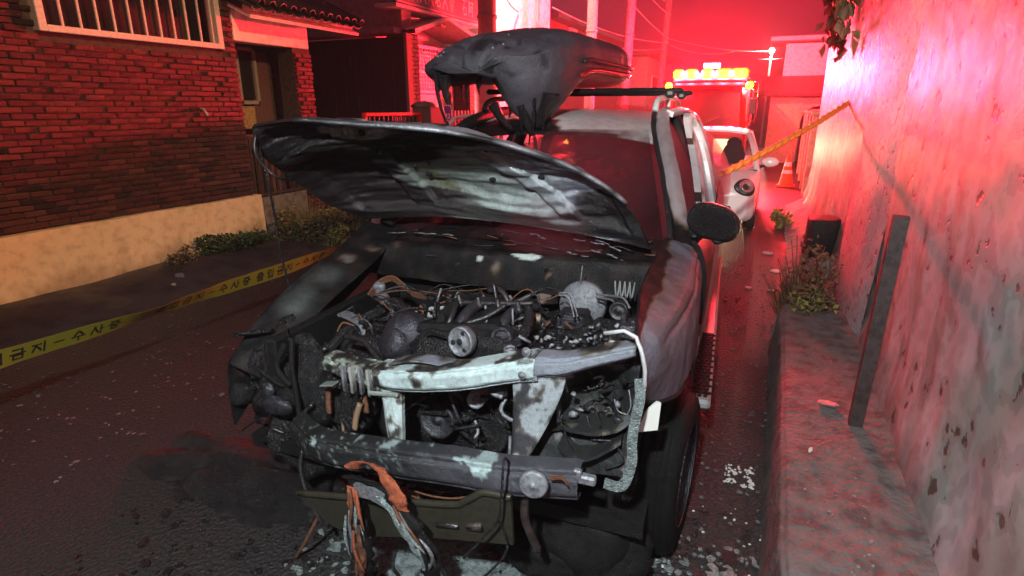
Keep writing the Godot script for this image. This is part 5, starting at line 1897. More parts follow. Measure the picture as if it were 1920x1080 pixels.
func car_wheels(t: Node3D) -> void:
	for e in [[Vector3(0.855, 0.325, 0.03), -0.10, "wheel"], [Vector3(-0.80, 0.30, 0.0), 0.0, "wheel"], [Vector3(0.84, 0.34, -2.68), 0.0, "wheel"], [Vector3(-0.84, 0.34, -2.68), 0.0, "wheel"]]:
		var at := Transform3D(Basis(Vector3.UP, e[1]) * Basis(Vector3.BACK, -PI / 2), e[0])
		var st := smooth()
		var R := 0.33
		lathe(st, [[0.20, -0.11], [0.29, -0.115], [0.315, -0.105], [R, -0.08], [R + 0.002, 0.0], [R, 0.08], [0.315, 0.105], [0.29, 0.115], [0.20, 0.11]], at, 40, 0.01)
		var w := obj("wheel", st, M.burnt_rubber, t)
		# tread ribs
		st = smooth()
		for h in [-0.06, -0.02, 0.02, 0.06]:
			lathe(st, [[R - 0.004, h - 0.014], [R + 0.007, h - 0.010], [R + 0.007, h + 0.010], [R - 0.004, h + 0.014]], at, 40, 0.01)
		obj("tread_rib", st, M.burnt_rubber, w)
		st = smooth()
		lathe(st, [[0.215, 0.115], [0.21, 0.10], [0.19, 0.03], [0.05, 0.04], [0.045, 0.06], [0.0, 0.06]], at, 30)
		obj("rim", st, M.dark_alloy, w)
		for k in 7:
			st = flat()
			var a := TAU * k / 7
			bar(st, [at * Vector3(0.05 * cos(a), 0.06, 0.05 * sin(a)), at * Vector3(0.20 * cos(a), 0.085, 0.20 * sin(a))], 0.035, 0.02, at.basis.y)
			obj("spoke", st, M.steel_dull, w)
	# slumped black wreckage in front of the right wheel: liner and bumper skin
	var st := smooth()
	for e in [[Vector3(0.60, 0.20, 0.36), Vector3(0.20, 0.20, 0.16)], [Vector3(0.72, 0.13, 0.34), Vector3(0.16, 0.14, 0.14)], [Vector3(0.46, 0.10, 0.38), Vector3(0.2, 0.10, 0.14)]]:
		lump(st, e[0], e[1], e[0].x * 7, 0.3, 18)
	stuff(obj("slumped_liner", st, M.soot_rough, t))
	st = smooth()
	grid(st, 16, 14, func(u, v): return Vector3(lerpf(0.62, 0.80, u), lerpf(0.06, 0.62, v), 0.40 - 0.10 * v + 0.05 * sin(PI * u)) + Vector3.ONE * 0.02 * noise(Vector3(u, v, 0), 2.0))
	obj("splash_guard", st, M.soot_rough, t)

func rods(t: Node3D, called: String, list: Array, m: Material) -> void:
	# each: radius, then the points of one bent rod
	for e in list:
		var st := smooth()
		tube(st, curve(e.slice(1), 5) if e.size() > 3 else e.slice(1), e[0], 7)
		obj(called, st, m, t)

func engine_bay(t: Node3D) -> void:
	# engine block: a lumpy dark mass with cast ribs
	var st := flat()
	box(st, Vector3(0.16, 0.66, 0.22), Vector3(0.52, 0.50, 0.42), 0.05)
	box(st, Vector3(0.22, 0.89, 0.33), Vector3(0.26, 0.14, 0.20), 0.03)
	var b := obj("engine_block", st, M.char, t)
	st = flat()
	for k in 5:
		box(st, Vector3(0.24, 0.865 - k * 0.022, 0.445), Vector3(0.13, 0.007, 0.012), 0.002)
	obj("cooling_rib", st, M.dark_alloy, b)
	st = flat()
	box(st, Vector3(0.05, 0.93, 0.18), Vector3(0.42, 0.05, 0.30), 0.02, Basis(Vector3.BACK, 0.12))
	obj("valve_cover", st, M.soot_rough, b)
	# round turbo housing to the left
	st = smooth()
	lump(st, Vector3(-0.165, 0.85, 0.27), Vector3(0.115, 0.115, 0.10), 2.0, 0.10, 16)
	lathe(st, [[0.0, 0.02], [0.05, 0.03], [0.07, 0.0], [0.075, -0.05]], Transform3D(Basis(Vector3.RIGHT, 1.1) * Basis(Vector3.BACK, 0.3), Vector3(-0.19, 0.86, 0.36)), 20)
	obj("turbo_housing", st, M.dark_alloy, t)
	st = smooth()
	lump(st, Vector3(-0.36, 0.70, 0.22), Vector3(0.16, 0.12, 0.14), 7.0, 0.35, 12)
	lump(st, Vector3(-0.52, 0.68, 0.05), Vector3(0.14, 0.10, 0.16), 9.0, 0.4, 12)
	stuff(obj("charred_residue", st, M.char, t))
	# the pale pulley facing the camera, with three holes
	var pat := Transform3D(Basis(Vector3.RIGHT, PI / 2 - 0.15) * Basis(Vector3.BACK, 0.25), Vector3(0.157, 0.952, 0.45))
	st = smooth()
	lathe(st, [[0.0, 0.010], [0.014, 0.010], [0.016, 0.006], [0.044, 0.006], [0.048, 0.012], [0.053, 0.012], [0.055, 0.006], [0.055, -0.02], [0.048, -0.025]], pat, 36)
	var pu := obj("pulley", st, M.bare_alloy, t)
	for e in [[0.033, 2.9, 0.010], [0.034, 0.95, 0.008], [0.034, 5.0, 0.008], [0.0, 0.0, 0.012]]:
		st = smooth()
		lathe(st, [[0.0, 0.002], [e[2], 0.002], [e[2], 0.0]], pat * Transform3D(Basis(), Vector3(e[0] * cos(e[1]), 0.0075 if e[0] > 0 else 0.0105, e[0] * sin(e[1]))), 14)
		obj("pulley_hole", st, M.dark_room, pu)
	# throttle ring
	st = smooth()
	pat = Transform3D(Basis(Vector3.RIGHT, PI / 2 - 0.35), Vector3(0.285, 0.955, 0.38))
	lathe(st, [[0.026, 0.0], [0.030, 0.012], [0.038, 0.012], [0.042, 0.0], [0.042, -0.05]], pat, 28)
	lathe(st, [[0.0, -0.004], [0.028, -0.004]], pat, 20)
	tube(st, [pat * Vector3(-0.027, 0.006, 0.006), pat * Vector3(0.027, 0.006, -0.008)], 0.005, 6)
	obj("throttle_ring", st, M.dark_alloy, t)
	# stub of coil spring behind the front beam
	st = smooth()
	var pts := []
	for k in 60:
		pts.append(Vector3(0.36 + 0.016 * cos(k * TAU / 12), 0.925 + k * 0.0009, 0.50 + 0.016 * sin(k * TAU / 12)))
	tube(st, pts, 0.005, 6)
	obj("short_coil", st, M.bare_alloy, t)
	# brake booster drum with its battery tray in front
	var bat := Transform3D(Basis(Vector3.RIGHT, PI / 2 - 0.2), Vector3(0.42, 0.87, -0.34))
	st = smooth()
	lathe(st, [[0.0, 0.05], [0.06, 0.052], [0.075, 0.035], [0.105, 0.03], [0.112, 0.015], [0.112, -0.02], [0.09, -0.05]], bat, 40)
	obj("brake_booster", st, M.bare_alloy, t)
	st = flat()
	box(st, Vector3(0.455, 0.86, -0.02), Vector3(0.125, 0.17, 0.13), 0.012, Basis(Vector3.BACK, 0.04))
	var ba := obj("battery_stump", st, M.dark_alloy, t)
	st = flat()
	plate(st, PackedVector2Array([Vector2(-0.01, 0), Vector2(0.045, 0.0), Vector2(0.055, -0.02), Vector2(0.055, -0.10), Vector2(0.035, -0.11), Vector2(0.03, -0.05), Vector2(-0.01, -0.04)]), Transform3D(Basis(), Vector3(0.49, 0.95, 0.02)), 0.01)
	obj("clamp_plate", st, M.soot_rough, ba)
	# small drum with its two pipes and the coil of four loops
	st = smooth()
	bat = Transform3D(Basis(Vector3.RIGHT, PI / 2 - 0.1), Vector3(0.627, 0.942, -0.10))
	lathe(st, [[0.0, 0.012], [0.006, 0.012], [0.008, 0.007], [0.033, 0.007], [0.037, 0.012], [0.040, 0.0], [0.040, -0.04]], bat, 28)
	obj("small_drum", st, M.steel_dull, t)
	st = smooth()
	pts = []
	for k in 73:
		var a := TAU * k / 18.0
		pts.append(Vector3(0.572 + k * 0.00122, 0.975 + 0.036 * cos(a), -0.30 + 0.014 * sin(a)))
	tube(st, pts, 0.0042, 6)
	obj("coil_pipe", st, M.frame_grey, t)
	rods(t, "brake_pipe", [
		[0.005, Vector3(0.50, 0.955, -0.25), Vector3(0.58, 0.972, -0.2), Vector3(0.64, 0.985, -0.14), Vector3(0.672, 0.96, -0.1)],
		[0.005, Vector3(0.50, 0.94, -0.25), Vector3(0.57, 0.955, -0.2), Vector3(0.60, 0.955, -0.16)],
		[0.004, Vector3(0.40, 1.035, 0.03), Vector3(0.448, 1.04, 0.04), Vector3(0.475, 1.0, 0.06), Vector3(0.50, 0.97, 0.1)],
		[0.004, Vector3(0.395, 1.025, 0.03), Vector3(0.44, 1.028, 0.04), Vector3(0.465, 0.99, 0.06), Vector3(0.485, 0.965, 0.1)],
		[0.003, Vector3(0.41, 0.98, -0.31), Vector3(0.412, 1.06, -0.33)]], M.bare_alloy)
	# reservoir melted into a brown stump
	st = smooth()
	lathe(st, [[0.0, 0.03], [0.028, 0.028], [0.03, 0.0], [0.022, -0.04], [0.0, -0.05]], Transform3D(Basis(), Vector3(0.334, 0.935, 0.12)), 16, 0.08)
	obj("reservoir", st, M.brown_plastic, t)
	# rusty strap bent over the left side
	st = flat()
	bar(st, curve([Vector3(-0.62, 0.86, -0.13), Vector3(-0.58, 0.92, -0.17), Vector3(-0.528, 0.94, -0.2), Vector3(-0.47, 0.91, -0.2), Vector3(-0.42, 0.875, -0.2), Vector3(-0.335, 0.865, -0.2)], 6), 0.012, 0.030, Vector3(0.2, 1, 0.3))
	obj("rusty_strap", st, M.rust, t)
	# scraps of pale alloy at the left: clamp, elbow pipe, flat flange
	st = smooth()
	lump(st, Vector3(-0.537, 0.925, -0.10), Vector3(0.032, 0.024, 0.025), 4.0, 0.35, 10)
	tube(st, curve([Vector3(-0.53, 0.90, -0.09), Vector3(-0.47, 0.875, -0.04), Vector3(-0.41, 0.85, 0.0), Vector3(-0.34, 0.838, 0.02)], 5), 0.028, 10)
	obj("elbow_pipe", st, M.bare_alloy, t)
	st = flat()
	bar(st, curve([Vector3(-0.62, 0.845, 0.10), Vector3(-0.56, 0.838, 0.11), Vector3(-0.49, 0.812, 0.12), Vector3(-0.45, 0.78, 0.15)], 4), 0.055, 0.012)
	obj("flange", st, M.bare_alloy, t)
	# two small rings on a bracket
	for e in [Vector3(-0.036, 0.963, 0.22), Vector3(-0.082, 0.955, 0.22)]:
		st = smooth()
		lathe(st, [[0.010, 0.0], [0.012, 0.008], [0.024, 0.008], [0.026, 0.0]], Transform3D(Basis(Vector3.RIGHT, 1.2), e), 16)
		obj("ring_bracket", st, M.frame_grey, t)
	# intake runners, rail and hoses that join the parts
	for k in 4:
		st = smooth()
		var x0 := -0.02 + k * 0.085
		tube(st, curve([Vector3(x0, 0.90, 0.30), Vector3(x0 + 0.01, 0.965, 0.24), Vector3(x0 + 0.03, 0.985, 0.12), Vector3(x0 + 0.05, 0.94, -0.02)], 6), 0.024, 10)
		obj("intake_runner", st, M.dark_alloy if k % 2 else M.soot_rough, t)
		st = smooth()
		lathe(st, [[0.0, 0.05], [0.009, 0.05], [0.010, 0.02], [0.016, 0.018], [0.017, 0.0]], Transform3D(Basis(Vector3.RIGHT, 0.4), Vector3(x0 + 0.04, 0.985, 0.16)), 10)
		obj("injector", st, M.steel_dull, t)
	rods(t, "fuel_rail", [[0.011, Vector3(-0.05, 0.985, 0.15), Vector3(0.12, 1.0, 0.16), Vector3(0.33, 1.02, 0.15)]], M.steel_dull)
	rods(t, "burnt_hose", [
		[0.026, Vector3(-0.20, 0.90, 0.22), Vector3(-0.32, 0.93, 0.10), Vector3(-0.44, 0.86, 0.02), Vector3(-0.58, 0.78, 0.10), Vector3(-0.62, 0.68, 0.30)],
		[0.020, Vector3(0.30, 0.90, 0.42), Vector3(0.36, 0.97, 0.34), Vector3(0.33, 1.0, 0.2), Vector3(0.24, 0.97, 0.02), Vector3(0.20, 0.86, -0.3)],
		[0.016, Vector3(-0.10, 0.86, 0.36), Vector3(-0.02, 0.93, 0.36), Vector3(0.08, 0.93, 0.38)],
		[0.018, Vector3(0.50, 0.86, 0.2), Vector3(0.58, 0.92, 0.26), Vector3(0.68, 0.94, 0.34), Vector3(0.74, 0.86, 0.44)]], M.char)
	for j in 6:   # wiring looms with the insulation burnt off
		var a0 := Vector3(rr(-0.5, 0.2), rr(0.9, 1.0), rr(-0.2, 0.3))
		var a1 := a0 + Vector3(rr(0.2, 0.45), rr(-0.06, 0.06), rr(-0.1, 0.2))
		for k in 4:
			st = smooth()
			tube(st, curve([a0, a0.lerp(a1, 0.35) + Vector3(0, rr(0.0, 0.05), rr(-0.02, 0.02)), a0.lerp(a1, 0.7) + Vector3(0, rr(-0.02, 0.04), rr(-0.03, 0.03)), a1 + Vector3(rr(-0.03, 0.03), rr(-0.03, 0.03), 0)], 5), 0.0028, 5)
			obj("loom_wire", st, [M.rust, M.steel_dull, M.char, M.dark_alloy][k], t)
	# alternator with cooling slots, exhaust shield
	st = smooth()
	var al := Transform3D(Basis(Vector3.RIGHT, PI / 2 - 0.2), Vector3(0.34, 0.86, 0.40))
	lathe(st, [[0.0, 0.05], [0.02, 0.05], [0.03, 0.035], [0.062, 0.03], [0.068, 0.015], [0.068, -0.05], [0.05, -0.07]], al, 28)
	var an := obj("alternator", st, M.dark_alloy, t)
	for k in 10:
		st = flat()
		var a2 := TAU * k / 10
		box(st, al * Vector3(0.046 * cos(a2), 0.033, 0.046 * sin(a2)), Vector3(0.008, 0.020, 0.006), 0.0, al.basis * Basis(Vector3.UP, -a2))
		obj("slot", st, M.dark_room, an)
	# rocker arms and bent rods over the head
	rods(t, "bent_rod", [
		[0.010, Vector3(0.10, 0.955, 0.29), Vector3(0.176, 0.983, 0.26), Vector3(0.235, 1.02, 0.2)],
		[0.008, Vector3(0.144, 1.066, 0.10), Vector3(0.17, 1.0, 0.13), Vector3(0.20, 0.955, 0.15)],
		[0.013, Vector3(0.10, 1.02, 0.05), Vector3(0.15, 1.03, 0.06), Vector3(0.19, 1.01, 0.08), Vector3(0.21, 0.97, 0.1)],
		[0.009, Vector3(0.18, 0.97, 0.14), Vector3(0.26, 1.01, 0.08), Vector3(0.31, 1.03, 0.05)],
		[0.012, Vector3(0.0, 0.90, 0.3), Vector3(0.03, 0.96, 0.28), Vector3(0.02, 1.0, 0.2)]], M.steel_dull)
	# many small pipes, injector stubs and bolts
	for k in 130:
		st = smooth()
		var p := Vector3(rr(-0.16, 0.42), rr(0.92, 0.99), rr(0.0, 0.30))
		if k % 3 == 0:
			p = Vector3(rr(0.36, 0.70), rr(0.88, 0.97), rr(0.1, 0.42))
		if k % 4 == 1:
			p = Vector3(rr(-0.5, -0.1), rr(0.78, 0.93), rr(-0.1, 0.4))
		if k % 7 == 0:
			p = Vector3(rr(-0.6, 0.65), rr(0.75, 0.92), rr(-0.35, 0.35))
		var d := Vector3(rr(-1, 1), rr(-0.3, 1.0), rr(-0.6, 0.6)).normalized() * rr(0.02, 0.07)
		if k % 2 == 0:
			tube(st, [p, p + d], rr(0.003, 0.008), 6)
		else:
			tube(st, curve([p, p + d * 0.5 + Vector3(0, 0.02, 0), p + d + Vector3(rr(-0.03, 0.03), -0.01, 0)], 4), rr(0.003, 0.006), 5)
		obj("pipe_stub", st, [M.steel_dull, M.dark_alloy, M.bare_alloy, M.rust, M.char, M.steel_dull, M.char][k % 7], t)
	# fuse box: melted lump with pale crumbs
	st = smooth()
	grid(st, 40, 20, func(u, v): return Vector3(lerpf(0.34, 0.74, u), 0.90 + 0.10 * u + 0.05 * noise(Vector3(u, v, 1) * 0.4, 6.0) - 0.10 * v * v, lerpf(0.12, 0.50, v)))
	obj("melted_fuse_box", st, M.char, t)
	for k in 46:
		st = smooth()
		var u := rr(0.05, 0.95)
		var p := Vector3(lerpf(0.34, 0.74, u), 0.915 + 0.10 * u + rr(-0.02, 0.02), rr(0.22, 0.42))
		lump(st, p, Vector3(rr(0.004, 0.013), rr(0.004, 0.010), rr(0.004, 0.010)), k * 1.3, 0.6, 5)
		obj("crumb", st, [M.bare_alloy, M.dark_alloy, M.frame_grey, M.dark_alloy][k % 4], t)
	# black wrinkled crust between the parts
	st = smooth()
	grid(st, 70, 40, func(u, v): return Vector3(lerpf(-0.70, 0.70, u), 0.66 + 0.16 * noise(Vector3(u * 1.4, v, 0.3), 2.6) + 0.05 * noise(Vector3(u * 1.4, v, 2.3), 9.0), lerpf(-0.55, 0.42, v)))
	stuff(obj("burnt_crust", st, M.char, t))
	# bulkhead insulation scraps, pale heat shield behind the booster
	st = smooth()
	sheet(st, 10, 12, func(u, v): return Vector3(lerpf(0.14, 0.25, u), lerpf(0.80, 0.99, v), -0.50 + 0.03 * sin(PI * u)) + Vector3.ONE * 0.012 * noise(Vector3(u, v, 4), 2.0), Vector3(0, 0, -0.004), func(_u, _v, p): return soot(p, 0.55, Color(0.28, 0.20, 0.18), 4.0))
	obj("heat_shield", st, M.soot, t)
	for k in 22:
		st = flat()
		var p := Vector3(rr(-0.75, 0.70), rr(0.84, 1.03), rr(-0.55, -0.48))
		box(st, p, Vector3(rr(0.015, 0.07), rr(0.008, 0.03), 0.01), 0.003, Basis(Vector3.BACK, rr(-0.5, 0.5)))
		obj("bracket", st, [M.soot_rough, M.dark_alloy, M.char][k % 3], t)
	for k in 30:   # twisted strips on the cowl and the windscreen base
		st = smooth()
		var p := Vector3(rr(-0.7, 0.68), rr(1.05, 1.12), rr(-0.72, -0.58))
		tube(st, curve([p, p + Vector3(rr(0.02, 0.08), rr(-0.01, 0.015), 0.01), p + Vector3(rr(0.06, 0.18), rr(-0.02, 0.02), 0)], 3), rr(0.002, 0.005), 5)
		obj("cowl_scrap", st, [M.steel_dull, M.dark_alloy, M.rust, M.soot_rough][k % 4], t)
	for e in [[Vector3(-0.79, 1.073, -0.60), Vector3(-0.62, 1.088, -0.60), Vector3(-0.44, 1.088, -0.60), Vector3(-0.36, 1.096, -0.59)], [Vector3(0.23, 1.14, -0.62), Vector3(0.36, 1.135, -0.61), Vector3(0.50, 1.11, -0.58)], [Vector3(0.30, 1.12, -0.60), Vector3(0.44, 1.11, -0.585), Vector3(0.56, 1.085, -0.56)], [Vector3(0.06, 1.125, -0.62), Vector3(0.10, 1.13, -0.61), Vector3(0.125, 1.115, -0.60), Vector3(0.16, 1.112, -0.60)], [Vector3(0.40, 1.08, -0.56), Vector3(0.52, 1.06, -0.55), Vector3(0.60, 1.03, -0.53)], [Vector3(0.28, 1.06, -0.55), Vector3(0.40, 1.045, -0.545), Vector3(0.52, 1.03, -0.53)]]:
		for k in 9:   # the glinting edge is broken into pieces
			if k % 3 == 2:
				continue
			st = smooth()
			tube(st, [along(e, k / 9.0) + Vector3(0, rr(-0.004, 0.004), 0), along(e, (k + 1.2) / 9.0) + Vector3(0, rr(-0.004, 0.004), 0)], rr(0.0025, 0.005), 5)
			obj("cowl_edge_scrap", st, M.bare_alloy, t)
	# strut top at the right
	st = flat()
	box(st, Vector3(0.745, 1.045, 0.36), Vector3(0.08, 0.05, 0.10), 0.012)
	box(st, Vector3(0.72, 1.075, 0.36), Vector3(0.02, 0.05, 0.02), 0.004)
	box(st, Vector3(0.76, 1.07, 0.38), Vector3(0.03, 0.03, 0.02), 0.004)
	obj("strut_mount", st, M.dark_alloy, t)
	# hose lying over the beam at the left
	rods(t, "hose", [[0.010, Vector3(-0.37, 0.885, 0.42), Vector3(-0.26, 0.90, 0.46), Vector3(-0.16, 0.87, 0.52), Vector3(-0.075, 0.835, 0.57)]], M.steel_dull)

func ash_col(p: Vector3, keep: float, base: Color, f := 5.0) -> Color:
	var n := noise(p, f) + 0.45 * noise(p, f * 3.0)
	var k := smoothstep(-0.15, 0.25, n + keep - 0.5)
	var mid := Color(0.17, 0.15, 0.12)
	return Color(0.03, 0.028, 0.028).lerp(mid, smoothstep(0.0, 0.4, k)).lerp(base, smoothstep(0.4, 1.0, k))

func beam(t: Node3D, called: String, line: Array, hs: Array, depth: float, m: Material, col: Callable, nu := 90, wav := 0.0) -> MeshInstance3D:
	# a pressed-steel beam with a rounded upper edge, along a line
	var st := smooth()
	var f = func(u, v):
		var c := along(line, u)
		var h: float = hs[0] + (hs[1] - hs[0]) * u
		var pr := [Vector3(0, h * 0.5, -depth), Vector3(0, h * 0.5, -0.004), Vector3(0, h * 0.47, 0.0), Vector3(0, h * 0.34, 0.0), Vector3(0, h * 0.28, 0.013), Vector3(0, -h * 0.30, 0.013), Vector3(0, -h * 0.36, 0.0), Vector3(0, -h * 0.50, 0.0), Vector3(0, -h * 0.52, -depth * 0.6)]
		var q := poly(pr, v)
		var p := c + q
		var bent: float = 0.012 * noise(p, 3.0) + 0.006 * noise(p, 10.0) + 0.002 * noise(p, 30.0)
		return p + Vector3(0, 0.8, 1) * (wav * noise(p, 9.0) + bent)
	grid(st, nu, 40, f, col, true)
	return obj(called, st, m, t)

func car_front(t: Node3D) -> void:
	# upper beam: crumpled and greenish at the left, pale in the middle, grey at the right
	var pale := Color(0.62, 0.74, 0.74)
	beam(t, "upper_beam", [Vector3(-0.37, 0.835, 0.57), Vector3(-0.28, 0.842, 0.60), Vector3(-0.18, 0.845, 0.635), Vector3(-0.06, 0.86, 0.66)], [0.055, 0.085], 0.07, M.ash_metal, func(_u, _v, p): return ash_col(p, 0.50, Color(0.38, 0.44, 0.36), 14.0), 70, 0.020)
	beam(t, "upper_beam", [Vector3(-0.07, 0.870, 0.675), Vector3(0.08, 0.895, 0.70), Vector3(0.264, 0.932, 0.70), Vector3(0.40, 0.973, 0.69), Vector3(0.51, 1.0, 0.68)], [0.072, 0.074], 0.09, M.ash_metal, func(u, v, p): return ash_col(p, 0.98 - 0.4 * smoothstep(0.30, 0.18, v), pale, 5.5))
	beam(t, "upper_beam", [Vector3(0.50, 1.0, 0.672), Vector3(0.60, 1.015, 0.66), Vector3(0.70, 1.045, 0.635), Vector3(0.80, 1.075, 0.61)], [0.07, 0.035], 0.07, M.ash_metal, func(u, _v, p): return ash_col(p, 0.95 - 0.75 * u, Color(0.30, 0.32, 0.37), 3.0))
	# joint plate with two bolts
	var st := flat()
	box(st, Vector3(0.485, 0.995, 0.684), Vector3(0.055, 0.074, 0.006), 0.002, Basis(Vector3.BACK, 0.22))
	var jp := obj("joint_plate", st, M.melted_alloy, t)
	for e in [Vector3(0.475, 1.045, 0.66), Vector3(0.475, 0.985, 0.696)]:
		st = smooth()
		lathe(st, [[0.0, 0.012], [0.008, 0.012], [0.008, 0.004], [0.014, 0.003], [0.015, 0.0]], Transform3D(Basis(Vector3.RIGHT, 1.2), e), 12)
		obj("bolt", st, M.bare_alloy, jp)
	# shadowed tray behind the beam
	st = smooth()
	sheet(st, 20, 4, func(u, v): return Vector3(lerpf(-0.02, 0.32, u), 0.925 + 0.06 * u + 0.012 * sin(u * 6.0), lerpf(0.66, 0.60, v)), Vector3(0, -0.006, 0), func(_u, _v, p): return ash_col(p, 0.5, Color(0.28, 0.30, 0.36), 6.0))
	obj("tray", st, M.ash_metal, t)
	# crumpled upright folds and tab at the left end
	for k in 5:
		st = flat()
		var x := -0.20 + k * 0.035
		bar(st, curve([Vector3(x, 0.80, 0.665), Vector3(x + 0.01, 0.85, 0.68), Vector3(x - 0.006, 0.89, 0.66)], 4), 0.010, 0.016 + 0.006 * (k % 2), Vector3.BACK)
		obj("fold", st, M.frame_grey if k % 2 else M.bare_alloy, t)
	st = flat()
	st.set_color(Color(0.25, 0.28, 0.25))
	box(st, Vector3(-0.29, 0.795, 0.64), Vector3(0.06, 0.006, 0.04), 0.002, Basis(Vector3.BACK, 0.2))
	st.set_color(Color(0.3, 0.33, 0.3))
	box(st, Vector3(-0.03, 0.826, 0.690), Vector3(0.12, 0.016, 0.012), 0.004, Basis(Vector3.BACK, 0.1))
	obj("tab", st, M.ash_metal, t)
	# left upright: tapered channel
	st = smooth()
	var f = func(u, v):
		var c := along([Vector3(-0.025, 0.845, 0.675), Vector3(0.0, 0.78, 0.70), Vector3(0.025, 0.70, 0.735), Vector3(0.04, 0.645, 0.75)], v)
		var w: float = lerpf(0.052, 0.020, pow(v, 0.7))
		var q = (u - 0.5) * 2.0
		return c + Vector3(q * w, 0.006 * noise(c + Vector3(q, 0, 0), 5.0), -0.018 * pow(absf(q), 3.0) + 0.006 * noise(c + Vector3(q, 0, 0), 7.0))
	sheet(st, 14, 40, f, Vector3(0, 0, -0.02), func(u, v, p): return ash_col(p, 0.80, Color(0.5, 0.58, 0.57), 9.0))
	obj("upright", st, M.ash_metal, t)
	# wide right upright, narrowing downwards
	st = smooth()
	f = func(u, v):
		var l := along([Vector3(0.43, 0.97, 0.675), Vector3(0.437, 0.90, 0.685), Vector3(0.44, 0.80, 0.70), Vector3(0.452, 0.70, 0.735)], v)
		var r := along([Vector3(0.60, 1.0, 0.66), Vector3(0.592, 0.93, 0.675), Vector3(0.545, 0.80, 0.70), Vector3(0.495, 0.70, 0.735)], v)
		var p := l.lerp(r, u)
		return p + Vector3(0, 0, -0.012 * pow(absf(u - 0.5) * 2, 4.0) + 0.012 * noise(p, 4.0))
	sheet(st, 36, 50, f, Vector3(0, 0, -0.012), func(u, v, p):
		var k: float = 0.62 - 0.35 * smoothstep(0.5, 1.0, v) + 0.15 * smoothstep(0.6, 0.9, u)
		return ash_col(p, k, Color(0.5, 0.55, 0.58), 8.0).lerp(Color(0.12, 0.115, 0.14), 0.25))
	obj("upright", st, M.ash_metal, t)
	# right lamp carrier: dark sheet with trays and a round socket
	st = smooth()
	f = func(u, v):
		var top := Vector3(0.55, 0.95, 0.50).lerp(Vector3(0.81, 1.01, 0.57), u)
		var bot := Vector3(0.47, 0.60, 0.64).lerp(Vector3(0.79, 0.655, 0.62), u)
		var p := top.lerp(bot, v)
		p.z -= 0.10 * sin(PI * u) * sin(PI * minf(v * 1.4, 1.0))
		return p + Vector3(0.3, 0.3, 1) * 0.022 * noise(p, 6.0)
	sheet(st, 50, 50, f, Vector3(0, 0, -0.01), func(u, v, p): return ash_col(p, 0.16 + 0.25 * smoothstep(0.9, 1.0, u), Color(0.22, 0.21, 0.25), 9.0))
	obj("lamp_carrier", st, M.ash_metal, t)
	st = smooth()
	var sat := Transform3D(Basis(Vector3.RIGHT, PI / 2 - 0.3), Vector3(0.662, 0.80, 0.515))
	lathe(st, [[0.0, 0.0], [0.010, 0.004], [0.014, 0.016], [0.022, 0.016], [0.024, 0.004], [0.034, 0.002], [0.036, -0.02]], sat, 22)
	obj("lamp_socket", st, M.steel_dull, t)
	for e in [[Vector3(0.555, 0.84, 0.59), Vector3(0.58, 0.795, 0.63), Vector3(0.68, 0.80, 0.645), Vector3(0.76, 0.825, 0.64), Vector3(0.80, 0.86, 0.62)], [Vector3(0.58, 0.735, 0.655), Vector3(0.63, 0.715, 0.67), Vector3(0.70, 0.735, 0.67), Vector3(0.775, 0.79, 0.645)]]:
		st = smooth()
		var li := curve(e, 6)
		sheet(st, 28, 5, func(u, v): return along(li, u) + Vector3(0, 0.006 * noise(Vector3(u, v, 0), 3.0) + 0.01 * v, -0.11 * v), Vector3(0, -0.012, 0.0), func(_u, v, p): return ash_col(p, 0.35 if v < 0.15 else 0.12, Color(0.2, 0.2, 0.22), 6.0))
		obj("tray", st, M.ash_metal, t)
	# pale torn edge down the right side
	st = flat()
	var pe := curve([Vector3(0.812, 0.985, 0.60), Vector3(0.82, 0.93, 0.62), Vector3(0.812, 0.86, 0.635), Vector3(0.808, 0.79, 0.64), Vector3(0.812, 0.72, 0.645), Vector3(0.790, 0.645, 0.66), Vector3(0.735, 0.642, 0.66)], 6)
	bar(st, pe, 0.030, 0.012, Vector3(0.2, 0.2, 1))
	obj("torn_edge", st, M.melted_alloy, t)
	st = flat()
	plate(st, PackedVector2Array([Vector2(-0.035, -0.055), Vector2(0.03, -0.045), Vector2(0.034, 0.05), Vector2(0.02, 0.055), Vector2(-0.012, 0.02)]), Transform3D(Basis(Vector3.UP, 0.3), Vector3(0.842, 0.825, 0.53)), 0.008)
	var wb := obj("bracket", st, M.band_white, t)
	wb.set_meta("label", "cracked pale bracket under the wing")
	for k in 34:   # loose scraps and wires on the lamp carrier
		st = smooth()
		var p := Vector3(rr(0.56, 0.80), rr(0.66, 0.98), rr(0.56, 0.63))
		if k % 3 == 0:
			lump(st, p, Vector3(rr(0.005, 0.018), rr(0.004, 0.014), 0.01), k * 2.1, 0.6, 6)
		else:
			tube(st, curve([p, p + Vector3(rr(-0.04, 0.04), rr(-0.05, 0.02), 0.01), p + Vector3(rr(-0.07, 0.07), rr(-0.10, 0.02), 0.01)], 4), rr(0.002, 0.005), 5)
		obj("scrap", st, [M.steel_dull, M.dark_alloy, M.char, M.bare_alloy, M.soot_rough][k % 5], t)
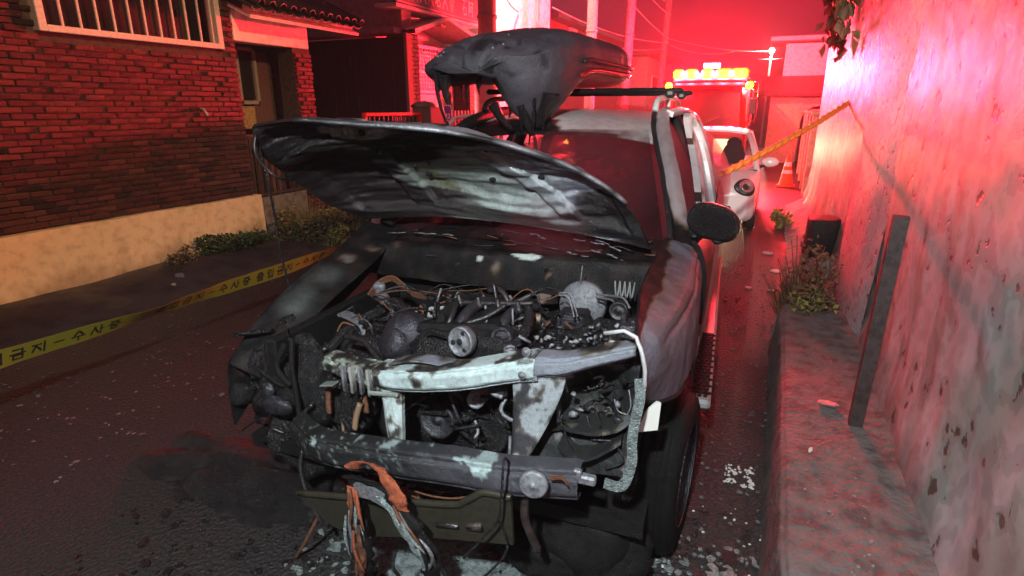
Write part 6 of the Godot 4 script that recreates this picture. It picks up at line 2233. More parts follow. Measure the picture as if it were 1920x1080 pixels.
	# lower bumper beam: ash squiggles at the left, clean dull steel towards the right
	beam(t, "bumper_beam", [Vector3(-0.50, 0.545, 0.62), Vector3(-0.30, 0.578, 0.74), Vector3(0.0, 0.635, 0.80), Vector3(0.27, 0.672, 0.815), Vector3(0.45, 0.672, 0.80), Vector3(0.67, 0.665, 0.735)], [0.105, 0.10], 0.07, M.ash_metal, func(u, v, p):
		var sq: float = absf(noise(p, 16.0)) + 0.5 * absf(noise(p, 34.0))
		var k: float = smoothstep(0.14, 0.03, sq) * smoothstep(0.62, 0.30, u) * smoothstep(0.02, 0.2, u)
		var c := Color(0.028, 0.028, 0.030).lerp(Color(0.085, 0.082, 0.095), smoothstep(0.4, 0.7, u))
		var patch: float = smoothstep(0.10, 0.18, noise(p, 7.0) + 0.6 * exp(-pow((u - 0.73) / 0.05, 2.0)) * smoothstep(0.75, 0.4, v) - 0.34)
		return c.lerp(Color(0.33, 0.38, 0.37), k).lerp(Color(0.42, 0.52, 0.52), patch), 150, 0.006)
	# horn: a ribbed disc at the right end of the beam
	st = smooth()
	var hat := Transform3D(Basis(Vector3.RIGHT, PI / 2 - 0.1) * Basis(Vector3.BACK, -0.1), Vector3(0.556, 0.703, 0.825))
	lathe(st, [[0.0, 0.014], [0.006, 0.014], [0.008, 0.008], [0.016, 0.010], [0.020, 0.006], [0.026, 0.009], [0.031, 0.005], [0.037, 0.008], [0.042, 0.004], [0.044, -0.006], [0.040, -0.02], [0.0, -0.03]], hat, 36)
	var ho := obj("horn", st, M.bare_alloy, t)
	st = smooth()
	for k in 3:
		tube(st, curve([Vector3(0.60, 0.715 + k * 0.006, 0.80), Vector3(0.635, 0.725 + k * 0.004, 0.80), Vector3(0.65, 0.70, 0.79)], 4), 0.003, 5)
	obj("horn_wire", st, M.rust, ho)
	st = flat()
	box(st, Vector3(0.68, 0.685, 0.72), Vector3(0.08, 0.03, 0.03), 0.006)
	box(st, Vector3(0.665, 0.705, 0.73), Vector3(0.025, 0.03, 0.02), 0.004)
	obj("bracket", st, M.bare_alloy, t)
	# lower skid cover, olive grey, with a slot
	st = flat()
	var oc := PackedVector2Array([Vector2(-0.22, 0.305), Vector2(-0.10, 0.297), Vector2(0.19, 0.385), Vector2(0.486, 0.452), Vector2(0.486, 0.635), Vector2(0.40, 0.632), Vector2(0.36, 0.605), Vector2(0.32, 0.568), Vector2(0.28, 0.548), Vector2(0.05, 0.50), Vector2(-0.20, 0.43), Vector2(-0.36, 0.42)])
	plate(st, oc, Transform3D(Basis(Vector3.RIGHT, 0.12), Vector3(0, 0.003, 0.745)), 0.014)
	var sk := obj("skid_plate", st, M.olive_skid, t)
	st = smooth()
	tube(st, curve([Vector3(-0.34, 0.425, 0.80), Vector3(0.05, 0.505, 0.81), Vector3(0.28, 0.553, 0.815), Vector3(0.33, 0.583, 0.82), Vector3(0.365, 0.613, 0.825), Vector3(0.40, 0.637, 0.825), Vector3(0.486, 0.64, 0.825)], 6), 0.012, 8)
	obj("pressed_lip", st, M.olive_skid, sk)
	st = smooth()
	tube(st, [Vector3(0.335, 0.487, 0.812), Vector3(0.385, 0.497, 0.814)], 0.015, 12)
	obj("slot", st, M.rusty_steel, sk)
	st = smooth()
	tube(st, [Vector3(0.22, 0.455, 0.81), Vector3(0.30, 0.472, 0.812)], 0.008, 8)
	obj("bead", st, M.steel_dull, sk)
	# legs hanging under the cover
	rods(t, "hanging_strap", [[0.014, Vector3(0.505, 0.62, 0.74), Vector3(0.50, 0.52, 0.74), Vector3(0.515, 0.45, 0.73), Vector3(0.535, 0.36, 0.70)]], M.rusty_steel)
	rods(t, "bare_wire", [
		[0.0035, Vector3(0.08, 0.47, 0.70), Vector3(0.16, 0.485, 0.72), Vector3(0.24, 0.49, 0.71), Vector3(0.31, 0.515, 0.70)],
		[0.0035, Vector3(0.07, 0.455, 0.71), Vector3(0.17, 0.47, 0.73), Vector3(0.26, 0.485, 0.72), Vector3(0.33, 0.50, 0.70)],
		[0.003, Vector3(0.10, 0.49, 0.69), Vector3(0.18, 0.495, 0.70), Vector3(0.25, 0.515, 0.70), Vector3(0.30, 0.51, 0.69)]], M.rust)
	rods(t, "black_cable", [
		[0.0042, Vector3(0.452, 0.72, 0.76), Vector3(0.476, 0.786, 0.86), Vector3(0.472, 0.66, 0.87), Vector3(0.455, 0.57, 0.86), Vector3(0.40, 0.49, 0.86), Vector3(0.34, 0.40, 0.86)],
		[0.004, Vector3(0.455, 0.57, 0.85), Vector3(0.47, 0.44, 0.82), Vector3(0.40, 0.33, 0.84), Vector3(0.34, 0.30, 0.86)]], M.char)
	# engine front: pulleys, belt, tubes
	for e in [[Vector3(0.076, 0.645, 0.50), 0.073, "dark_alloy"], [Vector3(0.262, 0.60, 0.46), 0.080, "char"], [Vector3(0.15, 0.765, 0.50), 0.022, "steel_dull"], [Vector3(0.19, 0.70, 0.48), 0.045, "char"], [Vector3(0.34, 0.70, 0.46), 0.05, "char"]]:
		var r: float = e[1]
		st = smooth()
		lathe(st, [[0.0, 0.016], [r * 0.16, 0.016], [r * 0.2, 0.006], [r * 0.45, 0.002], [r * 0.55, 0.010], [r * 0.75, 0.008], [r * 0.8, 0.016], [r * 0.95, 0.016], [r, 0.008], [r, -0.03]], Transform3D(Basis(Vector3.RIGHT, PI / 2 - 0.12), e[0]), 32)
		obj("belt_pulley", st, M[e[2]], t)
	st = smooth()
	lathe(st, [[0.0, 0.012], [0.022, 0.010], [0.026, 0.018], [0.032, 0.018], [0.033, 0.0], [0.030, -0.06]], Transform3D(Basis(Vector3.RIGHT, PI / 2 - 0.12), Vector3(0.253, 0.785, 0.54)), 24)
	obj("alloy_cap", st, M.bare_alloy, t)
	st = smooth()
	lump(st, Vector3(0.15, 0.70, 0.36), Vector3(0.24, 0.17, 0.10), 3.3, 0.4, 16)
	lump(st, Vector3(-0.12, 0.60, 0.35), Vector3(0.16, 0.2, 0.12), 5.3, 0.4, 12)
	stuff(obj("engine_front_crust", st, M.char, t))
	rods(t, "belt", [[0.012, Vector3(0.0, 0.65, 0.51), Vector3(0.05, 0.73, 0.51), Vector3(0.13, 0.79, 0.50), Vector3(0.18, 0.77, 0.50), Vector3(0.20, 0.70, 0.49), Vector3(0.27, 0.68, 0.47)]], M.char)
	rods(t, "stub_pipe", [
		[0.007, Vector3(0.385, 0.84, 0.60), Vector3(0.375, 0.81, 0.62), Vector3(0.392, 0.785, 0.62), Vector3(0.42, 0.775, 0.62)],
		[0.009, Vector3(0.36, 0.885, 0.60), Vector3(0.345, 0.865, 0.62), Vector3(0.385, 0.86, 0.63)],
		[0.005, Vector3(0.0, 0.66, 0.62), Vector3(-0.02, 0.62, 0.64)],
		[0.006, Vector3(0.24, 0.69, 0.53), Vector3(0.26, 0.66, 0.55), Vector3(0.25, 0.64, 0.56)],
		[0.006, Vector3(0.40, 0.70, 0.60), Vector3(0.42, 0.67, 0.66), Vector3(0.445, 0.715, 0.73)]], M.bare_alloy)
	st = flat()
	box(st, Vector3(0.365, 0.875, 0.62), Vector3(0.065, 0.045, 0.02), 0.01)
	obj("clip", st, M.dark_alloy, t)
	# black bellows and residue behind the left half of the opening
	st = smooth()
	lump(st, Vector3(-0.30, 0.66, 0.50), Vector3(0.10, 0.13, 0.08), 6.2, 0.5, 14)
	tube(st, curve([Vector3(-0.24, 0.80, 0.54), Vector3(-0.25, 0.72, 0.58), Vector3(-0.26, 0.64, 0.58), Vector3(-0.20, 0.60, 0.60)], 5), 0.03, 10)
	stuff(obj("charred_residue", st, M.char, t))
	for k in 7:
		st = smooth()
		var p := Vector3(rr(-0.34, -0.16), rr(0.62, 0.80), rr(0.56, 0.63))
		tube(st, curve([p, p + Vector3(rr(-0.03, 0.03), -0.05, 0.01), p + Vector3(rr(-0.04, 0.04), -0.10, 0.02)], 4), rr(0.006, 0.013), 6)
		obj("scorched_strip", st, [M.rust, M.brown_plastic, M.char, M.soot_rough][k % 4], t)
	for k in 24:
		st = smooth()
		var p := Vector3(rr(-0.1, 0.44), rr(0.5, 0.86), rr(0.42, 0.56))
		tube(st, curve([p, p + Vector3(rr(-0.06, 0.06), rr(-0.05, 0.05), 0.02), p + Vector3(rr(-0.1, 0.1), rr(-0.08, 0.08), 0.03)], 4), rr(0.003, 0.008), 6)
		obj("engine_wire", st, [M.steel_dull, M.char, M.dark_alloy, M.char][k % 4], t)

# ---------------------------------------------------------------- what hangs on or stands round the burnt car
func roof_box() -> void:
	var t := thing("roof_box", "dark half-melted roof cargo box drooping over the roof of the burnt car", "roof box", CAR_AT, CAR_TURN)
	var st := smooth()
	var f = func(u, v):
		# u round the section, v from the front to the rear
		var z: float = lerpf(-1.14, -3.15, 0.55 * v + 0.45 * v * v)
		var a: float = u * TAU
		var c := cos(a)
		var s := sin(a)
		var fr: float = sqrt(1.0 - pow(1.0 - clampf(v / 0.24, 0, 1), 2.4))
		var re: float = sqrt(1.0 - pow(clampf((v - 0.80) / 0.22, 0, 1), 2.4))
		var w: float = 0.44 * lerpf(0.35, 1.0, fr) * re * lerpf(1.0, 0.92, v)
		var hu: float = 0.20 * lerpf(0.25, 1.0, fr) * re
		var hd := 0.13 * lerpf(0.5, 1.0, fr)
		var x := signf(c) * pow(absf(c), 0.62) * w
		var y := signf(s) * pow(absf(s), 0.62) * (hu if s > 0 else hd)
		var p := Vector3(-0.44 + 0.25 * v + x, 2.05 + y, z)
		# the melted front sags to the roof, most at its right
		var melt := exp(-pow(v / 0.30, 2.0))
		if s < 0.15:
			p.y -= exp(-pow(v / 0.36, 4.0)) * (0.0 + 0.28 * smoothstep(0.0, 0.30, x)) * smoothstep(0.15, -0.9, s)
			p.z -= melt * 0.10 * smoothstep(0.0, -0.9, s)
		p.y -= 0.07 * melt * smoothstep(0.1, -0.45, x) + 0.11 * exp(-pow(v / 0.22, 2.0)) * smoothstep(-0.2, 0.6, s)
		p.x -= 0.06 * melt
		p += Vector3(1, 1, 1) * 0.03 * noise(p, 1.6) * (0.3 + melt)
		p += Vector3(0.3, 0.6, 1) * 0.02 * noise(p, 5.0) * melt
		var crease := exp(-pow((x + 0.05 + 0.06 * s) / 0.028, 2.0)) * exp(-pow(v / 0.35, 2.0)) * smoothstep(-0.6, 0.1, s)
		p.z -= 0.10 * crease
		p.y -= 0.04 * crease
		return p
	var col = func(u, v, p):
		var c := Color(0.045, 0.040, 0.048).lerp(Color(0.11, 0.10, 0.115), clampf(0.35 + 0.9 * noise(p, 1.5), 0, 1))
		var hole := smoothstep(0.22, 0.34, noise(p + Vector3(2, 0, 0), 6.0)) * exp(-pow(v / 0.16, 2.0))
		var gash := smoothstep(0.035, 0.015, absf(p.x + 0.47 + 0.10 * (p.y - 2.0))) * smoothstep(0.30, 0.1, v) * smoothstep(2.0, 2.08, p.y + 0.05 * noise(p, 9.0))
		return c.lerp(Color(0.012, 0.011, 0.012), clampf(hole + gash, 0, 1) * 0.92)
	grid(st, 120, 90, f, col, true)
	var nose = func(u, v):
		var p: Vector3 = f.call(u, 0.0)
		return Vector3(-0.46, 1.95, -1.13).lerp(p, v)
	grid(st, 120, 20, nose, func(u, v, p): return col.call(u, 0.0, p), true)
	obj("shell", st, M.melted_plastic, t)
	# lid seam with its red strip along the right side
	st = smooth()
	var li := []
	for k in 20:
		var q: Vector3 = f.call(0.985, 0.34 + 0.60 * k / 19.0)
		li.append(q + Vector3(0.012, 0.03, 0))
	tube(st, li, 0.014, 6)
	obj("lid_seam", st, M.black_plastic, t)
	st = smooth()
	li = []
	for k in 20:
		var q: Vector3 = f.call(0.95, 0.34 + 0.60 * k / 19.0)
		li.append(q + Vector3(0.010, 0.01, 0))
	tube(st, li, 0.018, 6)
	obj("red_strip", st, M.paint_red, t)
	# runs of molten plastic hanging from the front
	for e in [[Vector3(-0.76, 1.97, -1.22), Vector3(-0.755, 1.84, -1.22), Vector3(-0.73, 1.70, -1.25), Vector3(-0.68, 1.58, -1.28)], [Vector3(-0.70, 1.95, -1.22), Vector3(-0.70, 1.86, -1.23), Vector3(-0.69, 1.78, -1.25)], [Vector3(-0.40, 1.78, -1.26), Vector3(-0.36, 1.70, -1.28), Vector3(-0.30, 1.62, -1.32)], [Vector3(-0.22, 1.78, -1.30), Vector3(-0.20, 1.68, -1.32), Vector3(-0.17, 1.60, -1.36)], [Vector3(-0.05, 1.84, -1.34), Vector3(-0.10, 1.74, -1.36), Vector3(-0.14, 1.64, -1.38)]]:
		st = smooth()
		var c := curve(e, 6)
		var r := []
		for k in c.size():
			r.append(lerpf(0.050, 0.018, float(k) / c.size()) * (0.6 if e[0].x < -0.7 else 1.5))
		tube(st, c, r, 10, 0.5)
		obj("drip", st, M.char, t)
	for k in 16:
		st = smooth()
		var u := rr(0.60, 0.92)
		var q: Vector3 = f.call(u, rr(0.02, 0.22))
		var l := rr(0.04, 0.16)
		tube(st, [q + Vector3(0, 0.02, 0), q - Vector3(0, l * 0.5, 0), q + Vector3(rr(-0.02, 0.02), -l, -0.01)], [0.016, 0.009, 0.003], 7)
		obj("drip", st, M.char, t)
	for k in 7:
		st = smooth()
		var u := rr(0.2, 0.4)
		lathe(st, [[0.0, 0.006], [0.008, 0.004], [0.009, 0.0]], Transform3D(Basis(Vector3.RIGHT, 1.3), f.call(u, rr(0.03, 0.2))), 8)
		obj("rivet", st, M.bare_alloy, t)

func tapes_and_cone() -> void:
	# yellow printed barrier tape on the left
	var im := Image.create(2048, 128, false, Image.FORMAT_RGB8)
	im.fill(lin(0.26, 0.25, 0.022))
	var ink := lin(0.015, 0.016, 0.012)
	var H := {
		"chul": [v2([0.4, 0.03, 0.6, 0.03]), v2([0.2, 0.14, 0.8, 0.14]), v2([0.5, 0.14, 0.2, 0.33]), v2([0.5, 0.14, 0.8, 0.33]), v2([0.05, 0.43, 0.95, 0.43]), v2([0.5, 0.43, 0.5, 0.54]), v2([0.2, 0.60, 0.8, 0.60, 0.8, 0.78, 0.2, 0.78, 0.2, 0.96, 0.85, 0.96])],
		"ip": [ring(Vector2(0.33, 0.26), Vector2(0.22, 0.2)), v2([0.82, 0.04, 0.82, 0.5]), v2([0.25, 0.58, 0.25, 0.97, 0.82, 0.97, 0.82, 0.58]), v2([0.25, 0.77, 0.82, 0.77])],
		"geum": [v2([0.2, 0.08, 0.8, 0.08, 0.76, 0.36]), v2([0.05, 0.47, 0.95, 0.47]), v2([0.22, 0.62, 0.8, 0.62, 0.8, 0.96, 0.22, 0.96, 0.22, 0.62])],
		"ji": [v2([0.08, 0.18, 0.62, 0.18]), v2([0.35, 0.18, 0.08, 0.82]), v2([0.35, 0.35, 0.64, 0.82]), v2([0.86, 0.04, 0.86, 0.97])],
		"su": [v2([0.5, 0.05, 0.2, 0.45]), v2([0.5, 0.05, 0.8, 0.45]), v2([0.06, 0.60, 0.94, 0.60]), v2([0.5, 0.60, 0.5, 0.98])],
		"sa": [v2([0.35, 0.12, 0.08, 0.85]), v2([0.35, 0.30, 0.62, 0.85]), v2([0.78, 0.04, 0.78, 0.97]), v2([0.78, 0.48, 0.98, 0.48])],
		"jung": [v2([0.18, 0.06, 0.82, 0.06]), v2([0.5, 0.06, 0.18, 0.34]), v2([0.5, 0.06, 0.82, 0.34]), v2([0.05, 0.46, 0.95, 0.46]), v2([0.5, 0.46, 0.5, 0.6]), ring(Vector2(0.5, 0.79), Vector2(0.24, 0.17))],
		"-": [v2([0.2, 0.5, 0.8, 0.5])],
	}
	var x := 20.0
	for n in ["chul", "ip", "geum", "ji", "-", "su", "sa", "jung", "", "", "chul", "ip", "geum", "ji", "-", "su", "sa", "jung"]:
		if n != "":
			glyph(im, H[n], Vector2(x, 26), Vector2(84, 76), 11.0, ink)
		x += 112.0
	var m := mat("tape_yellow", Color.WHITE, 0.35)
	m.albedo_texture = ImageTexture.create_from_image(im)
	m.uv1_scale = Vector3(3.2, 1, 1)
	m.uv1_offset = Vector3(0.42, 0, 0)
	m.backlight_enabled = true
	m.backlight = lin(0.12, 0.12, 0.12)
	var st := smooth()
	var f = func(u, v):
		var z: float = lerpf(-0.2, -6.2, u)
		var c := Vector3(-3.62 - 0.02 * u, 0.50 + 0.04 * u - 0.05 * sin(PI * u), z)
		var tw: float = 0.35 + 0.9 * noise(Vector3(0, 0, z), 0.5) + 0.9 * smoothstep(-4.2, -5.0, z)
		var d := Vector3(sin(tw), cos(tw), 0)
		return c + d * lerpf(0.062, -0.062, v) + Vector3(0.01 * sin(z * 5.0), 0, 0)
	sheet(st, 160, 4, f, Vector3(-0.0012, 0.0008, 0))
	tag(obj("barrier_tape", st, m), "yellow barrier tape with black Korean lettering stretched low along the left roadside", "tape")
	# what it is tied to, outside the picture and behind the car
	for e in [[Vector3(-3.62, 0, -0.2), "slim grey stake that holds the near end of the yellow tape"], [Vector3(-3.64, 0, -6.2), "slim grey stake behind the burnt car that holds the far end of the yellow tape"]]:
		st = smooth()
		tube(st, [e[0], e[0] + Vector3(0, 0.9, 0)], 0.015, 8)
		tag(obj("tape_stake", st, M.frame_grey), e[1], "stake", "stakes of the yellow tape")
	# orange twisted tape from the car to the wall
	st = smooth()
	var a := Vector3(-0.36, 1.27, -4.75)
	var b := Vector3(0.66, 1.80, -7.6)
	var f2 = func(u, v):
		var c := a.lerp(b, u) - Vector3(0, 0.10 * u * (1 - u), 0)
		var ang: float = v * TAU + u * 60.0
		var r: float = 0.030 + 0.008 * sin(v * TAU * 2.0) + 0.004 * noise(c, 9.0)
		var d := (b - a).normalized()
		var s := d.cross(Vector3.UP).normalized()
		return c + (s * cos(ang) + s.cross(d) * sin(ang) * 0.75) * r
	grid(st, 160, 10, f2)
	tag(obj("orange_tape", st, M.orange_webbing), "orange twisted tape strung tight from the burnt car to the peeling wall", "tape")
	st = smooth()
	lathe(st, [[0.0, 0.03], [0.02, 0.03], [0.03, 0.0]], Transform3D(Basis(Vector3.BACK, PI / 2), b + Vector3(0.02, 0, 0)), 10)
	tag(obj("wall_hook", st, M.rusty_steel), "iron hook in the peeling wall that holds the orange tape", "hook")
	# traffic cone
	var t := thing("traffic_cone", "orange traffic cone with pale bands by the far wall", "traffic cone", Vector3(0.30, 0, -14.9))
	st = smooth()
	lathe(st, [[0.0, 0.70], [0.035, 0.70], [0.045, 0.66], [0.15, 0.05], [0.16, 0.04]], Transform3D(), 24)
	obj("cone", st, M.orange_plastic, t)
	st = flat()
	box(st, Vector3(0, 0.02, 0), Vector3(0.40, 0.04, 0.40), 0.015)
	obj("base", st, M.orange_plastic, t)
	for h in [[0.46, 0.56], [0.30, 0.38]]:
		st = smooth()
		lathe(st, [[0.045 + (0.66 - h[1]) * 0.172 + 0.004, h[1]], [0.045 + (0.66 - h[0]) * 0.172 + 0.004, h[0]]], Transform3D(), 24)
		obj("band", st, M.band_white, t)
	# black cable hanging from the bonnet corner to the wing
	st = smooth()
	var T := Transform3D(Basis(Vector3.UP, CAR_TURN), CAR_AT)
	tube(st, curve([T * Vector3(-1.03, 1.60, 0.05), T * Vector3(-0.99, 1.30, 0.05), T * Vector3(-0.98, 1.10, 0.05), T * Vector3(-0.955, 0.94, 0.05), T * Vector3(-0.94, 0.86, 0.06)], 8), 0.006, 6)
	tag(obj("hanging_cable", st, M.char), "thin black cable hanging from the bonnet corner to the burnt left wing", "cable")
	# melted grille strip slumped from the bumper to the road
	t = thing("melted_trim", "melted strip with orange scale slumped from the bumper onto the road", "car part", CAR_AT, CAR_TURN)
	var strip = func(called, pts, w, h, mm, par):
		var s2 := smooth()
		var c := curve(pts, 8)
		var g = func(u, v):
			var p := along(c, u)
			var an: float = v * TAU
			var o := Vector3(cos(an) * w, sin(an) * h * 0.4, sin(an) * h)
			return p + o * (1.0 + 0.9 * noise(p + o, 16.0)) + Vector3.ONE * 0.014 * noise(p + o, 11.0)
		grid(s2, 40, 10, g, null, true)
		return obj(called, s2, mm, par)
	strip.call("strip", [Vector3(-0.055, 0.60, 0.86), Vector3(0.0, 0.62, 0.88), Vector3(0.10, 0.62, 0.90), Vector3(0.14, 0.58, 0.905), Vector3(0.20, 0.50, 0.90), Vector3(0.235, 0.40, 0.88), Vector3(0.20, 0.22, 0.82), Vector3(0.15, 0.03, 0.70)], 0.032, 0.018, M.soot_rough, t)
	strip.call("strip", [Vector3(-0.045, 0.61, 0.865), Vector3(-0.045, 0.50, 0.865), Vector3(-0.035, 0.40, 0.86), Vector3(-0.06, 0.2, 0.82), Vector3(-0.10, 0.02, 0.76)], 0.024, 0.016, M.soot_rough, t)
	strip.call("orange_scale", [Vector3(-0.05, 0.645, 0.87), Vector3(0.0, 0.685, 0.885), Vector3(0.06, 0.70, 0.90), Vector3(0.12, 0.665, 0.915), Vector3(0.15, 0.61, 0.918), Vector3(0.165, 0.575, 0.915)], 0.026, 0.010, M.orange_scale, t)
	strip.call("orange_scale", [Vector3(-0.05, 0.58, 0.88), Vector3(-0.04, 0.53, 0.88), Vector3(-0.035, 0.47, 0.88)], 0.022, 0.008, M.orange_scale, t)
	strip.call("orange_scale", [Vector3(-0.040, 0.44, 0.885), Vector3(-0.045, 0.30, 0.865), Vector3(-0.07, 0.2, 0.845), Vector3(-0.09, 0.08, 0.80)], 0.012, 0.005, M.rust, t)
	strip.call("green_scale", [Vector3(0.08, 0.60, 0.915), Vector3(0.13, 0.55, 0.92), Vector3(0.18, 0.46, 0.915), Vector3(0.215, 0.38, 0.89), Vector3(0.20, 0.26, 0.84)], 0.016, 0.008, M.melted_alloy, t)
	for k in 26:
		st = smooth()
		var leg = [[Vector3(0.10, 0.64, 0.90), Vector3(0.17, 0.52, 0.905), Vector3(0.23, 0.38, 0.88), Vector3(0.17, 0.08, 0.74)], [Vector3(-0.045, 0.60, 0.87), Vector3(-0.04, 0.44, 0.87), Vector3(-0.06, 0.22, 0.83), Vector3(-0.10, 0.03, 0.77)]][k % 2]
		var u0 := rr(0.0, 0.6)
		var o := Vector3(rr(-0.03, 0.03), rr(-0.02, 0.02), rr(0.0, 0.03))
		var sp := [along(leg, u0) + o, along(leg, u0 + 0.15) + o * 1.3, along(leg, u0 + 0.3) + o * 0.8 + Vector3(rr(-0.03, 0.03), 0, 0.01)]
		tube(st, curve(sp, 4), [0.003, 0.004, 0.006, 0.007, 0.006, 0.006, 0.004, 0.003, 0.001], 5)
		obj("strand", st, [M.melted_alloy, M.orange_scale, M.char, M.rust, M.bare_alloy][k % 5], t)
	st = flat()
	bar(st, curve([Vector3(-0.03, 0.575, 0.875), Vector3(0.03, 0.585, 0.885), Vector3(0.085, 0.575, 0.89)], 5), 0.02, 0.045)
	obj("clip_plate", st, M.bare_alloy, t)
	for e in [[Vector3(-0.36, 0.24, 0.70), Vector3(-0.42, 0.12, 0.72), Vector3(-0.50, 0.0, 0.70)], [Vector3(0.26, 0.34, 0.86), Vector3(0.30, 0.16, 0.80), Vector3(0.36, 0.01, 0.66)], [Vector3(0.12, 0.40, 0.90), Vector3(0.10, 0.33, 0.90), Vector3(0.11, 0.27, 0.88)]]:
		st = smooth()
		tube(st, curve(e, 6), 0.007, 6)
		obj("thin_strip", st, M.rust if e[0].x < 0 else M.char, t)

# ---------------------------------------------------------------- plants
func blade(st: SurfaceTool, p: Vector3, d: Vector3, len_: float, w: float, droop: float) -> void:
	var side := d.cross(Vector3.UP).normalized() * w
	var a := p
	for k in 3:
		var u := (k + 1) / 3.0
		var b := p + d * len_ * u - Vector3(0, droop * len_ * u * u, 0)
		var w0 := 1.0 - k / 3.0
		var w1 := 1.0 - u
		quad(st, a - side * w0, a + side * w0, b + side * w1 * 0.9, b - side * w1 * 0.9)
		a = b

func leaf_at(st: SurfaceTool, p: Vector3, d: Vector3, s: float) -> void:
	var side := d.cross(Vector3(rr(-1, 1), 1, rr(-1, 1)).normalized()).normalized() * s * 0.36
	var up := side.cross(d).normalized() * s * 0.12
	var tip := p + d * s
	var mid := p + d * s * 0.45 - up
	for q in [[p, mid, mid + side + up * 2], [mid, tip, mid + side + up * 2], [p, mid - side + up * 2, mid], [mid, mid - side + up * 2, tip]]:
		for v in q:
			st.add_vertex(v)

func shrub(called: String, label: String, cat: String, at: Vector3, r: Vector3, n: int, size: float, mats: Array, grassy: float, group := "") -> void:
	var t := thing(called, label, cat, at, 0.0, group)
	var sts := []
	for m in mats:
		sts.append(flat())
	var tw := smooth()
	var clumps := []
	for k in 9:
		clumps.append(Vector3(rr(-0.8, 0.8) * r.x, rr(0.15, 0.9) * r.y, rr(-0.8, 0.8) * r.z))
	for k in 26:
		var e := Vector3(rr(-0.9, 0.9) * r.x, rr(0.4, 1.05) * r.y, rr(-0.9, 0.9) * r.z)
		tube(tw, [Vector3(e.x * 0.25, 0, e.z * 0.25), e * Vector3(0.6, 0.6, 0.6), e], 0.0035, 4)
	obj("stem", tw, M.twig, t)
	for k in n:
		var c: Vector3 = clumps[rng.randi() % clumps.size()]
		var st: SurfaceTool = sts[rng.randi() % sts.size()]
		if rng.randf() < grassy:
			var base := Vector3(rr(-0.6, 0.6) * r.x, 0.0, rr(-0.6, 0.6) * r.z)
			var d := Vector3(rr(-0.6, 0.6), 1.0, rr(-0.6, 0.6)).normalized()
			blade(st, base, d, r.y * rr(0.5, 1.15), size * 0.16, rr(0.1, 0.5))
		else:
			var p := c + Vector3(rr(-1, 1), rr(-0.6, 0.6), rr(-1, 1)) * r * 0.36
			p.y = maxf(p.y, 0.015)
			leaf_at(st, p, Vector3(rr(-1, 1), rr(-0.5, 0.8), rr(-1, 1)).normalized(), size * rr(0.6, 1.3))
	for i in mats.size():
		stuff(obj("foliage", sts[i], mats[i], t))

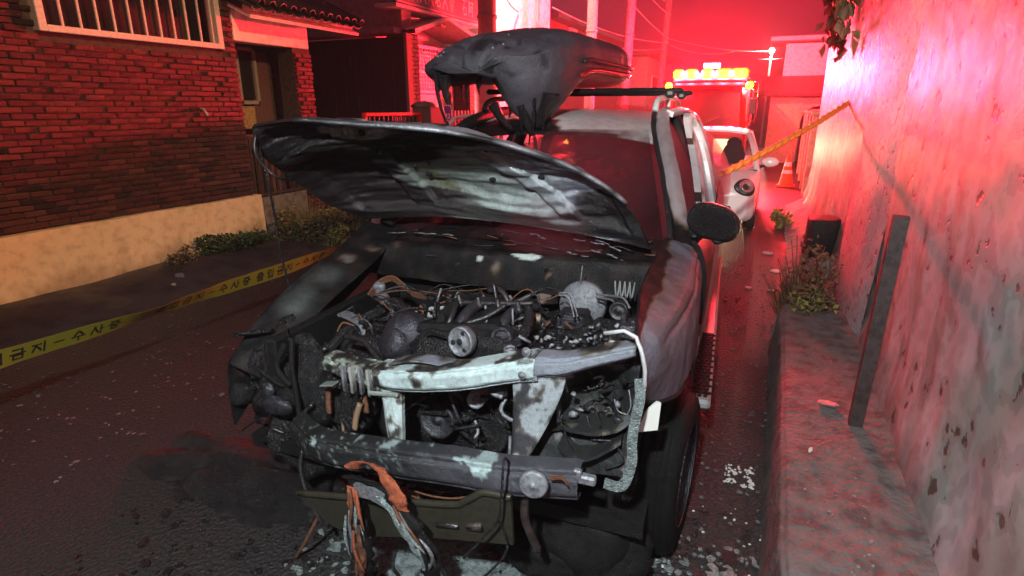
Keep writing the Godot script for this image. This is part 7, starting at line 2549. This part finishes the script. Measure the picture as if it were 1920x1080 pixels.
func plants() -> void:
	shrub("shrub", "low dark green shrub growing against the end of the cream plinth", "plant", Vector3(-5.95, 0.05, -5.05), Vector3(0.24, 0.26, 0.50), 1500, 0.055, [M.leaf_dark, M.leaf_green, M.leaf_dark], 0.0)
	shrub("shrub", "tiny sparse dry shrub at the foot of the cream plinth", "plant", Vector3(-6.02, 0.05, -4.30), Vector3(0.12, 0.16, 0.22), 260, 0.045, [M.leaf_dark, M.leaf_dry], 0.1)
	shrub("weed_clump", "big olive clump of dry weeds under the porch opening of the brick house", "plant", Vector3(-5.75, 0.03, -6.05), Vector3(0.34, 0.58, 0.46), 2000, 0.055, [M.leaf_olive, M.leaf_green, M.leaf_dry, M.leaf_olive], 0.35)
	shrub("weed_clump", "brown dry weeds beside the burnt car past the olive clump", "plant", Vector3(-5.6, 0.03, -6.95), Vector3(0.34, 0.40, 0.45), 1300, 0.05, [M.leaf_dry, M.leaf_olive, M.leaf_dry], 0.3)
	shrub("weed_clump", "small yellow green weed just beyond the yellow tape", "plant", Vector3(-5.25, 0.0, -5.95), Vector3(0.16, 0.20, 0.26), 420, 0.05, [M.leaf_yellow, M.leaf_olive], 0.2)
	shrub("weed_clump", "tall reddish dry weeds at the end of the concrete ledge", "plant", Vector3(0.33, 0.08, -5.15), Vector3(0.24, 0.62, 0.50), 620, 0.050, [M.leaf_dry, M.leaf_olive, M.leaf_dry, M.leaf_dry], 0.55)
	shrub("weed_clump", "short green weed at the foot of the tall dry weeds on the right", "plant", Vector3(0.36, 0.22, -4.70), Vector3(0.18, 0.22, 0.18), 380, 0.05, [M.leaf_olive, M.leaf_yellow, M.leaf_dry], 0.4)
	shrub("weed_clump", "small bright yellow weed standing in the road edge before the concrete block", "plant", Vector3(0.20, 0.0, -9.6), Vector3(0.13, 0.28, 0.14), 260, 0.07, [M.leaf_yellow, M.leaf_olive], 0.2)
	# dry creeper hanging over the wall top
	var t := thing("creeper", "dry reddish creeper hanging over the top of the peeling wall", "plant", Vector3(0.60, 3.72, -8.0))
	var st := smooth()
	var ends := []
	for k in 16:
		var z := rr(-1.7, 1.3)
		var l := rr(0.8, 2.0) * (1.0 - 0.28 * absf(z - 0.1))
		var pts := [Vector3(0.1, 0.08, z), Vector3(-0.06, 0.02, z + rr(-0.1, 0.1)), Vector3(-0.11 - rr(0, 0.12), -l * 0.5, z + rr(-0.15, 0.15)), Vector3(-0.07 - rr(0, 0.12), -l, z + rr(-0.25, 0.25))]
		var c := curve(pts, 6)
		tube(st, c, 0.006, 5)
		for j in range(6, c.size()):
			ends.append(c[j])
	obj("stem", st, M.twig, t)
	var lv := []
	for k in 3:
		st = flat()
		leaf_at(st, Vector3.ZERO, Vector3(0.1 * k, -0.2, 1).normalized(), 0.15)
		st.generate_normals()
		lv.append(st.commit())
	for e in ends:
		for k in (2 if rng.randf() < 0.5 else 1):
			var o := put("leaf", lv[rng.randi() % 3], [M.leaf_dry, M.leaf_dry, M.leaf_olive][rng.randi() % 3], t)
			o.transform = Transform3D(Basis.from_euler(Vector3(rr(0.4, 1.9), rr(-PI, PI), rr(-0.6, 0.6))) * rr(0.7, 1.4), e + Vector3(rr(-0.06, 0.06), rr(-0.05, 0.05), rr(-0.08, 0.08)))

# ---------------------------------------------------------------- debris
func chip(st: SurfaceTool, at: Vector3, r: float, h: float) -> void:
	# a thin uneven splinter lying on the ground
	var n := 5 + rng.randi() % 3
	var out := PackedVector2Array()
	var a0 := rr(0, TAU)
	var sq := rr(0.45, 1.0)
	for k in n:
		var a := a0 + TAU * k / n
		var q := r * rr(0.65, 1.2)
		out.append(Vector2(cos(a) * q, sin(a) * q * sq))
	plate(st, out, Transform3D(Basis(Vector3.UP, rr(0, TAU)) * Basis(Vector3.RIGHT, PI / 2 + rr(-0.15, 0.15)), at + Vector3(0, h / 2 + 0.003, 0)), h)

func debris() -> void:
	# larger pieces that can be told apart
	var big := [
		[Vector3(-0.36, 0.0, -2.02), 0.028, "pale three-cornered glass splinter in front of the skid plate"],
		[Vector3(0.40, 0.315, -3.05), 0.045, "flat pale stone flake on the ledge beside the steel post"],
		[Vector3(0.30, 0.315, -2.55), 0.02, "small pinkish chip on the ledge near its road edge"],
		[Vector3(0.06, 0.0, -7.75), 0.09, "long white paint flake lying across the lit road behind the mirror"],
		[Vector3(0.16, 0.0, -6.9), 0.07, "pale flake on the road just before the dry weeds"],
		[Vector3(0.14, 0.0, -6.1), 0.05, "grey paint flake at the edge of the shadow beside the weeds"],
		[Vector3(-0.08, 0.0, -6.1), 0.045, "thin white flake in the shadow next to the side step"],
		[Vector3(0.02, 0.0, -1.95), 0.03, "upright white chip at the foot of the ledge in the foreground"],
	]
	for e in big:
		var st := flat()
		chip(st, e[0], e[1], 0.008)
		tag(obj("flake", st, M.band_white if rng.randf() < 0.6 else M.melted_alloy), e[2], "debris", "larger flakes on the ground")
	# fine splinters: too many to count
	var fields := [
		["glass_crumbs", M.band_white, 160, Vector3(-0.35, 0, -2.0), Vector3(0.85, 0, 0.55), 0.002, 0.008],
		["ash_flakes", M.melted_alloy, 1000, Vector3(-0.65, 0, -1.75), Vector3(0.95, 0, 0.42), 0.004, 0.020],
		["road_chips", M.rubble, 300, Vector3(-0.1, 0, -4.5), Vector3(0.28, 0, 2.6), 0.004, 0.014],
		["ledge_crumbs", M.concrete, 60, Vector3(0.36, 0.31, -2.1), Vector3(0.13, 0, 0.6), 0.002, 0.007],
		["roadside_gravel", M.rubble, 900, Vector3(-4.2, 0, -3.2), Vector3(1.2, 0, 3.0), 0.004, 0.014],
		["charcoal_bits", M.char, 700, Vector3(-1.2, 0, -1.6), Vector3(1.3, 0, 0.8), 0.006, 0.028],
		["ash_heap", M.band_white, 60, Vector3(0.03, 0, -2.72), Vector3(0.07, 0, 0.09), 0.004, 0.010],
	]
	for e in fields:
		var st := flat()
		var c: Vector3 = e[3]
		var r: Vector3 = e[4]
		for k in e[2]:
			var p := c + Vector3(rr(-1, 1) * r.x, 0, rr(-1, 1) * r.z)
			chip(st, p, rr(e[5], e[6]) * (1.0 if rng.randf() < 0.9 else 1.8), rr(0.002, 0.006))
		stuff(tag(obj(e[0], st, e[1]), "scattered %s on the ground" % e[0].replace("_", " "), "debris"))
	# pool of aluminium that ran from the engine and set in ridges
	var st := smooth()
	var f = func(u, v):
		var x: float = lerpf(-0.62, 0.62, u)
		var z: float = lerpf(0.26, -0.26, v)
		var edge: float = 1.0 - pow(2.0 * absf(u - 0.5), 3.0) - pow(2.0 * absf(v - 0.5), 3.0) + 0.9 * noise(Vector3(x, 0, z), 3.0)
		var ridge: float = 0.5 + 0.5 * sin((x * 0.9 + z * 0.6) * 95.0 + 3.0 * noise(Vector3(x, 1, z), 3.0))
		return Vector3(x, -0.012 + 0.022 * smoothstep(-0.1, 0.5, edge) + 0.010 * ridge * smoothstep(0.1, 0.6, edge) + 0.008 * noise(Vector3(x, 0, z), 14.0), z)
	grid(st, 160, 70, f)
	var pool := obj("alloy_pool", st, M.melted_alloy)
	pool.position = Vector3(-0.98, 0, -1.62)
	pool.rotation.y = -0.45
	tag(pool, "ridged pool of set molten alloy on the road under the front bumper", "debris")
	# rubble and litter at the roadside
	var R := [[Vector3(-5.35, 0.03, -6.75), 0.07, M.pink_brick, "pink broken brick lying beside the dry weeds, larger of two"], [Vector3(-5.25, 0.03, -6.95), 0.05, M.pink_brick, "pink broken brick lying beside the dry weeds, smaller of two"], [Vector3(-5.62, 0.05, -3.95), 0.06, M.concrete, "pale flat stone on the dirt verge before the cream plinth"], [Vector3(-5.45, 0.03, -3.75), 0.03, M.cream_paint, "small cream lump of mortar standing on the dirt verge"]]
	var k := 0
	for e in R:
		st = smooth()
		lump(st, Vector3.ZERO, Vector3(e[1], e[1] * 0.5, e[1] * 0.7), 3.0 + k, 0.6, 7)
		var o := obj("rubble_stone", st, e[2])
		o.position = e[0]
		tag(o, e[3], "stone", "stones on the roadside verge")
		k += 1
	# charred heap at the left front corner
	st = smooth()
	grid(st, 50, 30, func(u, v): return Vector3(lerpf(-0.75, 0.75, u), -0.03 + 0.12 * maxf(0.0, sin(PI * u) * sin(PI * v) + 0.5 * noise(Vector3(u, v, 0.7) * 1.0, 4.0) - 0.15), lerpf(0.35, -0.35, v)))
	var heap := obj("charred_heap", st, M.char)
	heap.position = Vector3(-2.25, 0, -1.75)
	tag(heap, "low black heap of charred remains at the left front of the burnt car", "debris")
